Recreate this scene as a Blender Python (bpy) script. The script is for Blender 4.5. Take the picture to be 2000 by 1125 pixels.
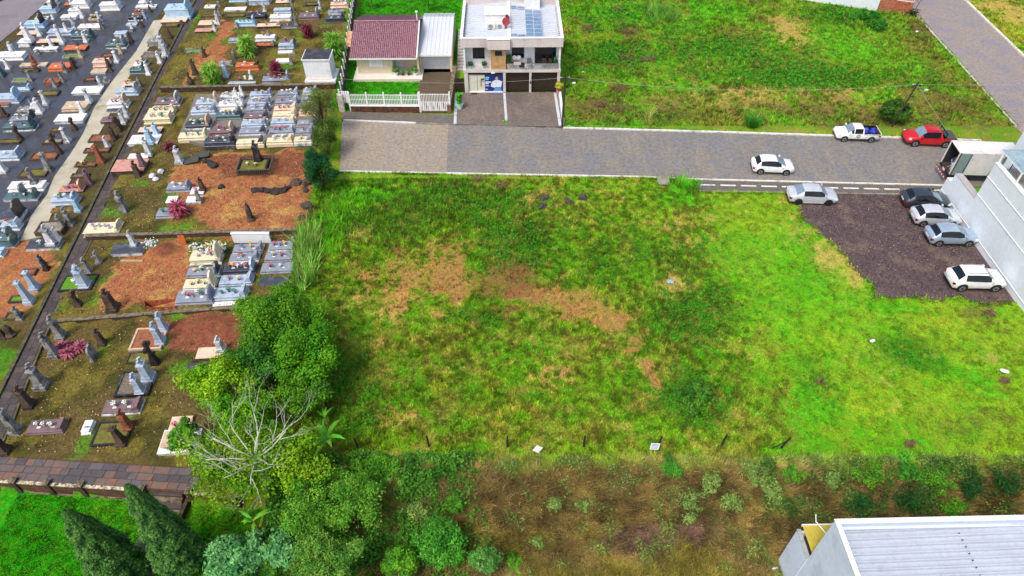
import bpy, bmesh, math, random
import numpy as np
from mathutils import Vector, Matrix

# ------------------------------------------------------------------ camera, sky, sun, exposure
SC = bpy.context.scene
for o in list(bpy.data.objects):
    bpy.data.objects.remove(o)
F, PITCH, HC = 1351.0, math.radians(45), 40.0      # focal length in photo pixels, tilt, height
cam = bpy.data.cameras.new('camera'); camo = bpy.data.objects.new('camera', cam)
SC.collection.objects.link(camo)
cam.sensor_width = 36; cam.lens = F / 2000 * 36; cam.clip_start = 0.5; cam.clip_end = 2000
camo.location = (0, 0, HC); camo.rotation_euler = (math.pi / 2 - PITCH, 0, 0)
SC.camera = camo
W = bpy.data.worlds.new('World'); SC.world = W; W.use_nodes = True
nt = W.node_tree; bg = nt.nodes['Background']
sky = nt.nodes.new('ShaderNodeTexSky'); sky.sky_type = 'NISHITA'; sky.sun_disc = False
SUN_EL, SUN_AZ = math.radians(58), math.radians(-140)      # azimuth measured from +Y towards +X
sky.sun_elevation = SUN_EL; sky.sun_rotation = SUN_AZ
sky.air_density = 1.0; sky.dust_density = 4.5; sky.ozone_density = 1.0
nt.links.new(sky.outputs[0], bg.inputs[0]); bg.inputs[1].default_value = 0.15
sl = bpy.data.lights.new('sun', 'SUN'); sl.energy = 1.5; sl.angle = math.radians(12); sl.color = (1, .95, .88)
so = bpy.data.objects.new('sun', sl); SC.collection.objects.link(so)
sd = Vector((math.sin(SUN_AZ) * math.cos(SUN_EL), math.cos(SUN_AZ) * math.cos(SUN_EL), math.sin(SUN_EL)))
so.rotation_euler = (-sd).to_track_quat('-Z', 'Y').to_euler(); so.location = (0, 40, 80)
vs = SC.view_settings; vs.view_transform = 'Standard'; vs.look = 'None'; vs.gamma = 1.0
vs.exposure = 0.35
vs.use_curve_mapping = False
SC.render.resolution_x, SC.render.resolution_y = 1024, 576

rnd = random.Random(7); RNG = np.random.default_rng(7)
COL = SC.collection

# ------------------------------------------------------------------ pixels of the photograph -> world
def ray(x, y):
    u = (x - 1000) / F; v = (562.5 - y) / F
    return (u, math.cos(PITCH) + v * math.sin(PITCH), -math.sin(PITCH) + v * math.cos(PITCH))
def G(x, y, z=0.0):
    d = ray(x, y); t = (z - HC) / d[2]
    return (d[0] * t, d[1] * t)
def sm(a, b, x):
    t = np.clip((x - a) / (b - a), 0, 1); return t * t * (3 - 2 * t)

# ------------------------------------------------------------------ numpy noise
TAB = RNG.random((256, 256))
def vnoise(x, y):
    xi = np.floor(x).astype(int); yi = np.floor(y).astype(int)
    fx = x - xi; fy = y - yi; fx = fx * fx * (3 - 2 * fx); fy = fy * fy * (3 - 2 * fy)
    a = TAB[xi & 255, yi & 255]; b = TAB[(xi + 1) & 255, yi & 255]
    c = TAB[xi & 255, (yi + 1) & 255]; d = TAB[(xi + 1) & 255, (yi + 1) & 255]
    return (a * (1 - fx) + b * fx) * (1 - fy) + (c * (1 - fx) + d * fx) * fy
def fbm(x, y, s, o=4, off=0.0):
    r = 0; a = 1; tot = 0; f = 1.0 / s
    for k in range(o):
        r = r + a * vnoise(x * f + off + 17.3 * k, y * f + off * 1.7 + 9.1 * k); tot += a; a *= .55; f *= 2.03
    return r / tot
def poly_w(pts, z=0.0):
    return [G(px, py, z) for px, py in pts]
def inpoly(x, y, poly):
    ins = np.zeros(np.shape(x), bool); n = len(poly)
    for i in range(n):
        x1, y1 = poly[i]; x2, y2 = poly[(i + 1) % n]
        c = ((y1 > y) != (y2 > y))
        with np.errstate(divide='ignore', invalid='ignore'):
            xx = (x2 - x1) * (y - y1) / ((y2 - y1) if y2 != y1 else 1e-9) + x1
        ins ^= c & (x < xx)
    return ins
def edge_x(line, y):                 # x of a polyline (px points) at world y
    p = sorted([G(*q)[::-1] for q in line])
    return np.interp(y, [q[0] for q in p], [q[1] for q in p])
def line_y(line, x):
    p = sorted([G(*q) for q in line])
    return np.interp(x, [q[0] for q in p], [q[1] for q in p])

# ------------------------------------------------------------------ terrain height
PATH_L = [(-60, 900), (20, 740), (150, 480), (215, 350), (292, 200), (385, 20), (400, -10)]
PATH_R = [(-30, 930), (22, 830), (58, 735), (110, 610), (180, 478), (222, 385), (315, 180), (420, -10)]
CEM_E = [(690, -40), (678, 60), (660, 180), (625, 300), (600, 460), (560, 560), (480, 800), (465, 960)]
WALL1 = [(315, 181), (655, 174)]; WALL2 = [(170, 470), (590, 457)]; WALL3 = [(95, 636), (480, 606)]
def zplane(y):
    return np.maximum(0, (np.asarray(y, float) - 24)) * 0.014
T1, T2, T3 = 1.25, 0.72, 0.33        # terrace levels
def terr(x, y):
    x = np.asarray(x, float); y = np.asarray(y, float)
    z = np.zeros(np.broadcast(x, y).shape)
    xe = edge_x(CEM_E, y); xp = edge_x(PATH_R, y)
    w1 = line_y(WALL1, x); w2 = line_y(WALL2, x); w3 = line_y(WALL3, x)
    ter = np.where(y > w1, T1, np.where(y > w2, T2, np.where(y > w3, T3, 0.03)))
    left = zplane(y)
    cem = np.where(x < xp, left, ter)
    k = 1 - sm(0, 1.2, x - xe)
    z = cem * k
    # bank falling towards the camera, and the low lawn
    yb = 23.4 + 0.25 * np.sin(x * .7) + 0.02 * x
    bank = -3.0 * sm(0, 5.2, yb - y)
    bank = bank * sm(-14.5, -9, x)
    z = z + np.where(x > -18, bank, 0)
    yw = line_y([(-200, 955), (0, 962), (300, 978), (480, 995)], x)
    low = (y < yw) & (x < -15.5)
    z = np.where(low, -1.15, z)
    # soft unevenness of the open ground
    u = (fbm(x, y, 6.0, 3, 3.3) - .5) * .5
    open_ = sm(0, 2.5, x - xe) * sm(0.3, 2.0, y - 26) 
    st = (y > 45.5) & (y < 66.5)
    cl = sm(1, 4, G(1985, 248)[0] + (y - 65) * .03 - x) * sm(0, 2, np.abs(x + 6) - 13 + (y < 63) * 50)
    z = z + np.where(st, 0, u * open_ * cl * sm(0, 2, np.abs(y - 56) - 10))
    return z
def Gt(px, py, dz=0.0):
    z = 0.0
    for _ in range(14):
        x, y = G(px, py, z + dz); z = .5 * z + .5 * float(terr(x, y))
    x, y = G(px, py, z + dz)
    return x, y, z + dz
def vtop(px, py, top_py, dz=0.0):      # height of a vertical thing standing at px,py whose top shows at row top_py
    x, y, z = Gt(px, py, dz); d = ray(px, top_py); t = y / d[1]
    return HC + d[2] * t - z

# ------------------------------------------------------------------ materials
def s2l(c):
    return tuple((v / 12.92 if v <= .04045 else ((v + .055) / 1.055) ** 2.4) for v in [q / 255 for q in c])
MATS = {}
def newmat(name):
    m = bpy.data.materials.new(name); m.use_nodes = True
    return m, m.node_tree, m.node_tree.nodes['Principled BSDF']
def N(nt, t, **kw):
    n = nt.nodes.new(t)
    for k, v in kw.items():
        setattr(n, k, v)
    return n
def mixc(nt, fac, a, b, mode='MIX'):
    m = N(nt, 'ShaderNodeMix', data_type='RGBA', blend_type=mode)
    for i, v in ((0, fac), (6, a), (7, b)):
        if hasattr(v, 'default_value') or hasattr(v, 'is_linked'):
            nt.links.new(v, m.inputs[i])
        else:
            m.inputs[i].default_value = v if i == 0 else (*v[:3], 1)
    return m.outputs[2]
def noise(nt, scale, detail=4, vec=None, rough=.6):
    n = N(nt, 'ShaderNodeTexNoise'); n.inputs['Scale'].default_value = scale
    n.inputs['Detail'].default_value = detail; n.inputs['Roughness'].default_value = rough
    if vec is not None: nt.links.new(vec, n.inputs['Vector'])
    return n.outputs['Fac']
def ramp(nt, fac, lo, hi, a=0.0, b=1.0):
    r = N(nt, 'ShaderNodeMapRange'); r.inputs[1].default_value = lo; r.inputs[2].default_value = hi
    r.inputs[3].default_value = a; r.inputs[4].default_value = b
    nt.links.new(fac, r.inputs[0]); return r.outputs[0]
def bump(nt, p, h, strength, dist=.02):
    b = N(nt, 'ShaderNodeBump'); b.inputs['Strength'].default_value = strength; b.inputs['Distance'].default_value = dist
    nt.links.new(h, b.inputs['Height']); nt.links.new(b.outputs[0], p.inputs['Normal'])
def stone(name, rgb, rough=.6, var=.25, scale=3.0, stain=None, stain_amt=.0, moss=0.0, spec=.4, bmp=.25, metal=0, coat=0, streak=0):
    """weathered solid: colour with two noise scales, blotches of another colour, moss on faces that look up"""
    if name in MATS: return MATS[name]
    m, t, p = newmat(name); c = s2l(rgb)
    g = N(t, 'ShaderNodeNewGeometry'); pos = g.outputs['Position']
    n1 = noise(t, scale, 5, pos); n2 = noise(t, scale * 7, 4, pos)
    dk = tuple(v * (1 - var) for v in c); lt = tuple(min(.95, v * (1 + var)) for v in c)
    col = mixc(t, ramp(t, n1, .3, .7), dk, lt)
    col = mixc(t, ramp(t, n2, .35, .7, 0, .35), col, tuple(v * .7 for v in c))
    if stain:
        n3 = noise(t, scale * .7, 6, pos, .7)
        col = mixc(t, ramp(t, n3, .62 - stain_amt * .35, .72 - stain_amt * .25), col, s2l(stain))
    if streak:
        ms = N(t, 'ShaderNodeMapping'); ms.inputs['Scale'].default_value = (2.2, 2.2, .16); t.links.new(pos, ms.inputs[0])
        col = mixc(t, ramp(t, noise(t, 1.4, 6, ms.outputs[0], .75), .5, .75, 0, streak), col, tuple(v * .55 for v in c))
    if moss:
        n4 = noise(t, 2.2, 6, pos, .7)
        sx = N(t, 'ShaderNodeSeparateXYZ'); t.links.new(g.outputs['Normal'], sx.inputs[0])
        up = ramp(t, sx.outputs[2], -.2, .7, .35, 1.0)
        mu = N(t, 'ShaderNodeMath', operation='MULTIPLY'); t.links.new(up, mu.inputs[0])
        t.links.new(ramp(t, n4, .66 - moss * .3, .78 - moss * .3), mu.inputs[1])
        col = mixc(t, mu.outputs[0], col, s2l((88, 96, 42)))
    t.links.new(col, p.inputs['Base Color'])
    p.inputs['Roughness'].default_value = rough; p.inputs['Metallic'].default_value = metal
    p.inputs['Specular IOR Level'].default_value = spec
    if coat: p.inputs['Coat Weight'].default_value = coat; p.inputs['Coat Roughness'].default_value = .06
    if bmp: bump(t, p, n2, bmp)
    MATS[name] = m; return m
def plain(name, rgb, rough=.5, metal=0, spec=.5, coat=0, emit=0):
    if name in MATS: return MATS[name]
    m, t, p = newmat(name); g = N(t, 'ShaderNodeNewGeometry')
    c = s2l(rgb); n1 = noise(t, 2.5, 4, g.outputs['Position'])
    t.links.new(mixc(t, ramp(t, n1, .3, .7), tuple(v * .9 for v in c), tuple(min(.95, v * 1.07) for v in c)), p.inputs['Base Color'])
    p.inputs['Roughness'].default_value = rough; p.inputs['Metallic'].default_value = metal
    p.inputs['Specular IOR Level'].default_value = spec
    if coat: p.inputs['Coat Weight'].default_value = coat; p.inputs['Coat Roughness'].default_value = .04
    MATS[name] = m; return m
def glassy(name, rgb, rough=.08, alpha=1.0):
    if name in MATS: return MATS[name]
    m, t, p = newmat(name); g = N(t, 'ShaderNodeNewGeometry')
    c = s2l(rgb); n1 = noise(t, 1.5, 3, g.outputs['Position'])
    t.links.new(mixc(t, ramp(t, n1, .3, .7), tuple(v * .8 for v in c), tuple(v * 1.2 for v in c)), p.inputs['Base Color'])
    p.inputs['Roughness'].default_value = rough; p.inputs['Specular IOR Level'].default_value = .6
    p.inputs['Alpha'].default_value = alpha
    MATS[name] = m; return m
def leafmat(name='foliage', trans=.25):
    """colour comes from the per-leaf tint of the mesh"""
    if name in MATS: return MATS[name]
    m, t, p = newmat(name)
    a = N(t, 'ShaderNodeVertexColor', layer_name='Col')
    p.inputs['Roughness'].default_value = .65; p.inputs['Specular IOR Level'].default_value = .25
    g = N(t, 'ShaderNodeNewGeometry'); n1 = noise(t, 9, 2, g.outputs['Position'])
    col = mixc(t, ramp(t, n1, .3, .7, 0, .4), a.outputs['Color'], (.03, .05, .01))
    t.links.new(a.outputs['Color'], p.inputs['Base Color'])
    tr = N(t, 'ShaderNodeBsdfTranslucent'); t.links.new(a.outputs['Color'], tr.inputs['Color'])
    mx = N(t, 'ShaderNodeMixShader'); mx.inputs[0].default_value = trans
    t.links.new(p.outputs[0], mx.inputs[1]); t.links.new(tr.outputs[0], mx.inputs[2])
    t.links.new(mx.outputs[0], t.nodes['Material Output'].inputs['Surface'])
    MATS[name] = m; return m
def paving(name, a, b, wet=(110, 112, 122), bw=.22, bh=.11, wetamt=.5, rot=0.0, wr=.3, patch=None, mort=.3):
    """small set pavers with joints, stains and wet patches"""
    if name in MATS: return MATS[name]
    m, t, p = newmat(name); g = N(t, 'ShaderNodeNewGeometry'); pos = g.outputs['Position']
    mp = N(t, 'ShaderNodeMapping'); mp.inputs['Rotation'].default_value = (0, 0, rot); t.links.new(pos, mp.inputs[0])
    br = N(t, 'ShaderNodeTexBrick'); t.links.new(mp.outputs[0], br.inputs['Vector'])
    br.inputs['Color1'].default_value = (*s2l(a), 1); br.inputs['Color2'].default_value = (*s2l(b), 1)
    br.inputs['Mortar'].default_value = (*[v * mort for v in s2l(a)], 1)
    br.inputs['Scale'].default_value = 1; br.inputs['Mortar Size'].default_value = .022
    br.inputs['Brick Width'].default_value = bw; br.inputs['Row Height'].default_value = bh
    n1 = noise(t, .35, 8, pos, .72); n2 = noise(t, 1.6, 6, pos, .7); n3 = noise(t, 9, 5, pos, .8)
    col = mixc(t, ramp(t, n2, .4, .75, 0, .45), br.outputs['Color'], tuple(v * .55 for v in s2l(a)))
    if patch:
        mq = N(t, 'ShaderNodeMapping'); mq.inputs['Rotation'].default_value = (0, 0, .75); mq.inputs['Scale'].default_value = (1, .3, 1); t.links.new(pos, mq.inputs[0]); n5 = noise(t, .45, 7, mq.outputs[0], .7)
        col = mixc(t, ramp(t, n5, .46, .66, 0, .6), col, s2l(patch))
    wmask = ramp(t, n1, .62 - wetamt * .3, .72 - wetamt * .2)
    col = mixc(t, wmask, col, mixc(t, .55, col, s2l(wet)))
    col = mixc(t, ramp(t, n3, .4, .65, 0, .45), col, (.035, .033, .03))
    col = mixc(t, ramp(t, noise(t, 3.2, 4, pos, .75), .42, .62, 0, .4), col, (.05, .047, .042))
    t.links.new(col, p.inputs['Base Color'])
    t.links.new(ramp(t, wmask, 0, 1, .8, wr), p.inputs['Roughness'])
    bump(t, p, br.outputs['Fac'], .25, -.01)
    MATS[name] = m; return m

# ------------------------------------------------------------------ mesh building
class MB:
    def __init__(s): s.v = []; s.f = []
    def add(s, vs, fs):
        b = len(s.v); s.v += [tuple(v) for v in vs]; s.f += [tuple(i + b for i in f) for f in fs]; return s
    def box(s, x0, x1, y0, y1, z0, z1, tx=0.0, ty=0.0):
        """box, optionally tapering by tx, ty towards the top"""
        return s.add([(x0, y0, z0), (x1, y0, z0), (x1, y1, z0), (x0, y1, z0),
                      (x0 + tx, y0 + ty, z1), (x1 - tx, y0 + ty, z1), (x1 - tx, y1 - ty, z1), (x0 + tx, y1 - ty, z1)],
                     [(0, 3, 2, 1), (4, 5, 6, 7), (0, 1, 5, 4), (1, 2, 6, 5), (2, 3, 7, 6), (3, 0, 4, 7)])
    def bbox(s, x0, x1, y0, y1, z0, z1, b=.03):
        """box with chamfered top edges"""
        return s.add([(x0, y0, z0), (x1, y0, z0), (x1, y1, z0), (x0, y1, z0),
                      (x0, y0, z1 - b), (x1, y0, z1 - b), (x1, y1, z1 - b), (x0, y1, z1 - b),
                      (x0 + b, y0 + b, z1), (x1 - b, y0 + b, z1), (x1 - b, y1 - b, z1), (x0 + b, y1 - b, z1)],
                     [(0, 3, 2, 1), (0, 1, 5, 4), (1, 2, 6, 5), (2, 3, 7, 6), (3, 0, 4, 7),
                      (4, 5, 9, 8), (5, 6, 10, 9), (6, 7, 11, 10), (7, 4, 8, 11), (8, 9, 10, 11)])
    def prism(s, poly, z0, z1):
        n = len(poly); a = sum(poly[i][0] * poly[(i + 1) % n][1] - poly[(i + 1) % n][0] * poly[i][1] for i in range(n))
        if a < 0: poly = poly[::-1]
        zs0 = z0 if hasattr(z0, '__len__') else [z0] * n; zs1 = z1 if hasattr(z1, '__len__') else [z1] * n
        if a < 0 and hasattr(z0, '__len__'): zs0 = zs0[::-1]
        if a < 0 and hasattr(z1, '__len__'): zs1 = zs1[::-1]
        return s.add([(p[0], p[1], z) for p, z in zip(poly, zs0)] + [(p[0], p[1], z) for p, z in zip(poly, zs1)],
                     [tuple(range(n - 1, -1, -1)), tuple(range(n, 2 * n))] + [(i, (i + 1) % n, (i + 1) % n + n, i + n) for i in range(n)])
    def side(s, prof, y0, y1):
        """profile in x,z pulled along y"""
        n = len(prof)
        return s.add([(p[0], y0, p[1]) for p in prof] + [(p[0], y1, p[1]) for p in prof],
                     [tuple(range(n)), tuple(range(2 * n - 1, n - 1, -1))] + [(i, i + n, (i + 1) % n + n, (i + 1) % n) for i in range(n)])
    def tube(s, pts, rad, n=6, cap=True):
        pts = [Vector(p) for p in pts]; b = len(s.v); k = len(pts)
        rads = rad if hasattr(rad, '__len__') else [rad] * k
        for i, p in enumerate(pts):
            d = (pts[min(i + 1, k - 1)] - pts[max(i - 1, 0)])
            d = d.normalized() if d.length > 1e-6 else Vector((0, 0, 1))
            a = d.cross(Vector((0, 0, 1)) if abs(d.z) < .9 else Vector((1, 0, 0))).normalized(); c = d.cross(a)
            for j in range(n):
                t = 2 * math.pi * j / n
                s.v.append(tuple(p + (a * math.cos(t) + c * math.sin(t)) * rads[i]))
        for i in range(k - 1):
            for j in range(n):
                q = b + i * n; s.f.append((q + j, q + (j + 1) % n, q + n + (j + 1) % n, q + n + j))
        if cap:
            s.f.append(tuple(b + j for j in range(n - 1, -1, -1))); s.f.append(tuple(b + (k - 1) * n + j for j in range(n)))
        return s
    def lathe(s, prof, n=10, c=(0, 0, 0)):
        b = len(s.v); k = len(prof)
        for r, z in prof:
            for j in range(n):
                t = 2 * math.pi * j / n; s.v.append((c[0] + r * math.cos(t), c[1] + r * math.sin(t), c[2] + z))
        for i in range(k - 1):
            for j in range(n):
                q = b + i * n; s.f.append((q + j, q + (j + 1) % n, q + n + (j + 1) % n, q + n + j))
        s.f.append(tuple(b + j for j in range(n - 1, -1, -1))); s.f.append(tuple(b + (k - 1) * n + j for j in range(n)))
        return s
    def mesh(s, name, m=None, smooth=False):
        me = bpy.data.meshes.new(name); me.from_pydata(s.v, [], s.f); me.update()
        if m: me.materials.append(m)
        if smooth: me.polygons.foreach_set('use_smooth', [True] * len(me.polygons))
        return me
    def build(s, name, m, parent=None, smooth=False, **kw):
        return obj(name, s.mesh(name, m, smooth), parent, **kw)
def obj(name, me, parent=None, loc=None, rot=None, **kw):
    o = bpy.data.objects.new(name, me); COL.objects.link(o)
    if parent: o.parent = parent
    if loc is not None: o.location = loc
    if rot is not None: o.rotation_euler = rot if hasattr(rot, '__len__') else (0, 0, rot)
    for k, v in kw.items():
        if v: o[k] = v
    return o
def empty(name, loc, rz=0.0, label=None, category=None, group=None):
    o = bpy.data.objects.new(name, None); COL.objects.link(o); o.location = loc; o.rotation_euler = (0, 0, rz)
    o.empty_display_size = .2
    if label: o['label'] = label
    if category: o['category'] = category
    if group: o['group'] = group
    return o
def sheet(name, poly, z, m, th=.06, kind='structure', parent=None):
    n = len(poly); zs = [float(z(p[0], p[1])) if callable(z) else z for p in poly]
    return MB().prism(poly, [q - th for q in zs], zs).build(name, m, parent, kind=kind if not parent else None)
def npmesh(name, verts, faces, cols, m, parent=None, smooth=False, **kw):
    """verts (n,3), faces (k,3|4), cols (n,3) linear"""
    me = bpy.data.meshes.new(name); nv, nf, c = len(verts), len(faces), faces.shape[1]
    me.vertices.add(nv); me.vertices.foreach_set('co', np.ascontiguousarray(verts, np.float32).ravel())
    me.loops.add(nf * c); me.loops.foreach_set('vertex_index', np.ascontiguousarray(faces, np.int32).ravel())
    me.polygons.add(nf); me.polygons.foreach_set('loop_start', np.arange(0, nf * c, c, dtype=np.int32))
    me.update(calc_edges=True)
    if cols is not None:
        a = me.color_attributes.new('Col', 'FLOAT_COLOR', 'POINT')
        a.data.foreach_set('color', np.concatenate([cols, np.ones((nv, 1))], 1).astype(np.float32).ravel())
    if smooth: me.polygons.foreach_set('use_smooth', [True] * nf)
    me.materials.append(m)
    return obj(name, me, parent, **kw)
# ================================================================== THE SETTING
def interp_line(pts, x):
    p = sorted(pts); return np.interp(x, [q[0] for q in p], [q[1] for q in p])
WB = [G(-260, 940, -1.15), G(0, 958, -1.15), G(223, 972, -1.15), G(300, 977, -1.15), G(480, 992, -1.15)]
_t0 = terr
def terr(x, y):
    z = _t0(x, y); x = np.asarray(x, float); y = np.asarray(y, float)
    yw = interp_line(WB, x); yo = line_y([(-200, 955), (0, 962), (300, 978), (480, 995)], x)
    band = (x < -15.5) & (y > yo - .01) & (y < yw + .12)
    return np.where(band, -1.15, np.where((x < -15.5) & (y >= yw + .12) & (y < yo), .03, z))

# paved areas (photo outlines laid on the ground)
def rough_edge(pts):
    w = poly_w(pts); out = []
    for i in range(len(w)):
        a, b = w[i], w[(i + 1) % len(w)]; L = math.hypot(b[0] - a[0], b[1] - a[1]); n = max(1, int(L / .35)); soft = i >= 3
        for k in range(n):
            t = k / n; q = [a[0] * (1 - t) + b[0] * t, a[1] * (1 - t) + b[1] * t]
            if soft and k: q[0] += (float(vnoise(np.array(q[0] * 1.3), np.array(q[1] * 1.3))) - .5) * .9; q[1] += (float(vnoise(np.array(q[0] * 1.3 + 50), np.array(q[1] * 1.3))) - .5) * .7
            out.append(tuple(q))
    return out
P_STREET = poly_w([(876, 243), (1097, 250), (1930, 276), (2160, 284), (2160, 374), (1845, 362), (1360, 350), (1250, 345), (872, 338)])
P_WEST = poly_w([(668, 236), (876, 243), (872, 338), (664, 334)])
P_SIDE = poly_w([(1362, 350), (1845, 362), (1842, 380), (1640, 377), (1366, 373)])
P_HOUSE_SIDE = poly_w([(672, 219), (890, 226), (889, 243), (668, 235)])
P_DRIVE2 = poly_w([(890, 182), (1094, 181), (1098, 249), (889, 244)])
P_PARK = rough_edge([(1532, 375), (1833, 380), (2010, 620), (1985, 592), (1850, 588), (1760, 581), (1705, 581), (1692, 548), (1640, 492), (1592, 455), (1560, 412)])
_a, _b = G(1985, 248), G(1790, 30); _c, _d = G(2000, 110), G(1885, 0)
def ext(a, b, y): k = (y - a[1]) / (b[1] - a[1]); return (a[0] + k * (b[0] - a[0]), y)
P_STREET2 = [ext(_a, _b, 64.9), ext(_a, _b, 140), ext(_c, _d, 140), ext(_c, _d, 58), (ext(_a, _b, 58)[0], 58)]
P_CARROAD = poly_w([(-120, 60), (0, 18), (40, 0), (90, -30), (170, -60), (112, 6), (60, 52), (0, 100), (-160, 240)])
P_DRIVE1 = [(-10.72, 67.3), (-7.0, 67.2), (-7.0, 76.8), (-10.72, 76.8)]
LW_L = [(300, 40), (266, 100), (218, 160), (184, 210), (163, 260), (138, 300), (106, 345), (92, 380), (62, 420), (40, 470)]
LW_R = [(322, 38), (302, 75), (279, 112), (252, 150), (226, 200), (200, 250), (172, 300), (152, 330), (126, 372), (100, 420), (82, 462)]
P_CONC = [Gt(*q)[:2] for q in LW_L + LW_R[::-1]]
P_WET = [Gt(*q)[:2] for q in [(112, 8), (60, 54), (0, 104), (-170, 250), (-260, 420), (-60, 480), (38, 470)] + LW_L[::-1] + [(318, 20), (380, -2), (330, -30), (130, -20)]]
P_WALK = poly_w([(-40, 888), (0, 892), (180, 901), (378, 914), (392, 934), (388, 962), (358, 962), (300, 957), (0, 930), (-40, 928)], .03)
PAVED = [P_STREET, P_WEST, P_SIDE, P_HOUSE_SIDE, P_DRIVE2, P_PARK, P_STREET2, P_CARROAD, P_DRIVE1, P_CONC, P_WET, P_WALK]
R_HOUSE = [(-18.8, 74.0), (-10.5, 74.0), (-10.5, 76.6), (-6.8, 76.6), (-6.8, 86.5), (-18.8, 86.5)]
R_B2 = [(-5.5, 71.0), (5.6, 71.0), (5.6, 81.5), (-5.5, 81.5)]
R_WHITE = [(40.3, -5), (64, -5), (64, 52.7), (40.3, 52.7)]
R_SHED = [(16.6, 0), (44, 0), (44, 17.6), (19.2, 17.0), (19.2, 18.9), (16.6, 18.8)]
R_WHITE2 = [G(1575, 2), G(1775, 22), G(1790, -20), G(1560, -25)]
NOGRASS = PAVED + [R_HOUSE, R_B2, R_WHITE, R_SHED, R_WHITE2]
P_LAWN1 = [(-19.0, 67.4), (-10.8, 67.4), (-10.8, 74.2), (-19.0, 74.2)]
P_LAWN1B = [(-19.6, 67.4), (-18.6, 67.4), (-18.6, 100), (-20.5, 100)]
P_LAWN1C = [(-20.4, 79.5), (-7.0, 79.5), (-7.0, 125), (-22, 125)]

PAL = {k: np.array(s2l(v)) for k, v in dict(lime=(134, 172, 34), mid=(96, 152, 24), dark=(44, 94, 18), bright=(74, 172, 18), tan=(196, 166, 92),
       soil=(182, 120, 82), soilr=(130, 80, 57), brown=(102, 88, 52), straw=(168, 148, 86), moss=(120, 112, 48), moss2=(78, 76, 34), umber=(78, 62, 42),
       osoil=(170, 112, 72), lawn=(50, 150, 10), yellow=(176, 178, 46), bare=(122, 98, 88), dirt=(84, 70, 56), farg=(86, 140, 30)).items()}
# patches of another growth or bare ground: photo centre, photo radii, strength
BLOBS = {
 'bright': [(700, 385, 90, 34, 1), (650, 430, 50, 50, .8), (820, 365, 150, 20, .6), (1330, 380, 50, 30, .9), (1580, 790, 60, 60, .9), (1650, 860, 60, 40, .6), (1400, 690, 50, 70, .5), (1850, 730, 120, 60, .6), (1560, 560, 90, 110, .45), (1750, 600, 90, 14, .9), (1290, 640, 40, 60, .4),
            (1200, 25, 100, 30, .7), (1400, 20, 60, 35, .9), (1650, 90, 80, 40, .7), (1130, 250, 240, 14, .8), (1250, 235, 150, 20, .5), (1800, 140, 60, 40, .4)],
 'dark': [(760, 435, 130, 36, 1), (900, 400, 160, 45, .9), (1010, 470, 90, 60, .9), (1050, 400, 60, 60, .4), (1350, 620, 80, 60, .9), (1400, 590, 60, 60, .7), (1350, 780, 70, 55, 1), (1260, 470, 160, 60, .5), (1180, 520, 100, 50, .5), (1800, 690, 70, 45, .9), (1590, 740, 40, 40, .6), (940, 620, 60, 22, .8), (1100, 670, 60, 40, .3), (680, 760, 60, 90, .6), (700, 820, 50, 60, .7), (1330, 520, 80, 70, .5), (1560, 150, 200, 26, .9), (1400, 95, 160, 30, .7), (1200, 110, 90, 30, .8), (1330, 60, 80, 30, .5), (1650, 30, 90, 20, .8), (1480, 120, 150, 26, .6), (1330, 220, 130, 18, .7), (640, 560, 40, 60, .5), (640, 640, 30, 70, .7)],
 'yellow': [(1480, 520, 90, 150, .45), (1600, 640, 110, 90, .5), (1830, 620, 120, 30, .6), (1700, 800, 110, 60, .6), (1240, 430, 80, 50, .35), (900, 760, 240, 110, .4), (1180, 250, 60, 25, .5), (1240, 60, 60, 40, .4), (1690, 150, 90, 60, .5), (1950, 40, 60, 60, 1), (1150, 60, 60, 30, .6)],
 'tan': [(1560, 430, 60, 50, .6), (1640, 500, 55, 50, .8), (1670, 545, 24, 30, .9), (690, 465, 36, 16, .9), (1310, 555, 50, 20, .6), (760, 600, 120, 40, .6), (1330, 440, 60, 40, .5), (1450, 400, 80, 30, .35), (1100, 390, 80, 30, .5), (850, 825, 90, 20, .6), (1080, 720, 60, 50, .4), (1545, 60, 36, 34, .9), (1480, 190, 220, 36, .6), (1130, 330, 90, 18, .5), (1970, 20, 70, 40, .8), (1900, 700, 60, 20, .4), (1750, 760, 60, 60, .3), (700, 640, 60, 50, .5)],
 'soil': [(830, 540, 100, 55, .95), (880, 500, 60, 30, .7), (1050, 577, 90, 24, .95), (1130, 598, 60, 24, .8), (1190, 625, 42, 26, 1), (1245, 672, 30, 22, .95), (1277, 735, 14, 70, .85), (1265, 790, 20, 30, .5), (985, 470, 30, 14, .8), (1010, 430, 16, 10, .8), (780, 800, 60, 16, .45), (1100, 710, 50, 30, .4)],
 'soilr': [(985, 548, 52, 46, 1.1), (790, 495, 24, 30, .8), (975, 465, 16, 10, .9), (820, 360, 50, 10, .6), (960, 600, 20, 12, .5)],
 'brown': [(1190, 205, 90, 40, .7), (1300, 215, 120, 30, .45), (1560, 215, 130, 26, .7), (1850, 200, 70, 60, .7), (1900, 240, 60, 25, .5), (1800, 60, 30, 30, .8), (1150, 55, 26, 12, .9), (1225, 62, 30, 12, .9), (1960, 830, 60, 40, .6), (1850, 830, 60, 30, .5), (1950, 650, 60, 30, .5), (1905, 620, 40, 20, .6), (1930, 590, 60, 10, .7), (1720, 240, 180, 16, .8), (930, 355, 40, 8, .7), (980, 365, 20, 10, .7)],
}
def ell(x, y, b):
    cx, cy = G(b[0], b[1]); rx = abs(G(b[0] + b[2], b[1])[0] - cx); ry = abs(G(b[0], b[1] - b[3])[1] - G(b[0], b[1] + b[3])[1]) / 2
    return b[4] * np.exp(-(((x - cx) / rx) ** 2 + ((y - cy) / ry) ** 2) * .8)
def mixa(a, b, w): return a * (1 - w[..., None]) + b * w[..., None]
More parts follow.
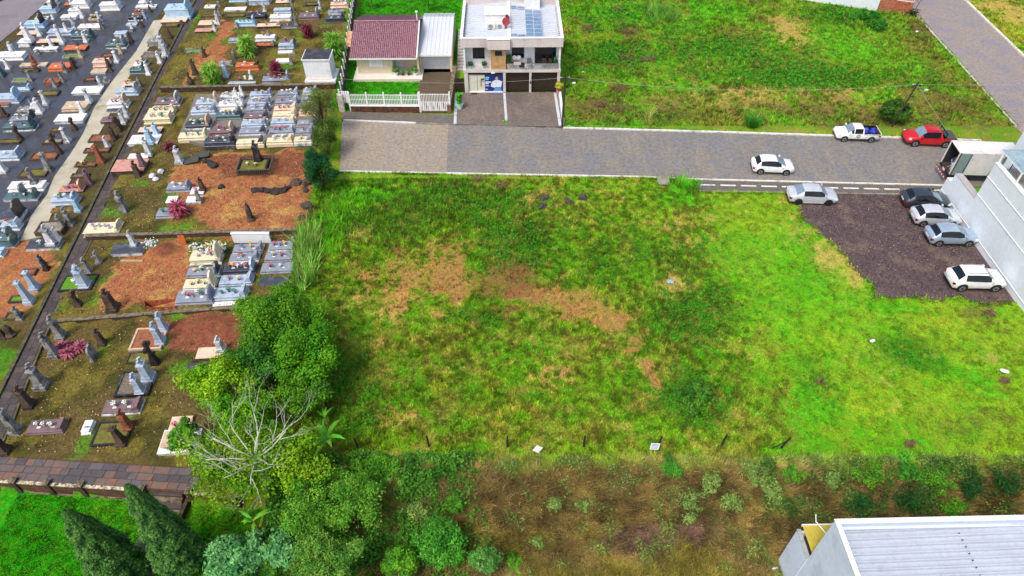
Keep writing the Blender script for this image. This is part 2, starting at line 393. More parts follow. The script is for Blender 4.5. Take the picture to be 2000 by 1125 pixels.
CEM_SOIL = [poly_w([(330, 330), (400, 300), (600, 292), (612, 330), (600, 450), (430, 458), (380, 420), (345, 380)], .7),
            poly_w([(185, 600), (215, 520), (280, 470), (385, 472), (350, 600)], .33),
            poly_w([(330, 625), (470, 612), (470, 660), (440, 690), (330, 680)], 0), poly_w([(260, 632), (330, 622), (330, 650), (270, 655)], 0),
            poly_w([(-80, 470), (90, 470), (110, 520), (60, 600), (-80, 640)], .3), poly_w([(430, 40), (470, 45), (440, 75), (410, 105)], 1.2),
            poly_w([(390, 100), (440, 90), (450, 120), (380, 150), (350, 165)], 1.2)]
CEM_SOILR = [poly_w([(330, 625), (470, 612), (470, 660), (440, 690), (330, 680)], 0), poly_w([(260, 632), (330, 622), (330, 650), (270, 655)], 0), poly_w([(400, 305), (600, 295), (600, 345), (430, 345)], .7)]
def gcol(x, y):
    wx = x + (fbm(x, y, 1.4, 3, 5.) - .5) * 1.6; wy = y + (fbm(x, y, 1.4, 3, 11.) - .5) * 1.6
    n1 = fbm(x, y, 7, 4, 1.); n2 = fbm(x, y, 1.5, 4, 2.); n3 = fbm(x, y, .45, 3, 4.)
    one = np.ones(x.shape)
    n4 = fbm(x, y, .8, 3, 7.); c = mixa(PAL['mid'] * one[..., None], PAL['lime'], sm(.34, .66, n4 * .4 + n2 * .2 + n1 * .4))
    c = mixa(c, PAL['dark'], sm(.5, .7, n3 * .6 + n4 * .4) * .5)
    c = mixa(c, PAL['tan'], sm(.56, .78, fbm(x, y, .8, 4, 31.)) * .45)
    c = mixa(c, np.array(s2l((150, 138, 62))), sm(.46, .66, fbm(x, y, 2.4, 5, 57.) * .6 + n4 * .4) * .5)
    mow = sm(-2.2, 2.2, x - edge_x([(1370, 380), (1385, 470), (1420, 560), (1470, 680), (1560, 900)], y) + (n2 - .5) * 7) * sm(0, .5, 54 - y)
    c = mixa(c, mixa(PAL['lime'] * one[..., None], PAL['bright'], sm(.35, .65, n1 * .6 + n2 * .4)), mow * .75)
    far = sm(63, 65, y)
    c = mixa(c, mixa(PAL['mid'] * one[..., None], PAL['bright'], sm(.35, .65, fbm(x, y, 4., 4, 8.))), far * .4)
    c = mixa(c, np.array(s2l((128, 104, 56))), far * sm(.5, .68, fbm(x, y, 3., 5, 77.) * .7 + n3 * .3 + .1 * sm(76, 66, y)) * .6)
    for k in ('yellow', 'bright', 'dark', 'tan', 'brown', 'soil', 'soilr'):
        w = np.zeros(x.shape)
        for b in BLOBS[k]: w = np.maximum(w, ell(wx, wy, b))
        w = sm(.3, .8, w + (n2 - .5) * 1.1 + (n3 - .5) * .9) * (w > .02)
        c = mixa(c, PAL[k], w * (.66 if k in ('soil', 'soilr') else (.45 if k in ('dark', 'yellow') else .7)))
    # bank
    bk = sm(.0, .5, 23.7 - y + (n2 - .5) * 1.6) * (x > -15)
    bc = mixa(PAL['brown'] * one[..., None], PAL['straw'], sm(.4, .65, n2))
    bc = mixa(bc, PAL['umber'], sm(.5, .65, n3 * .5 + n1 * .5) * .7)
    bc = mixa(bc, PAL['soilr'], sm(.6, 0., np.abs(y - 23.0) * 1.2 + (n1 - .5)) * .35)
    gx, gy = G(1270, 1052, -2.6); w = np.exp(-(((x - gx) / 4.2) ** 2 + ((y - gy - .12 * (x - gx)) / .75) ** 2)); bc = mixa(bc, PAL['bare'], sm(.25, .6, w + (n2 - .5) * .6))
    bc = mixa(bc, PAL['yellow'] * .75, sm(.3, .7, np.exp(-(((x - 8.) / 6) ** 2 + ((y - 17.3) / 1.2) ** 2)) + (n3 - .5) * .6) * .7)
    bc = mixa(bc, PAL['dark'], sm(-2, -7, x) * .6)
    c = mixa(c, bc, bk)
    # cemetery
    cem = sm(.2, -.4, x - edge_x(CEM_E, y) + (n2 - .5) * 1.2)
    mc = mixa(PAL['moss'] * one[..., None], PAL['moss2'], sm(.4, .62, n2)); mc = mixa(mc, PAL['brown'], sm(.44, .62, fbm(x, y, 2.5, 4, 21.)) * .8)
    mc = mixa(mc, PAL['bright'] * .9, sm(.62, .78, fbm(x, y, 2.2, 3, 41.)) * .5)
    for ps in CEM_SOIL:
        w = inpoly(wx, wy, ps) * sm(.25, .5, n2 * .7 + n3 * .3 + .12); mc = mixa(mc, mixa(PAL['osoil'] * one[..., None], PAL['tan'], sm(.5, .75, n2) * .6), w)
    for ps in CEM_SOILR: mc = mixa(mc, PAL['soilr'] * (.8 + .5 * n3)[..., None], inpoly(wx, wy, ps) * .9)
    leftp = sm(0, -.3, x - edge_x(PATH_L, y)) * sm(45, 47, y)
    mc = mixa(mc, mixa(PAL['dirt'] * one[..., None], PAL['moss2'], sm(.45, .65, n3)), leftp * .8)
    c = mixa(c, mc, cem)
    # lawns
    for ps in (P_LAWN1, P_LAWN1B, P_LAWN1C): c = mixa(c, PAL['lawn'] * (.85 + .4 * n2)[..., None], inpoly(x, y, ps) * 1.0)
    low = ((y < interp_line(WB, x) + .1) & (x < -15.5)) * 1.0
    lc = mixa(PAL['lawn'] * (.9 + .3 * n2)[..., None], PAL['lime'] * .8, sm(.5, .75, n1) * .5)
    c = mixa(c, lc, low)
    # beyond the road in the corner and the far ground
    c = mixa(c, mixa(PAL['mid'] * one[..., None], PAL['yellow'], sm(.45, .6, n1)), sm(0, 1, x - 70) * .6)
    return c * (.78 + .44 * n3)[..., None]

def build_ground():
    ax = np.concatenate([np.linspace(-300, -78, 24), np.arange(-76, 78, .3), np.linspace(80, 300, 24)])
    ay = np.concatenate([np.linspace(-120, 9, 20), np.arange(10.0, 101, .3), np.linspace(104, 400, 30)])
    X, Y = np.meshgrid(ax, ay)
    Z = terr(X, Y) + (fbm(X, Y, .8, 3, 6.) - .5) * .06
    for p in PAVED + [R_B2, R_HOUSE]: Z = np.where(inpoly(X, Y, p), Z - .14, Z)
    pit = poly_w([(283, 602), (281, 586), (345, 583), (345, 600)], .33)
    Z = np.where(inpoly(X, Y, pit), Z - .8, Z)
    mx, my = G(322, 490, .5); Z += 0.75 * np.exp(-(((X - mx) / 1.1) ** 2 + ((Y - my) / .9) ** 2)) * (.7 + .6 * fbm(X, Y, .6, 3, 9.))
    mx, my = G(420, 640, .1); Z += 0.35 * np.exp(-(((X - mx) / 2.2) ** 2 + ((Y - my) / 1.0) ** 2)) * (.6 + .8 * fbm(X, Y, .5, 3, 9.))
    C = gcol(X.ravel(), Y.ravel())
    px, py = G(322, 490, .5); w = sm(.3, .6, np.exp(-(((X - px) / 1.2) ** 2 + ((Y - py) / 1.0) ** 2))).ravel()
    C = mixa(C, PAL['soilr'] * 1.1, w)
    ny, nx = X.shape; I = np.arange(nx * ny).reshape(ny, nx)
    Fc = np.stack([I[:-1, :-1], I[:-1, 1:], I[1:, 1:], I[1:, :-1]], -1).reshape(-1, 4)
    m, t, p = newmat('ground_cover'); a = N(t, 'ShaderNodeVertexColor', layer_name='Col')
    g = N(t, 'ShaderNodeNewGeometry'); pos = g.outputs['Position']
    n1 = noise(t, 5, 6, pos, .7); n2 = noise(t, 22, 4, pos, .7)
    hs = N(t, 'ShaderNodeHueSaturation'); t.links.new(a.outputs['Color'], hs.inputs['Color'])
    t.links.new(ramp(t, n1, .3, .7, .5, 1.4), hs.inputs['Value']); t.links.new(ramp(t, noise(t, 2.1, 5, pos, .7), .3, .7, .47, .525), hs.inputs['Hue'])
    col = mixc(t, ramp(t, n2, .45, .75, 0, .5), hs.outputs[0], (.02, .02, .008))
    t.links.new(col, p.inputs['Base Color']); p.inputs['Roughness'].default_value = .95; p.inputs['Specular IOR Level'].default_value = .15
    bump(t, p, n2, .7, .06)
    npmesh('ground', np.stack([X.ravel(), Y.ravel(), Z.ravel()], 1), Fc, C, m, smooth=True, kind='structure')
build_ground()

# ---- roads, pavements
M_ST = paving('street_pavers', (162, 157, 152), (182, 175, 166), (142, 144, 152), wetamt=.5, rot=.03, wr=.26, patch=(172, 160, 134), mort=.4)
M_WS = paving('worn_street_pavers', (202, 188, 172), (222, 206, 184), (176, 172, 170), wetamt=.25, rot=.03, patch=(184, 168, 134))
M_SW = paving('pavement_pavers', (130, 122, 112), (146, 136, 122), wetamt=.4, rot=.03, bw=.2, bh=.2)
M_DR = paving('driveway_pavers', (156, 140, 128), (184, 162, 146), (122, 116, 116), wetamt=.6, rot=.03, patch=(92, 86, 84))
M_D1 = paving('mossy_driveway_pavers', (132, 108, 80), (110, 92, 62), (90, 76, 52), wetamt=.5, rot=.03)
M_S2 = paving('pale_street_pavers', (204, 188, 178), (216, 200, 190), (150, 150, 168), wetamt=.5, rot=.0, wr=.35)
M_WET = paving('wet_lane_asphalt', (62, 62, 68), (70, 70, 76), (84, 90, 106), bw=3., bh=3., wetamt=.9, wr=.2, mort=.9)
M_CON = stone('walk_concrete', (186, 180, 160), .75, .12, .8, (150, 148, 120), .25, 0, .3, .1)
M_AR = stone('road_asphalt', (134, 126, 132), .7, .1, .3, (116, 108, 112), .3, 0, .3, .2)
M_GRAV = None
def gravel_mat():
    m, t, p = newmat('dark_gravel'); g = N(t, 'ShaderNodeNewGeometry'); pos = g.outputs['Position']
    vo = N(t, 'ShaderNodeTexVoronoi'); vo.inputs['Scale'].default_value = 14; t.links.new(pos, vo.inputs['Vector'])
    n1 = noise(t, .5, 5, pos, .65); n2 = noise(t, 9, 5, pos, .75)
    col = mixc(t, vo.outputs['Color'], s2l((66, 52, 54)), s2l((112, 92, 92)))
    col = mixc(t, ramp(t, n2, .35, .7, 0, .6), col, s2l((50, 40, 42)))
    col = mixc(t, ramp(t, n1, .5, .7, 0, .75), col, s2l((122, 104, 90)))
    t.links.new(col, p.inputs['Base Color']); p.inputs['Roughness'].default_value = .85; bump(t, p, n2, .9, .05); return m
M_GRAV = gravel_mat()
sheet('street', P_STREET, .0, M_ST); sheet('street', P_WEST, .006, M_WS); sheet('street', P_STREET2, -.006, M_S2)
sheet('pavement', P_SIDE, .02, M_SW); sheet('pavement', P_HOUSE_SIDE, .1, M_SW, .16)
sheet('driveway', P_DRIVE2, .09, M_DR, .15); sheet('driveway', P_DRIVE1, .14, M_D1, .2)
sheet('parking_lot', P_PARK, -.02, M_GRAV, .1)
sheet('wet_lane', P_WET, lambda x, y: zplane(y) + .0, M_WET, .1); sheet('concrete_walk', P_CONC, lambda x, y: zplane(y) + .012, M_CON, .1)
sheet('asphalt_road', P_CARROAD, lambda x, y: zplane(y) + .02, M_AR, .1)
def strip(name, pts, w, z, m, h=.1, z_is=None, **kw):
    """a narrow raised band (kerb, painted line) along photo points"""
    P = [Vector((*(G(*q) if len(q) == 2 else q[:2]), 0)) for q in pts]; b = MB()
    for i in range(len(P) - 1):
        d = (P[i + 1] - P[i]).normalized(); n = Vector((-d.y, d.x, 0)) * w / 2
        b.prism([(P[i] - n)[:2], (P[i + 1] - n)[:2], (P[i + 1] + n)[:2], (P[i] + n)[:2]], z, z + h)
    return b.build(name, m, **kw)
M_WK = stone('painted_kerb', (226, 224, 216), .7, .12, 2, (150, 146, 130), .25)
M_CK = stone('worn_kerb', (150, 146, 134), .8, .2, 2, (110, 104, 90), .4)
S = dict(kind='structure')
strip('kerb', [(664, 335), (872, 339), (1250, 346), (1362, 351), (1845, 363)], .16, -.05, M_WK, .16, **S)
strip('kerb', [(1098, 250), (1420, 259), (1640, 266)], .22, -.05, M_WK, .17, **S)
strip('kerb', [(1640, 266.2), (1780, 270), (1916, 275)], .22, -.05, M_WK, .17, **S)
strip('kerb', [(671, 235.5), (812, 241)], .16, -.05, M_WK, .18, **S)
strip('kerb', [(812, 241.3), (890, 244.2)], .16, -.05, M_CK, .165, **S)
strip('kerb', [(1366, 374), (1640, 378), (1834, 381)], .12, -.05, M_CK, .13, **S)
for i in range(12):      # broken tactile line on the pavement
    x0 = 1367 + i * 40; f = lambda x: 361 + (x - 1367) * .0235
    strip('painted_line', [(x0, f(x0)), (x0 + 30, f(x0 + 30))], .2, .02, M_WK, .006, **S)
strip('kerb', [_a, (*ext(_a, _b, 95), 0), (*ext(_a, _b, 140), 0)] if 0 else [(1985, 248), (1880, 131), (1790, 30)], .14, -.05, M_WK, .15, **S)
strip('kerb', [(2001, 111), (1885, 0), (1860, -24)], .3, -.05, M_WK, .17, **S)
strip('kerb', [(-120, 62), (0, 19), (40, 0), (90, -30)], .5, .7, stone('dark_kerb', (58, 60, 62), .8, .2, 2), .6, **S)
M_GUT = stone('white_gutter', (196, 200, 206), .6, .12, 2, (140, 140, 140), .2)
strip('drain_strip', [(891, 183), (889, 243)], .3, .09, M_GUT, .012, **S); strip('drain_strip', [(985, 183), (989, 239)], .28, .09, M_GUT, .012, **S)
strip('drain_strip', [(1084, 183), (1094, 247)], .3, .09, M_GUT, .012, **S)
bb = MB(); a_, b_ = G(1282, 347), G(1306, 347); c_, d_ = G(1308, 362), G(1286, 362)
o = MB().prism([a_, b_, c_, d_], .06, .14).build('access_slab', M_CK); o['label'] = 'grey concrete crossing slab laid over the grass verge at the kerb'; o['category'] = 'slab'

# ---- stone path through the cemetery: each slab a piece
M_SL = [stone('path_slab_%d' % i, c, .55, .2, 2.5, (60, 54, 48), .3, .12, .4, .2) for i, c in enumerate([(82, 72, 71), (72, 64, 65), (92, 79, 76)])]
M_BED = stone('path_joint', (52, 50, 40), .9, .3, 3, None, 0, .5)
ys = np.arange(22.5, 99, 1.5)
pl = [(float(edge_x(PATH_L, y)) + .02, float(y)) for y in ys]; prr = [(float(edge_x(PATH_R, y)) - .02, float(y)) for y in ys]
def stone_path():
    b = MB()
    for i in range(len(ys) - 1):
        b.add([(*pl[i], zplane(ys[i]) + .02), (*prr[i], zplane(ys[i]) + .02), (*prr[i + 1], zplane(ys[i + 1]) + .02), (*pl[i + 1], zplane(ys[i + 1]) + .02)], [(0, 1, 2, 3)])
    root = b.build('stone_path', M_BED, kind='structure')
    y = 23.0; k = 0
    while y < 97.5:
        h = .5 + rnd.random() * .12 + (.12 if y > 60 else 0); xl = float(edge_x(PATH_L, y)); xr = float(edge_x(PATH_R, y)); s = -.105 + (xr - xl) * 0
        xm = xl + (xr - xl) * (.4 + .2 * rnd.random())
        for x0, x1 in ((xl + .1, xm - .012), (xm + .012, xr - .1)):
            dz = rnd.uniform(-.006, .008); sk = (h - .025) * -.1
            q = [(x0, y), (x1, y), (x1 + sk, y + h - .025), (x0 + sk, y + h - .025)]
            MB().prism(q, [float(zplane(p[1])) - .0 for p in q], [float(zplane(p[1])) + .045 + dz for p in q]).build('paving_slab', rnd.choice(M_SL), root)
        y += h
stone_path()
def edging(name, line, off, w, h, m, y0=22.6, y1=97, lab=None):
    b = MB(); yy = np.arange(y0, y1, 1.4)
    for i in range(len(yy) - 1):
        xa = float(edge_x(line, yy[i])) + off; xb = float(edge_x(line, yy[i + 1])) + off; za = float(zplane(yy[i])); zb = float(zplane(yy[i + 1]))
        b.prism([(xa - w / 2, yy[i]), (xa + w / 2, yy[i]), (xb + w / 2, yy[i + 1]), (xb - w / 2, yy[i + 1])], [za - .3, za - .3, zb - .3, zb - .3], [za + h, za + h, zb + h, zb + h])
    b.build(name, m, kind='structure')
M_MK = stone('mossy_kerb', (78, 72, 58), .9, .25, 3, (110, 112, 92), .3, .5)
edging('kerb', PATH_L, -.12, .24, .16, M_MK); edging('kerb', PATH_R, .08, .16, .1, M_MK)

# ---- slab walkway behind the brick wall
M_WS2 = [stone('walk_slab_%d' % i, c, .5, .18, 1.6, s, .35, .1, .4, .15) for i, (c, s) in enumerate([((104, 90, 88), (130, 92, 64)), ((98, 92, 94), (80, 76, 76)), ((112, 94, 86), (140, 92, 62)), ((84, 78, 80), (72, 68, 70))])]
def walkway():
    root = sheet('slab_walkway', P_WALK, .02, stone('walk_joint', (86, 62, 44), .9, .3, 3, None, 0, .3))
    o_ = Vector(G(-40, 889, .03)); e = (Vector(G(378, 915, .03)) - o_); L = e.length; e.normalize(); n = Vector((e.y, -e.x))
    for r in range(5):
        s = -.3 * (r % 2) - rnd.random() * .3
        while s < L + 1:
            w = rnd.choice((.55, .7, .9, 1.05)); h = .5
            c = o_ + e * (s + w / 2) + n * (r * .52 + .28)
            if inpoly(np.array(c.x), np.array(c.y), P_WALK):
                q = [o_ + e * (s + a) + n * (r * .52 + .04 + b) for a, b in ((.015, 0), (w - .015, 0), (w - .03, h - .02), (0, h - .02))]
                dz = rnd.uniform(-.008, .01); MB().prism([(v.x, v.y) for v in q], .0, .048 + dz).build('paving_slab', rnd.choice(M_WS2), root)
            s += w
walkway()

# ---- walls of the cemetery
M_RW = stone('retaining_wall_stone', (74, 62, 50), .95, .35, 3, (104, 72, 50), .3, .35, .2, .5)
M_CAP = stone('lichen_coping', (128, 118, 100), .9, .25, 4, (70, 60, 50), .4, .2, .2, .4)
def wall_between(name, a, b, z0, z1, th, m, label, cat='wall', cap=None, caph=.06, capo=.03):
    a = Vector(a[:2]); b = Vector(b[:2]); d = b - a; L = d.length; rz = math.atan2(d.y, d.x)
    root = empty(name, (a.x, a.y, z0), rz, label, cat)
    MB().box(0, L, 0, th, 0, z1 - z0).build('masonry', m, root)
    if cap: MB().box(-capo, L + capo, -capo, th + capo, z1 - z0, z1 - z0 + caph).build('coping', cap, root)
    return root
wall_between('retaining_wall', G(*WALL1[0], T2), G(*WALL1[1], T2), T2 - .2, T1 + .03, .35, M_RW, 'long dark mossy retaining wall above the crowded block of tombs', cap=M_CAP)
wall_between('retaining_wall', G(*WALL2[0], T3), G(*WALL2[1], T3), T3 - .2, T2 + .03, .3, M_RW, 'dark retaining wall with crumbling red edge below bare earth terrace', cap=M_CAP)
wall_between('retaining_wall', G(*WALL3[0], .03), G(*WALL3[1], .03), -.2, T3 + .02, .28, M_RW, 'low mossy retaining wall below the open grave', cap=M_CAP)
wall_between('boundary_wall', G(590, 556, 0), G(612, 420, 0), -.2, T2 + .05, .3, M_RW, 'low dark stone wall dividing earth terrace from overgrown lot')

def brickmat():
    m, t, p = newmat('old_brickwork'); g = N(t, 'ShaderNodeTexCoord'); mp = N(t, 'ShaderNodeMapping'); mp.inputs['Rotation'].default_value = (math.pi / 2, 0, 0)
    t.links.new(g.outputs['Object'], mp.inputs[0]); br = N(t, 'ShaderNodeTexBrick'); t.links.new(mp.outputs[0], br.inputs['Vector'])
    br.inputs['Color1'].default_value = (*s2l((140, 84, 60)), 1); br.inputs['Color2'].default_value = (*s2l((84, 56, 46)), 1); br.inputs['Mortar'].default_value = (*s2l((58, 46, 38)), 1)
    br.inputs['Scale'].default_value = 1; br.inputs['Brick Width'].default_value = .3; br.inputs['Row Height'].default_value = .1; br.inputs['Mortar Size'].default_value = .012
    ps = N(t, 'ShaderNodeNewGeometry').outputs['Position']; n1 = noise(t, 1.3, 6, ps, .7)
    col = mixc(t, ramp(t, n1, .45, .65, 0, .85), br.outputs['Color'], s2l((48, 42, 34)))
    t.links.new(col, p.inputs['Base Color']); p.inputs['Roughness'].default_value = .9; bump(t, p, br.outputs['Fac'], .6, -.02); return m
M_BRK = brickmat()
M_CREAM = stone('lichen_cream_coping', (214, 202, 174), .9, .25, 5, (70, 64, 52), .5, .1, .2, .4)
wA, wB, wC, wD = [Vector(G(*q, -1.15)) for q in ((-40, 956), (296, 977), (374, 982), (478, 990))]
def brick_wall(a, b, label, pillars):
    d = b - a; L = d.length; root = empty('brick_wall', (a.x, a.y, -1.15), math.atan2(d.y, d.x), label, 'wall')
    MB().box(0, L, 0, .3, 0, 1.12).build('brickwork', M_BRK, root)
    MB().box(0, L, -.08, 0, 0, .12).build('plinth', M_CAP, root)
    MB().box(0, L, -.03, .2, 1.12, 1.18).build('coping', M_CREAM, root)
    for s in pillars:
        pr_ = MB().box(s - .17, s + .17, -.1, .3, 0, 1.36).build('pillar', M_RW, root)
        MB().box(s - .2, s + .2, -.13, .33, 1.36, 1.42).box(s - .16, s + .16, -.09, .29, 1.42, 1.52, .1, .12).build('pillar_cap', M_CAP, pr_)
brick_wall(wA, wB, 'low old brick wall with pale coping between lawn and slab walkway', [1.3, 2.9, 5.1, 7.3, (wB - wA).length - .2])
brick_wall(wC, wD, 'short old brick wall running under the trees from the steps', [.2, (wD - wC).length - .3])
def steps():
    d = (wC - wB); L = d.length - .55; a = wB + d.normalized() * .25; rz = math.atan2(d.y, d.x)
    root = empty('stone_steps', (a.x, a.y, -1.15), rz, 'mossy stone steps leading down through the brick wall to lawn', 'steps')
    for i in range(5):
        z1 = 1.15 - i * .23; MB().bbox(0, L, .25 - i * .3, .58 - i * .3, 0, z1, .03).build('step', [M_CAP, M_SL[0]][i % 2], root)
    MB().box(L + .05, L + .3, -2.6, .2, 0, .5).build('side_kerb', M_RW, root)
    for j in range(7):
        for i in range(2): MB().box(.04 + i * L * .5, L * .5 + i * L * .5 - .04, -1.75 - j * .55, -1.25 - j * .55, -.05, .03).build('paving_slab', rnd.choice(M_SL), root)
steps()

# ---- grass, weeds and litter standing on the ground (nobody could count it)
def scatter(n, x0, x1, y0, y1, keep, margin=None):
    x = RNG.uniform(x0, x1, n); y = RNG.uniform(y0, y1, n); k = keep(x, y)
    for p in NOGRASS: k &= ~inpoly(x, y, p)
    return x[k], y[k]
def tufts(name, x, y, h, k, spread, col, label, cat, lean=.5, wid=.035, group=None):
    n = len(x); z = terr(x, y); h = np.broadcast_to(h, (n,)) * RNG.uniform(.6, 1.35, n)
    V = np.zeros((n, k, 3, 3)); ang = RNG.uniform(0, 2 * math.pi, (n, k)); r = RNG.uniform(0, 1, (n, k)) * spread
    hh = h[:, None] * RNG.uniform(.6, 1.2, (n, k)); ln = hh * lean * RNG.uniform(.2, 1.4, (n, k))
    bx = x[:, None] + r * np.cos(ang); by = y[:, None] + r * np.sin(ang); w = wid * RNG.uniform(.7, 1.5, (n, k))
    pa = ang + RNG.normal(0, .5, (n, k)) 
    tx, ty = -np.sin(pa) * w, np.cos(pa) * w
    V[:, :, 0] = np.stack([bx - tx, by - ty, z[:, None] - .03 + 0 * bx], -1); V[:, :, 1] = np.stack([bx + tx, by + ty, z[:, None] - .03 + 0 * bx], -1)
    V[:, :, 2] = np.stack([bx + np.cos(pa) * ln, by + np.sin(pa) * ln, z[:, None] + hh], -1)
    cl = .52 + .96 * sm(.28, .72, fbm(x, y, .4, 2, 27.)); C = np.repeat((col * (cl * RNG.uniform(.7, 1.3, n))[:, None])[:, None, None, :], k, 1).repeat(3, 2) * RNG.uniform(.75, 1.3, (n, k, 1, 1))
    dry = (RNG.random((n, k)) < .13)[..., None, None]; C = np.where(dry, C * .35 + PAL['tan'] * .6, C)
    V = V.reshape(-1, 3); Fc = np.arange(len(V)).reshape(-1, 3)
    return npmesh(name, V, Fc, np.clip(C.reshape(-1, 3), 0, .9), leafmat('grass_blades', .3), kind='stuff', label=label, category=cat)
def leafscatter(name, x, y, z, size, col, label=None, cat=None, parent=None, flat=.6, kind='stuff', normal=None):
    """leaf-shaped quads, folded along the rib"""
    n = len(x); size = np.broadcast_to(size, (n,)) * RNG.uniform(.7, 1.4, n)
    nrm = RNG.normal(0, 1, (n, 3)); nrm[:, 2] = np.abs(nrm[:, 2]) + flat
    if normal is not None: nrm = nrm * .55 + normal * 1.1
    nrm /= np.linalg.norm(nrm, axis=1)[:, None]; t = RNG.normal(0, 1, (n, 3)); t -= (t * nrm).sum(1)[:, None] * nrm; t /= np.linalg.norm(t, axis=1)[:, None]; b = np.cross(nrm, t)
    P = np.stack([x, y, z], 1); s = size[:, None]
    V = np.stack([P - t * s * .6, P + b * s * .34 + nrm * s * .12, P + t * s * .6, P - b * s * .34 + nrm * s * .12], 1)
    C = np.repeat((col * RNG.uniform(.7, 1.35, (n, 1)))[:, None, :], 4, 1)
    I = np.arange(n)[:, None] * 4; Fc = np.concatenate([I + [0, 1, 2], I + [0, 2, 3]], 0)
    kw = dict(kind=kind) if kind else {}
    if label: kw.update(label=label, category=cat)
    return npmesh(name, V.reshape(-1, 3), Fc, np.clip(C.reshape(-1, 3), 0, .9), leafmat(), parent, **kw)
def thin(x, y, pw):
    c = gcol(x, y); g = c[:, 1] / (c[:, 0] + 1e-6)            # bare ground keeps little grass
    k = RNG.random(len(x)) < np.clip((g - .8) * 2.4, .1, 1); return x[k], y[k], c[k]
east = lambda x, y: x > edge_x(CEM_E, y) + .3
x, y = scatter(240000, -20, 41, 23.2, 55, lambda x, y: east(x, y)); x, y, c = thin(x, y, 1)
lushn = fbm(x, y, 1.5, 4, 2.); mow = x + (fbm(x, y, 1.5, 4, 2.) - .5) * 7 > edge_x([(1370, 380), (1385, 470), (1420, 560), (1470, 680), (1560, 900)], y)
h = np.where(mow, .06, .13 + .14 * sm(.45, .7, lushn)); 
nw = ell(x, y, (760, 420, 190, 60, 1)); h = h + .2 * nw
tufts('lot_grass', x, y, h, 4, .1, c * 1.36, 'rough green and yellow grass covering the vacant lot', 'grass')
x, y = scatter(120000, -6, 90, 64.5, 101, lambda x, y: (x > 6) | (y > 82)); x, y, c = thin(x, y, 1)
tufts('field_grass', x, y, .14 + .22 * sm(.45, .7, fbm(x, y, 2.4, 4, 2.)), 4, .14, c * 1.28, 'tall uneven grass on the hillside field beside the street', 'grass', wid=.05)
x, y = scatter(90000, -14, 36, 14.5, 24.2, lambda x, y: x > -13); c = mixa(gcol(x, y) * 1.2, np.array(s2l((158, 140, 90))), RNG.random(len(x)) * sm(.35, .6, fbm(x, y, 1.3, 3, 33.)) * .9)
tufts('bank_grass', x, y, .3, 5, .16, c * 1.15, 'dry straw coloured grass matted over the earth bank', 'dry grass', lean=1.3, wid=.022)
x, y = scatter(16000, -4, 20, 14.2, 20.2, lambda x, y: RNG.random(len(x)) < sm(.45, .6, fbm(x, y, 2.2, 3, 51.) + .45 * np.exp(-(((x - 8.5) / 6.5) ** 2 + ((y - 16.8) / 1.7) ** 2)) - .12)); c = mixa(np.repeat((PAL['yellow'] * .62)[None], len(x), 0), PAL['straw'], RNG.random(len(x)) * .7)
tufts('tall_bank_grass', x, y, .5, 5, .12, c, 'yellowing tall grass at the foot of the bank', 'dry grass', lean=.9, wid=.02)
lawn = lambda x, y: ((y < interp_line(WB, x) - .15) & (x < -15.7)) | inpoly(x, y, P_LAWN1) | inpoly(x, y, P_LAWN1B) | inpoly(x, y, P_LAWN1C)
x, y = scatter(60000, -32, -15.5, 11, 24, lawn); c = gcol(x, y); tufts('lawn_grass', x, y, .07, 3, .08, c * 1.15, 'bright clipped lawn below the brick wall', 'lawn', wid=.03)
x, y = scatter(42000, -22, -6.9, 67, 101, lawn); c = gcol(x, y); tufts('garden_grass', x, y, .1, 3, .1, c * 1.15, 'vivid green garden lawn around the tiled house', 'lawn', wid=.04)
cemk = lambda x, y: (x < edge_x(CEM_E, y) - .2) & (x > edge_x(PATH_R, y) + .3) & (y > 24.2)
x, y = scatter(60000, -48, -16, 24, 99, cemk); x, y, c = thin(x, y, 1); tufts('cemetery_grass', x, y, .06, 3, .08, c * 1.15, 'mossy thin grass between the graves', 'grass', wid=.03)
# broad-leaved weeds in the lush patches
def weeds(n, x0, x1, y0, y1, keys, dens, hmax, name, label, colr, size):
    x = RNG.uniform(x0, x1, n); y = RNG.uniform(y0, y1, n); w = np.zeros(n)
    for b in keys: w = np.maximum(w, ell(x, y, b))
    k = east(x, y) & (RNG.random(n) < sm(.25, .8, w + (fbm(x, y, .9, 3, 14.) - .5) * 1.2) * dens)
    for p in NOGRASS: k &= ~inpoly(x, y, p)
    x, y = x[k], y[k]; z = terr(x, y) + RNG.random(len(x)) * hmax * fbm(x, y, .7, 3, 19.) * 1.6
    c = mixa(np.repeat(np.array(s2l(colr))[None], len(x), 0), PAL['bright'], RNG.random(len(x)) * .5)
    leafscatter(name, x, y, z, size, c, label, 'weeds')
weeds(150000, -20, 30, 26, 54, BLOBS['dark'][:16], .5, .45, 'lot_weeds', 'dark green leafy weeds in clumps on the vacant lot', (60, 140, 30), .16)
weeds(90000, 5, 66, 64, 98, BLOBS['dark'][16:22] + BLOBS['dark'][:0] + [(1200, 30, 120, 30, .6)], .8, .5, 'field_weeds', 'dark green weeds spread over the hillside field', (66, 142, 34), .24)

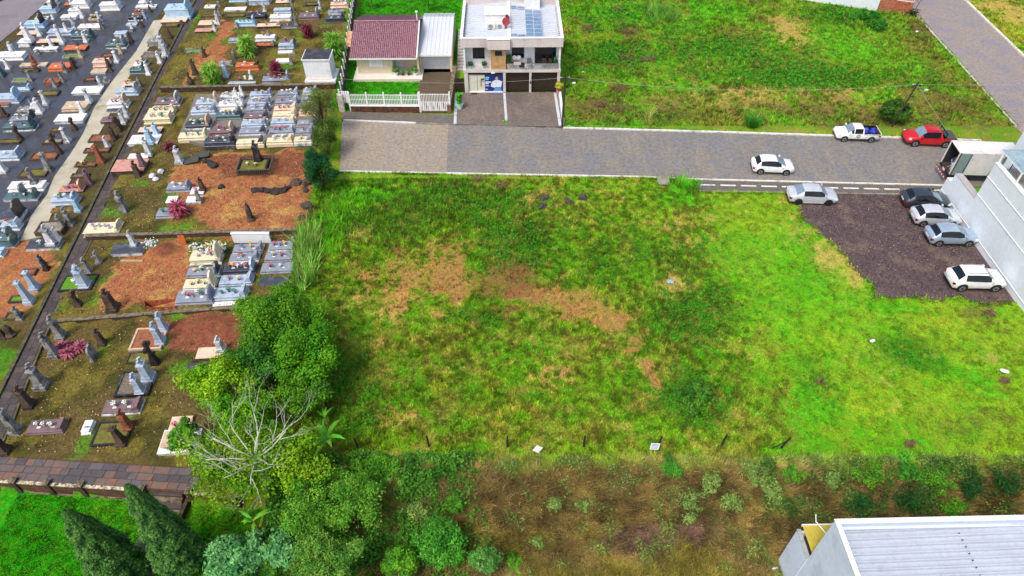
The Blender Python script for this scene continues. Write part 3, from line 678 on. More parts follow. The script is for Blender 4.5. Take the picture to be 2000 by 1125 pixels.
def ground_leaves(name, n, x0, x1, y0, y1, keep, hmax, cols, size, label, pw=1.0):
    x = RNG.uniform(x0, x1, n); y = RNG.uniform(y0, y1, n); w = keep(x, y); k = RNG.random(n) < w
    for p in NOGRASS: k &= ~inpoly(x, y, p)
    x, y = x[k], y[k]; f = fbm(x, y, 1.1, 3, 61.); z = terr(x, y) + RNG.random(len(x)) ** .7 * hmax * sm(.3, .75, f)
    c = mixa(np.repeat(np.array(s2l(cols[0]))[None], len(x), 0), np.array(s2l(cols[1])), fbm(x, y, .9, 3, 71.)) * RNG.uniform(.7, 1.2, (len(x), 1))
    leafscatter(name, x, y, z, size, c, label, 'undergrowth')
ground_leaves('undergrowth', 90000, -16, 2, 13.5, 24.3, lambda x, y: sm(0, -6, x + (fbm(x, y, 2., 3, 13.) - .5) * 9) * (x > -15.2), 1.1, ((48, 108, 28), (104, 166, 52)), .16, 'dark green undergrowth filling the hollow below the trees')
ground_leaves('bank_weeds', 110000, -8, 36, 14.5, 24.2, lambda x, y: sm(.47, .66, fbm(x, y, 1.2, 4, 81.) + .1 * sm(8, 20, x) + .06 * sm(22.5, 23.6, y)), .6, ((84, 116, 50), (156, 178, 88)), .12, 'pale green weeds scattered over the dry bank')
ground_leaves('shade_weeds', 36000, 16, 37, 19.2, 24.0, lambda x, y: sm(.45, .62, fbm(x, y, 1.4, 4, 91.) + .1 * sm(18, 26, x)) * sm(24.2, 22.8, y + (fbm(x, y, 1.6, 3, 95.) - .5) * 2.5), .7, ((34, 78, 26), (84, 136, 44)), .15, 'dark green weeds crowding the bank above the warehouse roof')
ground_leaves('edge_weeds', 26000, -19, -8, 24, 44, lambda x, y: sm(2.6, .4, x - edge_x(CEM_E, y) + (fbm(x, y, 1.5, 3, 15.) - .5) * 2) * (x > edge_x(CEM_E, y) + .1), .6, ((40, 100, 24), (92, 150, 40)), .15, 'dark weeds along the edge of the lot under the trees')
def edge_tufts():
    P = P_PARK; xs, ys_ = [], []
    for i in range(len(P)):
        a, b = P[i], P[(i + 1) % len(P)]
        if a[1] > 52 or a[0] > 40.0: continue
        for k in range(9): t = rnd.random(); xs.append(a[0] * (1 - t) + b[0] * t + rnd.gauss(0, .16)); ys_.append(a[1] * (1 - t) + b[1] * t + rnd.gauss(0, .16))
    x, y = np.array(xs), np.array(ys_); c = gcol(x, y - .2); tufts('edge_grass', x, y, .13, 4, .1, c * 1.2, 'ragged grass fringe around the dark gravel', 'grass')
edge_tufts()

def litter_bits(name, n, x0, x1, y0, y1, keep, cols, size, label, over=False):
    x = RNG.uniform(x0, x1, n); y = RNG.uniform(y0, y1, n); k = keep(x, y); x, y = x[k], y[k]
    t = RNG.integers(0, len(cols), len(x)); c = np.array([s2l(q) for q in cols])[t]; leafscatter(name, x, y, terr(x, y) + .05, size, c, label, 'litter', flat=2.2)
litter_bits('cemetery_litter', 30000, -50, -16, 24.5, 98, lambda x, y: (x < edge_x(CEM_E, y)) & (x > edge_x(PATH_R, y) + .2), ((120, 84, 56), (88, 60, 42), (176, 140, 96), (206, 176, 130), (70, 52, 38), (150, 96, 64)), .1, 'clods, dead leaves and chips strewn between the graves')
litter_bits('gravel_stones', 9000, 21, 40.2, 37, 53, lambda x, y: inpoly(x, y, P_PARK), ((120, 104, 104), (56, 46, 48), (150, 134, 126), (84, 70, 70)), .1, 'loose stones on the dark gravel lot')
def verge():
    xs, ys_ = [], []
    for line, off, n in (([(664, 336), (872, 340), (1250, 347), (1360, 352)], -.14, 900), ([(1366, 375), (1540, 377)], -.12, 200), ([(1100, 249.5), (1420, 258.5), (1916, 274)], .16, 900), ([(1985, 248), (1880, 131), (1790, 30)], -.1, 500)):
        P = [Vector(G(*q)) for q in line]
        for _ in range(n):
            i = rnd.randrange(len(P) - 1); t = rnd.random(); q = P[i].lerp(P[i + 1], t); g_ = float(vnoise(np.array(q.x * .6), np.array(q.y * .6)))
            if rnd.random() < g_ * 1.3: nrm = (P[i + 1] - P[i]).normalized(); nrm = Vector((-nrm.y, nrm.x)); w = q + nrm * (off + rnd.gauss(0, .07)); xs.append(w.x); ys_.append(w.y)
    x, y = np.array(xs), np.array(ys_); tufts('verge_grass', x, y, .2, 5, .1, gcol(x, y) * 1.2, 'ragged grass leaning over the kerbs', 'grass', lean=.9)
verge()

x, y = scatter(15000, -8, 34, 14.5, 23.8, lambda x, y: RNG.random(len(x)) < sm(.35, .65, fbm(x, y, 1.6, 3, 97.)))
tufts('dry_stalks', x, y, .55, 4, .2, np.array([s2l(q) for q in ((196, 176, 120), (150, 130, 84), (120, 126, 66))])[RNG.integers(0, 3, len(x))], 'thin pale dry stalks standing over the bank', 'dry grass', lean=.9, wid=.014)
# ================================================================== GRAVES
GR = math.radians(4.0)
GC = {  # code: (colour word, rgb, moss, rough, stain, amount)
 'W': ('white', (236, 236, 234), 0, .5, (170, 172, 176), .15), 'L': ('pale blue', (178, 194, 212), 0, .35, (140, 152, 168), .3), 'G': ('grey', (146, 152, 166), 0, .4, (110, 114, 126), .3),
 'D': ('dark grey', (66, 70, 80), .05, .3, (100, 104, 114), .3), 'T': ('teal', (84, 112, 116), 0, .3, (60, 84, 92), .3), 'B': ('mossy brown', (92, 72, 60), .25, .9, (52, 44, 40), .45),
 'M': ('weathered grey', (150, 150, 148), .12, .9, (74, 72, 66), .45), 'P': ('pink', (206, 152, 136), 0, .35, (170, 120, 106), .3), 'R': ('red-brown', (158, 92, 64), .1, .8, (100, 60, 46), .4),
 'C': ('cream', (228, 216, 182), 0, .55, (196, 184, 150), .2), 'O': ('orange tiled', (206, 116, 70), 0, .6, (160, 84, 54), .3), 'K': ('black', (40, 40, 46), .12, .35, (80, 80, 84), .3),
 'S': ('sky-blue', (176, 208, 230), 0, .5, (150, 180, 206), .25), 'X': ('peach', (236, 200, 176), 0, .5, (206, 166, 142), .25), 'N': ('tan', (206, 184, 154), .05, .6, (170, 146, 120), .3),
 'U': ('mauve-brown', (128, 104, 108), 0, .4, (100, 80, 86), .3), 'V': ('whitewashed', (214, 218, 222), .04, .8, (120, 120, 116), .4), 'E': ('earth brown', (150, 112, 78), .2, .9, (90, 70, 50), .5)}
def GM(c):
    w, rgb, moss, r, st, am = GC[c]; return stone('grave_' + c, rgb, r, .12, 2.5, st, am, moss, .5, .2)
M_FILL = {'soil': stone('fill_soil', (150, 98, 70), .95, .2, 4, (120, 66, 44), .4), 'moss': stone('fill_moss', (112, 112, 44), .95, .3, 3, (90, 78, 50), .4),
          'grass': stone('fill_grass', (84, 142, 30), .95, .3, 5, (120, 130, 40), .4), 'gravel': stone('fill_gravel', (122, 112, 96), .9, .3, 9, (86, 78, 66), .4),
          'conc': stone('fill_concrete', (150, 146, 132), .9, .2, 2, (110, 104, 92), .4)}
FILLW = {'soil': 'red earth', 'moss': 'mossy', 'grass': 'grassy', 'gravel': 'gravel', 'conc': 'concrete filled'}
CROP = {1: (0, 0, 4.326), 2: (300, 0, 4.6875), 3: (0, 200, 4.018), 4: (200, 160, 3.75), 5: (0, 430, 4.891), 6: (300, 430, 5.358), 7: (0, 590, 3.63), 8: (0, 830, 3.814), 9: (0, 0, 8.652), 10: (160, 0, 7.5)}
def cp(c, x, y): o = CROP[c]; return o[0] + x / o[2], o[1] + y / o[2]
ROWS = {'A': ('beside the dark stone path', 'graves along the stone path'), 'B': ('between concrete walk and wet lane', 'graves between the walk and wet lane'), 'C': ('in the row across the wet lane', 'graves across the wet lane'),
        'D': ('in the row by the asphalt road', 'graves near the asphalt road'), 'T': ('on the terrace above the long wall', 'graves above the long wall'), 'K': ('in the crowded tomb block', 'tombs of the crowded block'),
        'H': ('on the bare earth terrace', 'graves on the bare earth terrace'), 'J': ('near the open grave', 'graves near the open grave'), 'Q': ('in the plot by the slab walkway', 'graves by the slab walkway')}
FLW = {'p': ('pink', (232, 96, 140)), 'w': ('white', (240, 238, 230)), 'y': ('yellow', (240, 196, 50)), 'v': ('violet', (176, 130, 200)), 'b': ('blue', (60, 130, 200)), 'g': ('teal green', (40, 140, 110)), 'r': ('red', (206, 50, 50)), 'o': ('orange', (236, 130, 80)), 'c': ('cream', (236, 220, 160))}
GRAVES = []
def head_mesh(root, typ, x, y, z, h, c, W=.9):
    """a grave marker with its parts, standing at local x, y, z; its face looks to the foot of the grave (-x)"""
    m = GM(c)
    if typ == 'head':        # upright slab with sloping shoulders
        b = MB(); w = W * .46; b.side([(x - .12, z), (x + .14, z), (x + .14, z + .16), (x - .12, z + .16)], y - w - .06, y + w + .06); b.build('headstone_base', m, root)
        pr_ = [(y - w, z + .15), (y + w, z + .15), (y + w, z + h * .78), (y + w * .45, z + h), (y - w * .45, z + h), (y - w, z + h * .78)]
        n = len(pr_); MB().add([(x - .06, p[0], p[1]) for p in pr_] + [(x + .1, p[0], p[1]) for p in pr_], [tuple(range(n - 1, -1, -1)), tuple(range(n, 2 * n))] + [(i, (i + 1) % n, (i + 1) % n + n, i + n) for i in range(n)]).build('headstone', m, root)
    elif typ == 'wedge':     # low sloping book-shaped stone
        w = W * .42; MB().side([(x - .3, z), (x + .2, z), (x + .2, z + h), (x + .05, z + h), (x - .22, z + h * .35)], y - w, y + w).build('headstone', m, root)
    elif typ == 'cross':
        s = min(.16, h * .1); MB().box(x - .28, x + .28, y - .28, y + .28, z - .1, z + h * .22, .05, .05).box(x - .2, x + .2, y - .2, y + .2, z + h * .22, z + h * .42, .05, .05).build('pedestal', m, root)
        MB().box(x - s * .6, x + s * .6, y - s, y + s, z + h * .4, z + h).build('cross_post', m, root); MB().box(x - s * .6 - .003, x + s * .6 + .003, y - h * .22, y + h * .22, z + h * .72, z + h * .72 + s * 1.7).build('cross_arm', m, root)
    elif typ in ('stele', 'obel', 'tiers'):
        k = 1.0 if typ != 'tiers' else 1.25; a = min(.34, .11 + h * .105) * k
        MB().box(x - a, x + a, y - a * 1.15, y + a * 1.15, z - .12, z + h * .13).box(x - a * .82, x + a * .82, y - a * .95, y + a * .95, z + h * .13, z + h * .24, .03, .03).build('pedestal', m, root)
        t = a * .68; top = .72 if typ != 'obel' else .86
        MB().box(x - t, x + t, y - t * 1.1, y + t * 1.1, z + h * .24, z + h * top, t * (.22 if typ != 'obel' else .45), t * (.22 if typ != 'obel' else .45)).build('shaft', m, root)
        MB().box(x - t * 1.0, x + t * 1.0, y - t * 1.1, y + t * 1.1, z + h * top, z + h * (top + .05), .02, .02).box(x - t * .6, x + t * .6, y - t * .7, y + t * .7, z + h * (top + .05), z + h * (top + .1), t * .25, t * .3).build('cap', m, root)
        if typ != 'obel' and h > .9:
            s = .05 + .02 * h; MB().box(x - s * .7, x + s * .7, y - s, y + s, z + h * (top + .08), z + h).box(x - s * .66, x + s * .66, y - s * 3, y + s * 3, z + h * .88, z + h * .88 + s * 1.6).build('cross', m, root)
        if c in 'BMKV':
            ta = t * .2; MB().add([(x - t - .012, y - t * .7, z + h * .3), (x - t - .012, y + t * .7, z + h * .3), (x - t + t * .2 - .012, y + t * .55, z + h * .62), (x - t + t * .2 - .012, y - t * .55, z + h * .62)], [(0, 3, 2, 1)]).build('plaque', GM('V' if c != 'B' else 'M'), root)
    elif typ == 'stump':
        b = MB(); b.lathe([(.42, -.1), (.4, .15), (.3, .3), (.26, h * .5), (.2, h * .8), (.06, h)], 7, (x, y, z)); b.v = [(p[0] + rnd.uniform(-.05, .05), p[1] + rnd.uniform(-.05, .05), p[2] + rnd.uniform(-.04, .04)) for p in b.v]; b.build('broken_shaft', m, root)
HEADW = {'head': 'headstone', 'wedge': 'sloping headstone', 'cross': 'cross', 'stele': 'pillar', 'obel': 'obelisk', 'tiers': 'stepped monument', 'stump': 'broken pillar'}
BLOOM = {}
def vase_at(c, x, y, z, big=1.0):
    """a vase of cut flowers: a thing of its own that rests on the grave"""
    if c not in BLOOM:
        b = MB()
        for i in range(13):
            a = rnd.random() * 6.28; r = .15 * math.sqrt(rnd.random()); zz = .3 + .1 * math.cos(r * 8) + rnd.uniform(-.03, .03); q = .055 * rnd.uniform(.8, 1.25); px_, py_ = r * math.cos(a), r * math.sin(a)
            b.add([(px_ + q, py_, zz), (px_, py_ + q, zz), (px_ - q, py_, zz), (px_, py_ - q, zz), (px_, py_, zz + q * .7), (px_, py_, zz - q)], [(0, 1, 4), (1, 2, 4), (2, 3, 4), (3, 0, 4), (1, 0, 5), (2, 1, 5), (3, 2, 5), (0, 3, 5)])
        l = MB()
        for i in range(8):
            a = i * .8; l.add([(.03 * math.cos(a), .03 * math.sin(a), .2), (.2 * math.cos(a + .2), .2 * math.sin(a + .2), .3), (.2 * math.cos(a - .2), .2 * math.sin(a - .2), .27)], [(0, 1, 2)])
        BLOOM[c] = (b.mesh('blooms', plain('bloom_' + c, FLW[c][1], .7)), l.mesh('leaves', plain('bloom_leaf', (46, 96, 40), .7)), MB().lathe([(.06, 0), (.08, .06), (.06, .16), (.085, .22)], 8).mesh('vase', plain('vase_' + 'ab'[len(BLOOM) % 2], [(206, 206, 206), (92, 92, 98)][len(BLOOM) % 2], .4)))
    e = empty('flower_vase', (x, y, z), rnd.random() * 6); e.scale = (big, big, big)
    for nm, me in zip(('blooms', 'leaves', 'vase'), BLOOM[c]): obj(nm, me, e)
    return e
def grave(row, crop, xl, xr, yb, Wd, kind, col, heads=(), fl='', h=None, dz=0.0, note='', yr=None):
    p0 = cp(crop, xl, yb); p1 = cp(crop, xr, yb if yr is None else yr)
    x0, y0, z0 = Gt(*p0, dz); x1, y1, z1 = Gt(*p1, dz); L = max(.5, math.hypot(x1 - x0, y1 - y0))
    nm = {'tomb': 'tomb', 'slab': 'grave_slab', 'none': 'grave_monument'}.get(kind, 'grave_bed')
    root = empty(nm, (x0, y0, min(z0, z1)), GR); m = GM(col); iv = Matrix.Rotation(-GR, 2)
    def loc(px, py):
        X, Y, Z = Gt(*cp(crop, px, py), dz); v = iv @ Vector((X - x0, Y - y0)); return v.x, v.y
    if kind == 'tomb':
        h = h or .5
        MB().bbox(-.08, L + .08, -.08, Wd + .08, -.25, .12, .02).build('plinth', GM('V') if rnd.random() < .3 else m, root)
        MB().box(.02, L - .02, .03, Wd - .03, .12, h - .07).build('chest', m, root); MB().bbox(-.03, L + .03, -.02, Wd + .02, h - .07, h, .02).build('cover_slab', m, root)
        for q in range(2): MB().box(L * (.25 + .4 * q), L * (.25 + .4 * q) + .25, .3 * Wd, .45 * Wd, h, h + .012).build('nameplate', GM('G' if col in 'WLCXS' else 'W'), root)
    elif kind == 'slab':
        h = h or .22; MB().bbox(0, L, 0, Wd, -.25, h - .06, .015).build('base', GM('B') if col in 'PUXO' else GM('V'), root); MB().bbox(-.03, L + .03, -.03, Wd + .03, h - .06, h, .015).build('cover_slab', m, root)
    elif kind != 'none':
        h = h or .2; t = .14
        for q in ((0, L, 0, t), (0, L, Wd - t, Wd), (0, t, t, Wd - t), (L - t, L, t, Wd - t)): MB().box(*q, -.25, h + rnd.uniform(-.02, .02)).build('kerb', m, root)
        MB().box(t, L - t, t, Wd - t, -.2, h - .07).build('bed_fill', M_FILL[kind], root)
    else: h = 0; L = .6
    hw = None
    for hd in heads:
        if len(hd) == 3: lx, ly, hh, hz = L - .22, Wd / 2, hd[2], (h if kind == 'tomb' else (h or 0))
        else:
            if kind == 'none': lx, ly = (0, 0) if hd is heads[0] else loc(hd[2], hd[3])
            else: lx, ly = loc(hd[2], hd[3])
            hh = vtop(*cp(crop, hd[2], hd[3]), cp(crop, 0, hd[4])[1], dz); hz = 0
            if kind in ('tomb', 'slab') and -.1 < lx < L + .1 and -.1 < ly < Wd + .1: hz = h; hh = max(.4, hh - h * .5)
            if kind == 'none' and hd is heads[0]:
                X, Y, Z = Gt(*cp(crop, hd[2], hd[3]), dz); root.location = (X, Y, Z); x0, y0 = X, Y
        head_mesh(root, hd[0], lx, ly, hz, min(hh, 2.6), hd[1], Wd); hw = hw or hd
    cw = GC[col][0]; short = {'tomb': cw + ' tomb', 'slab': cw + ' slab', 'none': (GC[heads[0][1]][0] + ' ' + HEADW[heads[0][0]]) if heads else cw}.get(kind, FILLW.get(kind, '') + ' grave')
    lab = {'tomb': cw + ' tomb', 'slab': cw + ' grave slab', 'none': (GC[heads[0][1]][0] + ' grave ' + HEADW[heads[0][0]]) if heads else ''}.get(kind, FILLW.get(kind, '') + ' kerbed grave')
    if note: lab += ' ' + note
    elif kind != 'none' and hw: lab += ' with ' + ((GC[hw[1]][0].split()[-1] if GC[hw[1]][0] != cw else 'matching') + ' ' + HEADW[hw[0]])
    GRAVES.append(dict(root=root, lab=lab, row=row, short=short, fl=fl, pos=root.location.copy(), cat={'slab': 'grave slab', 'none': 'monument', 'tomb': 'tomb'}.get(kind, 'grave'), L=L, W=Wd, h=h, kind=kind))
    n = len(fl)
    for i, c in enumerate(fl):
        fx = L * (.14 + .62 * (i + .5) / n) if n > 1 else L * .4; v = Matrix.Rotation(GR, 2) @ Vector((fx, Wd * (.5 + rnd.uniform(-.15, .15))))
        e = vase_at(c, root.location.x + v.x, root.location.y + v.y, root.location.z + (h if kind in ('tomb', 'slab') else h - .08), rnd.uniform(.8, 1.15))
        GRAVES[-1].setdefault('vases', []).append((c, e))
g = grave
# --- row along the stone path
g('A', 1, 1360, 1570, 205, 2.6, 'slab', 'X', h=.3, note='platform under the sky-blue tomb')
g('A', 1, 1405, 1600, 150, 2.0, 'tomb', 'S', [('head', 'S', .9)], 'b', h=1.0, note='raised on peach platform', dz=.3)
g('A', 10, 1190, 1400, 410, 1.2, 'moss', 'B', [('stele', 'B', 1300, 560, 415), ('stump', 'B', 1470, 350, 290)])
g('A', 10, 970, 1150, 680, 1.2, 'tomb', 'M', [('tiers', 'V', 1190, 700, 470)], h=.55, note='with tall whitewashed monument')
g('A', 10, 870, 1130, 850, 1.3, 'gravel', 'M', [('tiers', 'V', 1235, 820, 590), ('stele', 'W', 1150, 920, 750)])
g('A', 10, 760, 960, 985, .9, 'slab', 'W', [('wedge', 'M', .5)], 'pw'); g('A', 10, 710, 930, 1090, .8, 'tomb', 'T', [('stele', 'W', 985, 1090, 900), ('head', 'T', .8)], 'pw')
g('A', 1, 1040, 1130, 735, .8, 'slab', 'X', [('stele', 'M', 1190, 730, 650)], 'oy'); g('A', 1, 985, 1165, 812, .9, 'tomb', 'L', [('head', 'L', .8)], 'w')
g('A', 1, 915, 1075, 915, 1.0, 'tomb', 'W', [('head', 'N', .95)], 'ppw', note='with arched tan headstone'); g('A', 1, 905, 1035, 955, .5, 'slab', 'D', [('stele', 'V', 1080, 985, 865)])
g('A', 1, 855, 1010, 1050, 1.0, 'slab', 'U', [('stele', 'V', 1050, 1040, 930)], 'p', h=.3); g('A', 1, 0, 0, 0, 1, 'none', 'B', [('cross', 'B', 1010, 1110, 985)])
g('A', 3, 690, 890, 322, 1.4, 'soil', 'B', [('stele', 'B', 900, 290, 180), ('stele', 'B', 945, 205, 110)]); g('A', 3, 655, 850, 405, .8, 'soil', 'B', [('stele', 'V', 850, 355, 265)], 'w')
g('A', 3, 585, 745, 515, .8, 'soil', 'B', [('obel', 'R', 800, 470, 325)], 'c'); g('A', 3, 555, 690, 603, .7, 'gravel', 'B', [('stele', 'U', 710, 640, 525)])
g('A', 3, 465, 650, 715, .9, 'slab', 'P', [('head', 'P', .9)], 'yvpvpo', note='heaped with bright flowers'); g('A', 3, 410, 600, 812, 1.0, 'tomb', 'L', [('stele', 'S', 620, 850, 735), ('head', 'L', .6)], 'wgwb')
g('A', 3, 400, 590, 872, .6, 'moss', 'E', [('stele', 'M', 545, 935, 825)]); g('A', 3, 283, 490, 1055, 1.6, 'conc', 'B', [('stele', 'M', 500, 990, 880), ('stele', 'M', 560, 960, 850)], h=.45)
g('A', 5, 258, 560, 300, 1.2, 'slab', 'D', [('tiers', 'V', 520, 245, 60), ('stele', 'W', 575, 215, 90)], 'w', h=.35, note='with ribbed white monument')
g('A', 5, 0, 0, 0, 1, 'none', 'B', [('stele', 'M', 415, 430, 330), ('stele', 'K', 450, 470, 370)]); g('A', 5, 200, 330, 540, .8, 'soil', 'B', [('obel', 'L', 345, 660, 480)])
g('A', 5, 80, 240, 800, .8, 'grass', 'B', [('obel', 'L', 290, 785, 570)]); g('A', 5, 40, 175, 965, .8, 'moss', 'B', [('stele', 'M', 200, 940, 830)])
g('A', 5, 0, 0, 0, 1, 'none', 'B', [('stump', 'B', 110, 1100, 1000), ('stele', 'B', 40, 1120, 1030)])
# --- row between walk and wet lane
g('B', 10, 280, 545, 160, 1.2, 'tomb', 'W', [('head', 'W', 1.0)], h=.75); g('B', 10, 790, 1080, 130, .8, 'slab', 'W', [('stele', 'V', 1040, 110, 10)], note='under pale monuments')
g('B', 10, 830, 960, 65, .8, 'slab', 'W', [('head', 'W', .9)]); g('B', 10, 750, 900, 225, .8, 'slab', 'R', [('stele', 'B', 1010, 180, 80)], 'oc')
g('B', 10, 690, 880, 310, .7, 'tomb', 'K', [('stele', 'L', 930, 270, 150)], 'w'); g('B', 10, 650, 800, 390, .7, 'slab', 'L', [('stele', 'L', 810, 350, 250), ('stele', 'B', 890, 400, 290)])
g('B', 10, 600, 740, 470, .6, 'slab', 'D', [('stele', 'V', 745, 440, 330)]); g('B', 10, 485, 650, 545, .8, 'slab', 'L', [('stele', 'B', 730, 620, 470)], h=.45)
g('B', 10, 365, 640, 720, 1.0, 'tomb', 'T', [('head', 'G', 1.0), ('stele', 'N', 575, 780, 640)], 'gwg', note='with pale green flowers'); g('B', 10, 275, 440, 855, .9, 'soil', 'B', [('obel', 'W', 520, 910, 740)])
g('B', 10, 175, 380, 985, 1.1, 'tomb', 'X', [('stele', 'B', 400, 980, 840)], 'r', h=.6); g('B', 10, 135, 340, 1090, 1.0, 'slab', 'N', [('stele', 'B', 430, 1050, 930)])
g('B', 1, 705, 800, 695, .8, 'soil', 'B', [('stump', 'M', 905, 690, 640)], note='ringed by a low rim'); g('B', 1, 612, 840, 808, 1.5, 'slab', 'W', [('stele', 'V', 860, 740, 655)], h=.3, note='broad and bright with white pillar')
g('B', 1, 530, 725, 945, 1.6, 'tomb', 'N', [('obel', 'V', 765, 880, 750)], h=.35); g('B', 1, 468, 700, 1052, 1.4, 'slab', 'W', [('obel', 'W', 700, 950, 850)], h=.4)
g('B', 3, 390, 480, 240, .7, 'moss', 'B', [('cross', 'B', 590, 215, 120)]); g('B', 3, 330, 480, 335, .9, 'conc', 'B', [('obel', 'V', 535, 310, 190)])
g('B', 3, 230, 430, 462, 1.3, 'soil', 'B', [('cross', 'B', 470, 400, 245)], 'c', note='with tall dark brown cross'); g('B', 3, 140, 350, 597, 1.3, 'moss', 'B', [('obel', 'M', 390, 530, 385)])
g('B', 3, 75, 335, 705, 1.1, 'tomb', 'W', [('stele', 'M', 290, 660, 530)], 'p', h=.45, note='framed by red-brown tiles'); g('B', 3, 35, 290, 785, .9, 'slab', 'T', [('head', 'T', .8), ('head', 'T', 205, 740, 655)], 'bw', h=.35)
g('B', 3, 0, 165, 945, 1.5, 'slab', 'D', [('head', 'K', 1.4)], h=.45, note='glossy with tall black headstone'); g('B', 3, 20, 150, 1010, .8, 'tomb', 'L', [('wedge', 'L', .5)], 'r')
g('B', 3, -40, 105, 1120, 1.0, 'tomb', 'T', [('head', 'T', 1.0)]); g('B', 5, -60, 140, 275, 1.0, 'slab', 'T', [('head', 'T', .8)], note='on rounded teal apron'); g('B', 5, -40, 30, 360, .8, 'tomb', 'S')
# --- row across the wet lane
g('C', 9, 1220, 1500, 150, 1.2, 'tomb', 'W', [('head', 'W', .9)], h=.7); g('C', 9, 1170, 1330, 240, .8, 'tomb', 'W', [('stele', 'W', 1400, 300, 110)], 'b'); g('C', 9, 1040, 1290, 345, .9, 'slab', 'W', [('stele', 'V', 1270, 480, 290)], h=.4)
g('C', 9, 1500, 1660, 350, 1.3, 'moss', 'N', [('obel', 'V', 1700, 370, 190)], 'cc'); g('C', 9, 1320, 1690, 510, 1.2, 'slab', 'W', [('stele', 'M', 1735, 480, 320)], 'rr', h=.3, note='with dark red blooms')
g('C', 9, 1230, 1560, 680, 1.0, 'tomb', 'T', [('stele', 'W', 1460, 710, 530), ('head', 'T', .7)], 'ww'); g('C', 9, 1090, 1440, 880, 1.2, 'slab', 'O', [('stele', 'B', 1330, 800, 730)], h=.3)
g('C', 9, 1050, 1330, 1000, .9, 'grass', 'M', [('obel', 'N', 1380, 970, 780), ('stump', 'B', 1230, 1060, 960)]); g('C', 1, 415, 590, 605, 1.4, 'tomb', 'O', [('stele', 'M', 560, 610, 520), ('stele', 'B', 630, 580, 490)], h=.4)
g('C', 1, 370, 500, 722, 1.2, 'soil', 'R', [('obel', 'M', 470, 735, 655), ('stele', 'M', 535, 690, 605)], h=.3); g('C', 1, 295, 480, 822, 1.1, 'moss', 'B', [('obel', 'V', 395, 880, 760)])
g('C', 1, 210, 300, 905, .8, 'slab', 'D', [('tiers', 'W', 345, 950, 830)], 'b'); g('C', 1, 145, 275, 975, 1.2, 'tomb', 'M', [('stump', 'V', 305, 940, 880)], h=.4)
g('C', 1, 95, 295, 1052, .8, 'tomb', 'G', [('head', 'D', .9)], 'ww'); g('C', 1, 38, 285, 1115, 1.0, 'tomb', 'T', [('head', 'T', 1.0)], 'wg'); g('C', 3, -30, 150, 335, .8, 'moss', 'B', [('cross', 'B', 165, 295, 185)])
g('C', 3, -30, 145, 462, 1.3, 'tomb', 'L', [('wedge', 'L', .6)], 'w', h=.4); g('C', 3, 0, 0, 0, 1, 'none', 'W', [('obel', 'W', 35, 545, 420)])
g('C', 1, -20, 70, 905, .6, 'slab', 'R', [('stele', 'B', 45, 980, 890)]); g('C', 1, -60, 60, 1000, .6, 'soil', 'B')
# --- row by the road
g('D', 9, 815, 960, 110, .9, 'tomb', 'W', [('head', 'W', .8)], h=.6); g('D', 9, 690, 950, 230, 1.1, 'tomb', 'S', [('head', 'D', 1.0)], h=.6); g('D', 9, 1090, 1230, 110, .8, 'slab', 'O', [('head', 'W', .9)])
g('D', 9, 590, 800, 340, .7, 'grass', 'W', [('stele', 'W', 900, 320, 230)], 'yy', note='planted with yellow flowers'); g('D', 9, 430, 740, 480, 1.2, 'tomb', 'S', [('head', 'K', 1.2)], h=.55)
g('D', 9, 300, 600, 610, 1.0, 'slab', 'X', [('stele', 'W', 680, 600, 400)]); g('D', 9, 330, 500, 800, 1.2, 'tomb', 'W', [('tiers', 'W', 540, 760, 420)], h=.6, note='with big white monument')
g('D', 9, 820, 1200, 610, 1.2, 'tomb', 'L', [('stele', 'W', 1060, 730, 420), ('stele', 'W', 1150, 570, 420)], h=.45); g('D', 9, 640, 990, 770, 1.0, 'slab', 'X', [('stele', 'W', 880, 790, 620)], h=.4)
g('D', 9, 585, 960, 885, .7, 'slab', 'W', [('stele', 'M', 660, 910, 810)], 'w', h=.35); g('D', 9, -40, 380, 1030, 1.4, 'tomb', 'W', [('tiers', 'V', 240, 920, 700)], h=.5, note='with stepped greenish monument')
g('D', 1, 170, 385, 572, .8, 'slab', 'N', [('stump', 'R', 300, 560, 470)], h=.2); g('D', 1, 0, 0, 0, 1, 'none', 'T', [('tiers', 'T', 15, 640, 500)]); g('D', 1, 0, 0, 0, 1, 'none', 'W', [('stele', 'W', 75, 580, 490)])
g('D', 1, 100, 225, 705, .9, 'grass', 'M', [('obel', 'M', 265, 680, 590)], note='with planted green hedge bed'); g('D', 1, 180, 290, 610, .6, 'moss', 'B', [('stump', 'B', 315, 600, 560)])
g('D', 1, -30, 155, 880, 1.3, 'tomb', 'L', [('head', 'S', 1.0)], h=.6); g('D', 1, 130, 255, 775, .6, 'slab', 'S', [('wedge', 'S', .5)])
# --- terrace above the long wall
g('T', 2, 465, 560, 85, .9, 'slab', 'W', [('stele', 'M', 600, 60, 0)], 'o'); g('T', 2, 410, 560, 245, 1.3, 'slab', 'X', [('stele', 'V', 595, 220, 100)], h=.25); g('T', 2, 383, 530, 308, .8, 'slab', 'P', [('stele', 'V', 560, 280, 185)], h=.3)
g('T', 2, 430, 550, 165, .8, 'moss', 'B', [('stele', 'M', 610, 150, 80)]); g('T', 2, 650, 840, 108, .9, 'slab', 'W'); g('T', 2, 695, 850, 22, .8, 'tomb', 'S', [('stele', 'M', 850, 60, 0)])
g('T', 2, 650, 830, 165, .9, 'moss', 'B'); g('T', 2, 880, 1060, 48, 1.0, 'tomb', 'L', [('head', 'L', 1.0), ('stele', 'V', 1020, 110, 20)], h=.6); g('T', 2, 855, 1020, 185, 1.3, 'tomb', 'K', [('stele', 'K', 910, 215, 130)], 'ov', h=.5, note='with pinkish top and dark vases')
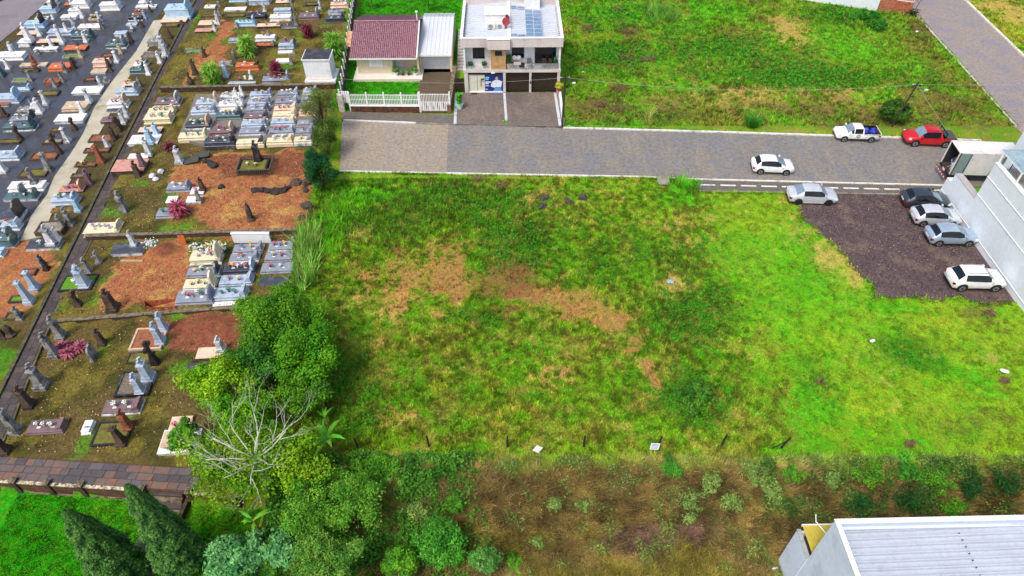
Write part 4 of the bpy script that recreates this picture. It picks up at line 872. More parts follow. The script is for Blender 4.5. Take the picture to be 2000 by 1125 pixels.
g('T', 2, 1070, 1255, 200, 1.0, 'tomb', 'W', [('stele', 'M', 1310, 240, 120)], 'w', h=.55); g('T', 2, 1105, 1255, 125, .8, 'tomb', 'L', [('stele', 'M', 1275, 90, 10)], h=.45); g('T', 2, 1120, 1250, 38, .8, 'slab', 'X', [('head', 'L', .6)], 'p')
g('T', 2, 1335, 1510, 185, 1.4, 'tomb', 'U', [('head', 'G', .9)], 'w', h=.4); g('T', 2, 1385, 1500, 60, 1.0, 'moss', 'K', [('stele', 'V', 1525, 80, 0)]); g('T', 2, 1580, 1745, 212, 1.0, 'tomb', 'D', [('head', 'D', .6)], 'w', h=.6)
g('T', 2, 1600, 1740, 140, .8, 'slab', 'G', [], 'wv', h=.4); g('T', 2, 1625, 1780, 75, .9, 'tomb', 'X', [('head', 'W', .7)], 'www'); g('T', 2, 750, 930, 245, .9, 'tomb', 'S', [('head', 'L', .7), ('stele', 'M', 765, 250, 190)], 'ggg', note='with row of teal vases')
g('T', 2, 950, 1160, 265, .8, 'slab', 'X', [('wedge', 'P', .35)], 'p', h=.35); g('T', 2, 1170, 1310, 262, .8, 'slab', 'D', [], 'r'); g('T', 2, 690, 785, 395, .9, 'tomb', 'G', [('stele', 'R', 750, 345, 285)], h=.3)
g('T', 2, 938, 1110, 382, .9, 'tomb', 'W', [('stele', 'M', 1060, 360, 280)], 'o', h=.5); g('T', 2, 950, 1105, 445, .6, 'slab', 'O', [('wedge', 'M', .4)], 'r', h=.4)
g('T', 2, 1160, 1290, 398, .7, 'slab', 'U', [('stele', 'M', 1300, 420, 340)], 'p'); g('T', 2, 1150, 1285, 452, .7, 'tomb', 'L', [('wedge', 'L', .4)]); g('T', 2, 1140, 1270, 498, .5, 'slab', 'W', [('stele', 'M', 1290, 490, 430)])
g('T', 2, 1118, 1245, 585, .9, 'slab', 'W', [('stele', 'M', 1265, 590, 500)], note='behind the red cordyline'); g('T', 2, 760, 960, 650, 1.0, 'tomb', 'O', [('wedge', 'B', .35)], 'w', h=.55, note='with white painted front')
g('T', 2, 690, 935, 795, 1.4, 'tomb', 'L', [('cross', 'W', 900, 740, 640), ('stele', 'W', 840, 720, 660)], 'p', h=.4, note='with white cross and statue'); g('T', 2, 1000, 1240, 768, 1.0, 'tomb', 'G', [('head', 'G', .9)], 'vpp', h=.4, note='with bright magenta flowers')
g('T', 2, 430, 495, 768, .7, 'tomb', 'W', h=.3, note='small and low, half behind a yucca'); g('T', 2, 0, 0, 0, 1, 'none', 'S', [('stele', 'S', 670, 700, 560)]); g('T', 2, 0, 0, 0, 1, 'none', 'B', [('cross', 'B', 335, 750, 660)]); g('T', 2, 0, 0, 0, 1, 'none', 'B', [('stele', 'B', 385, 680, 540)])
g('T', 2, 280, 450, 490, .9, 'grass', 'M', [('stele', 'B', 470, 520, 430)]); g('T', 2, 0, 0, 0, 1, 'none', 'M', [('stele', 'M', 745, 540, 455)]); g('T', 2, 600, 700, 600, .6, 'slab', 'M', [('stele', 'M', 720, 600, 540)])
# --- crowded block on its platform
KZ = .35
plat = [Gt(*cp(4, *q))[:2] for q in ((556, 436), (752, 478), (1565, 470), (1600, 100), (690, 110), (640, 250))]
MB().prism(plat, T2 - .3, T2 + KZ).build('tomb_platform', stone('platform_concrete_shaded', (122, 118, 112), .8, .15, 1.5, (110, 106, 96), .35, .1), label='raised concrete platform carrying the crowded block of tombs', category='platform')  # concrete colour darkened to paint in the shadow gaps between the tombs
g('H', 4, 388, 560, 182, 1.4, 'tomb', 'U', [('head', 'V', 1.0)], 'g', h=.35); g('H', 4, 338, 520, 248, .9, 'tomb', 'C', [('stele', 'C', 525, 225, 165)], 'ccc', h=.4); g('H', 4, 313, 500, 312, 1.2, 'tomb', 'C', [('wedge', 'C', .4)], 'wrwg', h=.6, note='with line of small vases')
g('H', 4, 268, 430, 383, .8, 'slab', 'X', [('tiers', 'S', 400, 385, 295)], h=.3); g('H', 4, 195, 390, 478, 1.6, 'slab', 'W', [('tiers', 'S', 360, 450, 325)], h=.4, note='broad with pale blue monument'); g('H', 4, 190, 330, 572, .8, 'slab', 'W', [('stele', 'V', 350, 540, 410)], h=.2)
g('H', 4, 82, 290, 702, 1.9, 'slab', 'P', [('stele', 'B', 265, 690, 560), ('stele', 'U', 310, 640, 510)], h=.75, note='large and glossy on dark plinth'); g('H', 4, 0, 0, 0, 1, 'none', 'V', [('tiers', 'V', 570, 590, 470)], note='')
g('K', 4, 690, 850, 185, .9, 'tomb', 'L', [('head', 'N', 1.1)], 'ww', dz=KZ, h=.4); g('K', 4, 655, 825, 243, 1.0, 'tomb', 'L', [('wedge', 'G', .5)], 'pwy', dz=KZ, h=.4); g('K', 4, 612, 785, 352, 1.4, 'tomb', 'D', [('head', 'N', .8)], 'cwgc', dz=KZ, h=.45, note='with green wreath'); g('K', 4, 562, 770, 432, 1.0, 'tomb', 'C', [('head', 'C', .7)], 'gwg', dz=KZ, h=.35, note='with pale wreath on front edge')
for yy, c, f_, hd in ((140, 'V', 'ww', 'W'), (205, 'W', 'wvw', 'W'), (278, 'T', 'wwyw', 'D')): g('K', 4, 905 - yy * .25, 1040 - yy * .1, yy, 1.0, 'tomb', c, [('stele', 'W', 1005 - yy * .1, yy - 5, yy - 80), ('stele', 'W', 1045 - yy * .1, yy - 20, yy - 95)] if c != 'T' else [('wedge', 'D', .5)], f_, dz=KZ, h=.45)
g('K', 4, 805, 960, 395, 1.2, 'tomb', 'U', [('head', 'N', .8)], 'pp', dz=KZ, h=.4); g('K', 4, 752, 965, 478, 1.0, 'tomb', 'D', [('head', 'K', .8)], 'pcw', dz=KZ, h=.5, note='with magenta bouquet')
for yy, c, f_ in ((118, 'L', 'vc'), (178, 'L', 'wwyv'), (228, 'G', 'v'), (282, 'U', ''), (338, 'L', 'w'), (396, 'G', ''), (472, 'C', '')): g('K', 4, 1118 - yy * .28, 1255 - yy * .17, yy, .8, 'tomb', c, [('wedge', 'G' if c == 'L' else 'D', .45)], f_, dz=KZ, h=.35)
for yy, c, f_ in ((112, 'G', 'www'), (172, 'G', 'pv'), (225, 'X', 'pcp'), (268, 'C', ''), (322, 'L', 'ww'), (392, 'G', 'ppr'), (462, 'C', 'ww')): g('K', 4, 1310 - yy * .22, 1445 - yy * .12, yy, .8, 'tomb', c, [('wedge', 'L' if c == 'G' else 'C', .45)], f_, dz=KZ, h=.35)
for yy, c, f_ in ((95, 'L', 'wg'), (150, 'G', 'w'), (250, 'X', ''), (330, 'G', ''), (390, 'G', 'r'), (455, 'C', 'c')): g('K', 4, 1490 - yy * .18, 1580 - yy * .1, yy, .8, 'tomb', c, [('wedge', 'G', .4)], f_, dz=KZ, h=.35)
# --- bare earth terrace
g('H', 4, 995, 1200, 682, 2.0, 'moss', 'K', [('tiers', 'K', 1150, 595, 370)], 'wc', h=.45, note='inside railing with black monument'); g('H', 4, 478, 640, 812, 1.0, 'tomb', 'G', [('head', 'G', .5)], 'ww', h=.4); g('H', 4, 645, 740, 832, 1.0, 'slab', 'W', [('stele', 'B', 740, 800, 705)], 'p', h=.2)
g('H', 4, 615, 722, 898, .9, 'slab', 'W', [('stele', 'M', 715, 880, 800)], h=.25); g('H', 4, 468, 540, 895, .9, 'slab', 'W', [], '', h=.2, note='behind the pink cordyline'); g('H', 4, 402, 560, 1002, 1.1, 'tomb', 'G', [('wedge', 'D', .4)], 'gg', h=.35, note='with teal bouquet')
g('H', 4, 0, 0, 0, 1, 'none', 'B', [('stump', 'B', 1090, 1010, 885)]); g('H', 4, 20, 130, 918, 1.2, 'grass', 'K', [('tiers', 'M', 165, 945, 770)], h=.25)
g('H', 3, 668, 940, 1062, 1.4, 'tomb', 'C', [('head', 'C', .6)], 'vwwv', h=.5, note='with violet flowers')
# --- around the open grave
g('J', 5, 1070, 1360, 352, 1.3, 'slab', 'D', [('stele', 'V', 1300, 270, 120)], h=.4); g('J', 5, 555, 860, 695, 1.8, 'grass', 'K', [('tiers', 'L', 820, 625, 430), ('tiers', 'L', 790, 590, 420), ('stele', 'M', 850, 490, 350)], 'w', h=.25, note='with group of pale monuments')
g('J', 5, 0, 0, 0, 1, 'none', 'M', [('stele', 'M', 950, 405, 300)]); g('J', 5, 0, 0, 0, 1, 'none', 'B', [('cross', 'B', 755, 815, 680)]); g('J', 5, 0, 0, 0, 1, 'none', 'B', [('tiers', 'B', 1085, 850, 660)])
J1 = [(395, 700, 472, 'C', 'C', 'wvwp', 1.3, .55), (358, 690, 607, 'G', 'D', 'ccc', .9, .35), (320, 640, 738, 'C', 'C', 'ccc', 1.0, .3), (238, 610, 892, 'G', 'G', 'wprwg', 1.3, .35)]
for a, b_, yy, c, hc, f_, w, hh in J1: g('J', 6, a, b_, yy, w, 'tomb', c, [('head', hc, 1.2 if hc == 'C' else .9)], f_, h=hh, note={472: 'below the white wreath', 607: 'with dark headstone between cream tombs', 738: 'between two grey tombs', 892: 'with mixed flowers by the pit'}[yy])
for a, b_, yy, c, f_, w, hh, nt_ in ((838, 1130, 358, 'G', 'by', .9, .3, 'with blue and yellow flowers'), (800, 1090, 445, 'G', 'r', .8, .25, 'without vases by white wall'), (740, 1060, 575, 'D', 'pyowvwp', 1.0, .4, 'heaped with pink and orange flowers'), (695, 1020, 695, 'L', 'pc', 1.0, .3, 'with pink and cream flowers'), (640, 960, 842, 'L', 'ggg', 1.1, .35, 'with teal green bouquets')): g('J', 6, a, b_, yy, w, 'tomb', c, [('head', 'L', .8)] if c == 'D' else [('wedge', c, .45)], f_, h=hh, note=nt_)
g('J', 6, 610, 970, 942, .8, 'slab', 'W', h=.3, note='of ribbed white stone'); 
for a, b_, yy, f_, nt_ in ((1208, 1450, 333, 'pvy', 'under a small grey pillar'), (1172, 1450, 442, 'cp', 'between its two alike neighbours'), (1130, 1450, 562, 'pw', 'above the dark slab')): g('J', 6, a, b_, yy, 1.0, 'tomb', 'G', [('stele', 'G', 1475, 250, 175)] if yy == 333 else [], f_, h=.3, note=nt_)
g('J', 6, 1108, 1400, 692, .9, 'slab', 'D', h=.15)
# --- plot by the slab walkway
for q in (('M', 440, 250, 100, 'stele'), ('M', 395, 380, 220, 'stele'), ('B', 730, 295, 195, 'stele'), ('M', 670, 395, 310, 'head'), ('M', 305, 595, 440, 'tiers'), ('B', 215, 735, 600, 'stele'), ('M', 120, 915, 740, 'obel'), ('B', 40, 1060, 935, 'stele')): g('Q', 7, 0, 0, 0, .9, 'none', q[0], [(q[4], q[0], q[1], q[2], q[3])], note={250: 'by the low wall corner', 380: 'beside pink cordylines', 295: 'with red bloom', 395: 'beside dark stone', 595: 'with orange flower', 735: 'on bright moss', 915: 'leaning by the path', 1060: 'by the walkway'}[q[2]])
g('Q', 7, 915, 1140, 355, 2.2, 'soil', 'N', [('stele', 'L', 1170, 200, 75), ('stele', 'L', 1145, 290, 145)], h=.25, note='with two pale pillars'); g('Q', 7, 890, 1060, 445, 1.1, 'moss', 'B', [('cross', 'K', 1105, 435, 285)])
g('Q', 7, 812, 1050, 682, 2.2, 'gravel', 'K', [('tiers', 'L', 1060, 545, 400), ('stele', 'L', 1005, 640, 510)], 'r', h=.25); g('Q', 7, 733, 985, 805, 1.1, 'tomb', 'U', [('wedge', 'U', .35)], 'ww', h=.3); g('Q', 7, 193, 440, 942, 1.0, 'tomb', 'U', [('wedge', 'U', .3)], 'www', h=.25, note='with three white bowls')
g('Q', 7, 588, 640, 938, .9, 'tomb', 'W', h=.35, note='very small like a block'); g('Q', 7, 638, 890, 1030, 1.9, 'moss', 'K', [('stele', 'R', 915, 890, 770), ('obel', 'B', 870, 1000, 880)], h=.18, note='with two brown pillars')
g('Q', 7, 1392, 1560, 410, 1.0, 'slab', 'X', [('tiers', 'V', 1575, 350, 255)], h=.2); g('Q', 7, 1328, 1470, 525, .9, 'slab', 'D', [], h=.35, note='with peeling white top'); g('Q', 7, 1198, 1340, 935, 1.2, 'slab', 'X', [('stele', 'M', 1400, 920, 845)], 'pp', h=.25, note='under the tree edge'); g('Q', 7, 1125, 1390, 1092, 1.8, 'slab', 'W', h=.3, note='below tan slab under tree'); g('Q', 7, 1155, 1300, 1060, 1.2, 'slab', 'N', h=.55, note='set on white base under tree')
# --- labels: what sets each apart, then the nearest other grave
def finish_labels():
    def full(a, extra=''): return a['lab'] + (' ' + extra if extra else '') + ' ' + ROWS[a['row']][0]
    cnt = {}
    for a in GRAVES: cnt.setdefault(full(a), []).append(a)
    for k, l in cnt.items():
        for a in l:
            a['full'] = k
            if len(l) > 1:
                o = sorted((b for b in GRAVES if b is not a and b['lab'] != a['lab']), key=lambda b: (b['pos'] - a['pos']).length)
                a['full'] = a['lab'] + ', next to ' + o[0]['short'] + ', ' + ROWS[a['row']][0]
    cnt = {}
    for a in GRAVES: cnt.setdefault(a['full'], []).append(a)
    for l in cnt.values():
        if len(l) > 1:
            for a in l:
                o = sorted((b for b in GRAVES if b is not a and b['lab'] != a['lab']), key=lambda b: (b['pos'] - a['pos']).length)
                a['full'] = a['lab'] + ', between ' + o[0]['short'] + ' and ' + o[1]['short']
    for a in GRAVES:
        w = a['full'].split(); r = a['root']; r['label'] = ' '.join(w[:16]); r['category'] = a['cat']; r['group'] = ROWS[a['row']][1]
        for c, e in a.get('vases', []):
            e['label'] = ' '.join(('%s flowers on %s' % (FLW[c][0], a['full'])).split()[:16]); e['category'] = 'flowers'; e['group'] = 'vases of flowers on the graves'
finish_labels()
# ================================================================== BUILDINGS
M_WHW = stone('white_render_wall', (236, 238, 240), .75, .05, .6, (206, 208, 208), .2, 0, .3, .08, streak=.25)
M_PAR = stone('pinkish_parapet_paint', (216, 206, 202), .75, .06, .6, (190, 176, 172), .25, 0, .3, .08, streak=.35)
M_CRW = stone('cream_wall_paint', (228, 214, 184), .75, .06, .7, (200, 186, 156), .2, 0, .3, .08)
M_TRIM = plain('white_trim', (240, 240, 238), .5); M_METW = stone('white_metal_sheet', (208, 214, 222), .5, .05, .7, (180, 188, 200), .06, 0, .4, .05)
M_GLD = glassy('dark_window_glass', (22, 28, 36)); M_FRD = plain('dark_frame', (36, 34, 34), .5); M_GDOOR = stone('brown_garage_door', (52, 42, 30), .6, .12, 2)
M_WOOD = stone('wood_cladding', (196, 160, 110), .6, .2, 3, (170, 132, 86), .4); M_DKMET = plain('dark_metal', (52, 52, 54), .5, .3)
M_TERRA = plain('terracotta', (170, 96, 66), .8); M_GRCON = stone('grey_concrete', (168, 166, 162), .85, .12, 1.2, (130, 128, 122), .3)
def part(root, name, m, *boxes, **kw):
    b = MB()
    for q in boxes: b.box(*q)
    return b.build(name, m, root, **kw)
def corr(x0, x1, y0, y1, zf, pitch=.25, amp=.03, along='x', n=None):
    """corrugated sheet, ribs run along the given axis; zf(x, y) its height"""
    b = MB(); a0, a1 = (y0, y1) if along == 'x' else (x0, x1); k = max(2, int((a1 - a0) / pitch)); prof = []
    for i in range(k):
        a = a0 + (a1 - a0) * i / k; w = (a1 - a0) / k; prof += [(a, 0), (a + w * .7, 0), (a + w * .74, amp), (a + w * .94, amp)]
    prof.append((a1, 0)); ends = (x0, x1) if along == 'x' else (y0, y1); vs_ = []
    for e in ends:
        for a, z in prof:
            p = (e, a) if along == 'x' else (a, e); vs_.append((p[0], p[1], zf(*p) + z))
    n_ = len(prof); fl = along == 'x'
    fs = [((i, i + n_, i + n_ + 1, i + 1) if fl else (i, i + 1, i + n_ + 1, i + n_)) for i in range(n_ - 1)]
    return b.add(vs_, fs)
def potted(loc, label, kind='bush', s=1.0, pot=(226, 224, 220), leaf=(66, 130, 46), grp=None):
    e = empty('potted_plant', loc, rnd.random() * 6, label, 'plant', grp); e.scale = (s, s, s)
    MB().lathe([(.17, 0), (.2, .12), (.25, .36), (.27, .4), (.22, .4), (.2, .36)], 12).build('pot', plain('pot_%d_%d' % pot[:2], pot, .6), e)
    n = 90; a = RNG.uniform(0, 6.28, n); r = RNG.random(n) ** .5 * .34; z = .42 + RNG.random(n) * (.75 if kind == 'tall' else .34)
    if kind == 'tall': r = r * .6
    nrm = np.stack([np.cos(a), np.sin(a), .7 + 0 * a], 1)
    leafscatter('foliage', r * np.cos(a), r * np.sin(a), z, .2, np.repeat(np.array(s2l(leaf))[None], n, 0), parent=e, kind=None, normal=nrm)
    MB().tube([(0, 0, .3), (0, 0, .55)], .03, 5).build('stem', plain('stem_brown', (96, 74, 50), .9), e); return e

# ---------- two-storey house
def house2():
    W_, D = 10.85, 9.7; R = empty('two_storey_house', (-5.42, 71.4, 0), math.radians(.6), 'white two-storey house with balcony, solar panels and two brown garage doors', 'house'); p = lambda *a, **k: part(R, *a, **k)
    bw = .95        # upstairs wall stands back from the balcony edge
    p('wall', M_WHW, (.1, .3, 0, D, 0, 5.5), (W_ - .3, W_ - .1, 0, D, 0, 5.5), (.3, W_ - .3, D - .2, D, 0, 5.5), (.3, 3.1, bw, bw + .2, 2.85, 5.5), (4.75, W_ - .3, bw, bw + .2, 2.85, 5.5), (.3, W_ - .3, .35, .5, 2.5, 2.6))
    p('balcony_slab', M_PAR, (0, W_, -.12, bw + .2, 2.55, 2.86)); p('balcony_floor', M_GRCON, (4.8, W_ - .3, -.05, bw, 2.862, 2.88))
    p('wood_panel', M_WOOD, (3.1, 4.75, -.03, bw, 2.862, 5.5)); MB().box(3.55, 4.32, -.06, -.03, 4.5, 5.05).build('window', M_GLD, R)
    for i in range(5): part(R, 'panel_board', M_WOOD, (3.1, 4.75, -.045, -.03, 2.9 + i * .32, 2.9 + i * .32 + .3))
    p('parapet', M_PAR, (-.15, 2.75, -.15, .1, 5.5, 6.5), (2.75, 5.2, -.5, -.16, 5.4, 6.42), (2.75, 5.2, -.155, .1, 5.5, 6.5), (5.2, W_ + .1, -.15, .1, 5.5, 6.5), (-.15, .1, .1, D, 5.5, 6.5), (W_ - .15, W_ + .1, .1, D, 5.5, 6.5), (.1, W_ - .15, D - .25, D, 5.5, 7.0), (.1, W_ - .15, .1, bw + .2, 5.45, 5.55))
    p('parapet_coping', M_TRIM, (-.18, 2.72, -.18, .13, 6.5, 6.55), (2.72, 5.23, -.53, .13, 6.505, 6.56), (5.23, W_ + .13, -.18, .13, 6.5, 6.55), (-.18, .13, .13, D, 6.5, 6.55), (W_ - .18, W_ + .13, .13, D, 6.5, 6.55), (.13, W_ - .18, D - .28, D + .03, 7.0, 7.05))
    rz = lambda x, y: 6.28 - abs(x - 5.1) * .075
    corr(.1, 5.1, .1, D - .25, rz, .45, .16, 'x').build('roof_sheet', M_METW, R); corr(5.1, W_ - .15, .1, D - .25, rz, .45, .16, 'x').build('roof_sheet', M_METW, R)
    p('ridge_cap', M_TRIM, (4.9, 5.3, .1, D - .25, 6.42, 6.47)); p('gutter', M_DKMET, (W_ - .32, W_ - .16, .3, D - .4, 5.85, 5.92)); p('gutter', M_DKMET, (.11, .25, .3, D - .4, 5.9, 5.97))
    # ground floor
    for a, b in ((.12, .5), (4.42, 4.72), (7.36, 7.6), (10.5, 10.8)): p('pillar', M_PAR, (a, b, -.08, .4, 0, 2.55))
    sh = p('shop_door', plain('frosted_door', (214, 216, 196), .3), (.55, 2.35, .12, .16, .12, 2.2)); MB().box(1.9, 1.95, .06, .12, .8, 1.6).build('handle', M_FRD, sh); MB().box(1.5, 1.53, .11, .12, .15, 2.15).build('door_gap', M_FRD, sh)
    MB().box(1.95, 2.3, .105, .12, 1.55, 1.72).build('notice', plain('notice_red', (60, 34, 36), .5), sh); MB().box(1.95, 2.3, .105, .12, 1.3, 1.53).build('notice', plain('notice_grey', (170, 172, 176), .5), sh)
    p('shop_frame', M_FRD, (.5, 4.42, .16, .3, 0, 2.5), (.5, .56, .05, .16, 0, 2.5), (.5, 4.42, .05, .158, 2.22, 2.5))
    po = p('shop_window_poster', plain('poster_navy', (22, 48, 128), .4), (2.37, 4.36, .12, .155, .12, 2.2))
    MB().add([(3.7 + .18 * math.cos(t), .112, 1.72 + .24 * math.sin(t)) for t in np.linspace(0, 6.28, 10, False)], [tuple(range(10))]).build('printed_head', plain('poster_skin', (196, 160, 146), .5), po)
    MB().add([(3.7 + .26 * math.cos(t), .116, 1.78 + .3 * math.sin(t)) for t in np.linspace(0, 6.28, 10, False)], [tuple(range(10))]).build('printed_hair', plain('poster_hair', (40, 30, 36), .5), po)
    MB().add([(x, .113, z) for x, z in ((3.0, .75), (3.35, .6), (4.2, .68), (4.3, 1.35), (3.95, 1.52), (3.45, 1.52), (3.15, 1.3))], [tuple(range(7))]).build('printed_coat', plain('poster_white', (226, 232, 240), .5), po)
    MB().add([(x, .112, z) for x, z in ((3.3, .14), (4.25, .14), (4.15, .7), (3.5, .68))], [tuple(range(4))]).build('printed_skirt', plain('poster_blue', (96, 150, 206), .5), po)
    for a, b, c, d, k in ((2.42, 2.85, 1.75, 1.92, 0), (2.42, 2.8, 1.55, 1.7, 0), (2.42, 3.05, 1.2, 1.36, 1), (2.42, 2.8, 1.02, 1.14, 1), (2.42, 2.85, .78, .86, 1), (2.42, 2.66, .36, .44, 1)):
        MB().box(a, b, .112, .12, c, d).build('printed_line', plain('poster_cyan', (130, 206, 214), .5) if k == 0 else plain('poster_white', (226, 232, 240), .5), po)
    p('door_sill', M_TRIM, (.55, 4.4, -.06, .12, .09, .12)); p('doormat', M_FRD, (.75, 1.45, -.5, -.12, .09, .115)); MB().box(3.1, 3.5, -.16, -.12, 2.45, 2.6).build('sign_plate', M_TRIM, R)
    for a, b in ((4.72, 7.36), (7.6, 10.5)):
        d_ = p('garage_door', M_GDOOR, (a, b, .3, .36, .05, 2.5))
        for i in range(8): MB().box(a + .06, b - .06, .285, .3, .12 + i * .29, .12 + i * .29 + .26).build('door_panel', M_GDOOR, d_)
        if a > 7: MB().box(8.6, 8.63, .27, .285, .1, 2.3).box(9.45, 9.48, .27, .285, .1, 2.3).build('wicket_frame', M_FRD, d_)
    p('meter_box', plain('meter_grey', (190, 190, 184), .6), (7.4, 7.56, -.14, -.08, 1.9, 2.2), (7.4, 7.56, -.14, -.08, 1.5, 1.8)); p('meter_box', M_FRD, (7.41, 7.55, -.15, -.08, 1.2, 1.44))
    # upstairs openings
    def win(a, b, z0, z1, nm='window', n=2):
        w = p(nm, M_GLD, (a, b, bw - .02, bw + .03, z0, z1)); t = .05
        MB().box(a - t, b + t, bw - .05, bw - .001, z1, z1 + t).box(a - t, b + t, bw - .05, bw - .001, z0 - t, z0).box(a - t, a, bw - .05, bw - .001, z0, z1).box(b, b + t, bw - .05, bw - .001, z0, z1).build('window_frame', M_FRD, w)
        for i in range(1, n): x = a + (b - a) * i / n; MB().box(x - .025, x + .025, bw - .045, bw - .021, z0, z1).build('mullion', M_FRD, w)
    win(1.15, 2.35, 3.75, 4.95); win(5.45, 6.72, 3.8, 4.98); win(8.0, 10.25, 2.9, 5.0, 'sliding_door', 4)
    for x in (1.5, 5.95, 9.45, 10.6): MB().box(x - .06, x + .06, bw - .14, bw, 5.12, 5.28).build('wall_lamp', M_TRIM if x < 10 else M_FRD, R)
    rl = p('balcony_railing', M_DKMET, (4.8, W_ - .3, -.1, -.07, 3.62, 3.66), (7.6, 7.63, -.1, -.07, 2.86, 3.62), (4.8, 4.83, -.1, -.07, 2.86, 3.62), (W_ - .33, W_ - .3, -.1, -.07, 2.86, 3.62)); p('balcony_glass', glassy('railing_glass', (196, 206, 210), .05, .22), (4.85, 7.58, -.09, -.08, 2.9, 3.6), (7.65, W_ - .35, -.09, -.08, 2.9, 3.6))
    MB().box(.35, 3.05, -.1, -.08, 2.86, 3.3).build('ledge_glass', glassy('railing_glass', (196, 206, 210)), R)
    rx = lambda a: R.matrix_basis @ Vector(a)
    R.matrix_basis  # rotation is tiny; things below stand in world space
    def wpos(x, y, z): c, s = math.cos(math.radians(.6)), math.sin(math.radians(.6)); return (-5.42 + x * c - y * s, 71.4 + x * s + y * c, z)
    for x, k, lab, pot, sc in ((.85, 'bush', 'clipped green plant on the white ledge of the shop side', (150, 150, 140), .9), (2.35, 'bush', 'clipped green plant on ledge beside the wood panel', (150, 150, 140), .9), (5.05, 'tall', 'tall leafy plant in a pot beside the wood panel', (210, 170, 120), 1.3), (5.5, 'bush', 'low plant in tan pot behind balcony rail', (206, 160, 110), .8), (10.2, 'tall', 'tall cactus-like plant at the balcony end', (150, 80, 60), 1.1), (9.95, 'bush', 'red potted plant at the balcony end', (190, 70, 50), .7)):
        potted(wpos(x, .35, 2.88), lab, k, sc, pot, (52, 100, 40))
    # laundry over the rail, chairs
    for a, b, c, nm, lab in ((5.5, 5.9, (236, 236, 236), 'cushion', 'white round cushion leaning on the balcony window'), (6.0, 6.35, (226, 220, 218), 'cushion', 'pale round cushion beside the hung towel')):
        o = MB().lathe([(.02, 0), (.24, .03), (.28, .09), (.24, .15), (.02, .18)], 12).build(nm, plain('fabric_%d' % c[1], c, .9), smooth=True); o.location = wpos((a + b) / 2, .72, 3.9); o.rotation_euler = (math.radians(75), 0, 0); o['label'] = lab; o['category'] = 'cushion'
    o = MB().box(-.3, .3, -.03, 0, -.5, .04).box(-.3, .3, .04, .07, -.3, .04).box(-.3, .3, -.03, .07, .04, .06).build('hung_towel', plain('towel_navy', (30, 36, 52), .95)); o.location = wpos(6.5, -.1, 3.65); o['label'] = 'dark navy towel hung over the balcony railing'; o['category'] = 'towel'
    o = MB().box(-.4, .4, -.03, 0, -.22, .04).box(-.4, .4, .03, .06, -.22, .04).box(-.4, .4, -.03, .06, .04, .06).build('hung_towel', plain('towel_beige', (206, 186, 172), .95)); o.location = wpos(6.0, -.1, 3.66); o['label'] = 'beige towel hung over the balcony railing'; o['category'] = 'towel'
    def chair(x, y, rz, lab, m):
        e = empty('balcony_chair', wpos(x, y, 2.88), rz, lab, 'chair')
        MB().box(-.26, .26, -.26, .26, .4, .46).build('seat', m, e); MB().box(-.26, .26, .22, .28, .46, .98).build('backrest', m, e)
        for a in (-.23, .23):
            for b in (-.23, .23): MB().box(a - .025, a + .025, b - .025, b + .025, 0, .4).build('leg', m, e)
            MB().box(a - .03, a + .03, -.26, .22, .62, .66).build('armrest', m, e)
    chair(7.4, .4, .4, 'grey balcony chair in front of the white wall', plain('chair_grey', (120, 122, 126), .6)); chair(8.9, .4, -.3, 'dark brown balcony chair before the sliding door', plain('chair_brown', (70, 50, 40), .7)); chair(9.5, .35, -.8, 'dark brown balcony chair facing across the sliding door', plain('chair_brown', (70, 50, 40), .7))
    # on the roof
    T = empty('water_tank_housing', (*G(967, 53, 6.3), 6.2), math.radians(.6), 'white box housing with air conditioners on the metal roof', 'tank housing')
    MB().box(-1.05, 1.15, 0, 1.9, -.1, 1.5).build('housing', M_TRIM, T); MB().box(-1.15, 1.25, -.1, 2.0, 1.5, 1.58).build('housing_lid', M_TRIM, T)
    for i, x in enumerate((-.85, .15)):
        E_ = empty('air_conditioner', Vector(T.location) + Vector((x, -.55, .1)), 0, 'white outdoor air conditioner unit beside the roof housing', 'air conditioner', 'air conditioners on the roof')
        MB().bbox(0, .9, 0, .4, 0, .62, .03).build('case', plain('ac_white', (222, 222, 216), .5), E_); MB().lathe([(.23, 0), (.24, .03), (.18, .03), (.17, .01)], 14).build('fan_grille', plain('ac_grey', (150, 150, 150), .5), E_, rot=(math.pi / 2, 0, 0), loc=(.36, -.005, .32)); MB().box(.1, .2, .05, .35, -.2, 0).box(.7, .8, .05, .35, -.2, 0).build('foot', M_DKMET, E_)
    for i, (px_, py_) in enumerate(((987, 34), (988, 41))):
        E_ = empty('satellite_dish', (*G(px_, py_, 7.2), 6.3), 0, 'red satellite dish mounted beside the white roof housing', 'satellite dish', 'red dishes on the roof')
        MB().tube([(0, 0, 0), (0, 0, .8)], .03, 6).build('mast', M_DKMET, E_); MB().lathe([(.02, 0), (.25, .03), (.42, .1), (.44, .12), (.42, .12), (.02, .03)], 14).build('dish', plain('dish_red', (150, 50, 60), .5), E_, smooth=True, loc=(0, -.08, .85), rot=(math.radians(60), 0, .2)); MB().tube([(0, -.1, .85), (0, -.5, 1.05)], .015, 5).build('feed_arm', M_DKMET, E_)
    C_ = empty('chimney_box', (*G(1039, 12, 6.4), 6.0), 0, 'white block chimney at the back of the metal roof', 'chimney'); MB().box(-.9, .9, 0, .9, 0, 1.3).build('stack', M_TRIM, C_); MB().box(-.65, -.25, .2, .6, 1.3, 1.7).build('flue', M_FRD, C_); MB().box(.25, .65, .2, .6, 1.3, 1.7).build('flue', M_FRD, C_)
    A = empty('solar_array', wpos(0, 0, 0), math.radians(.6), 'array of blue-grey solar panels on the sloping white roof', 'solar panels'); M_SOL = glassy('solar_glass', (112, 140, 172), .15); M_SF = plain('solar_frame', (222, 226, 230), .4)
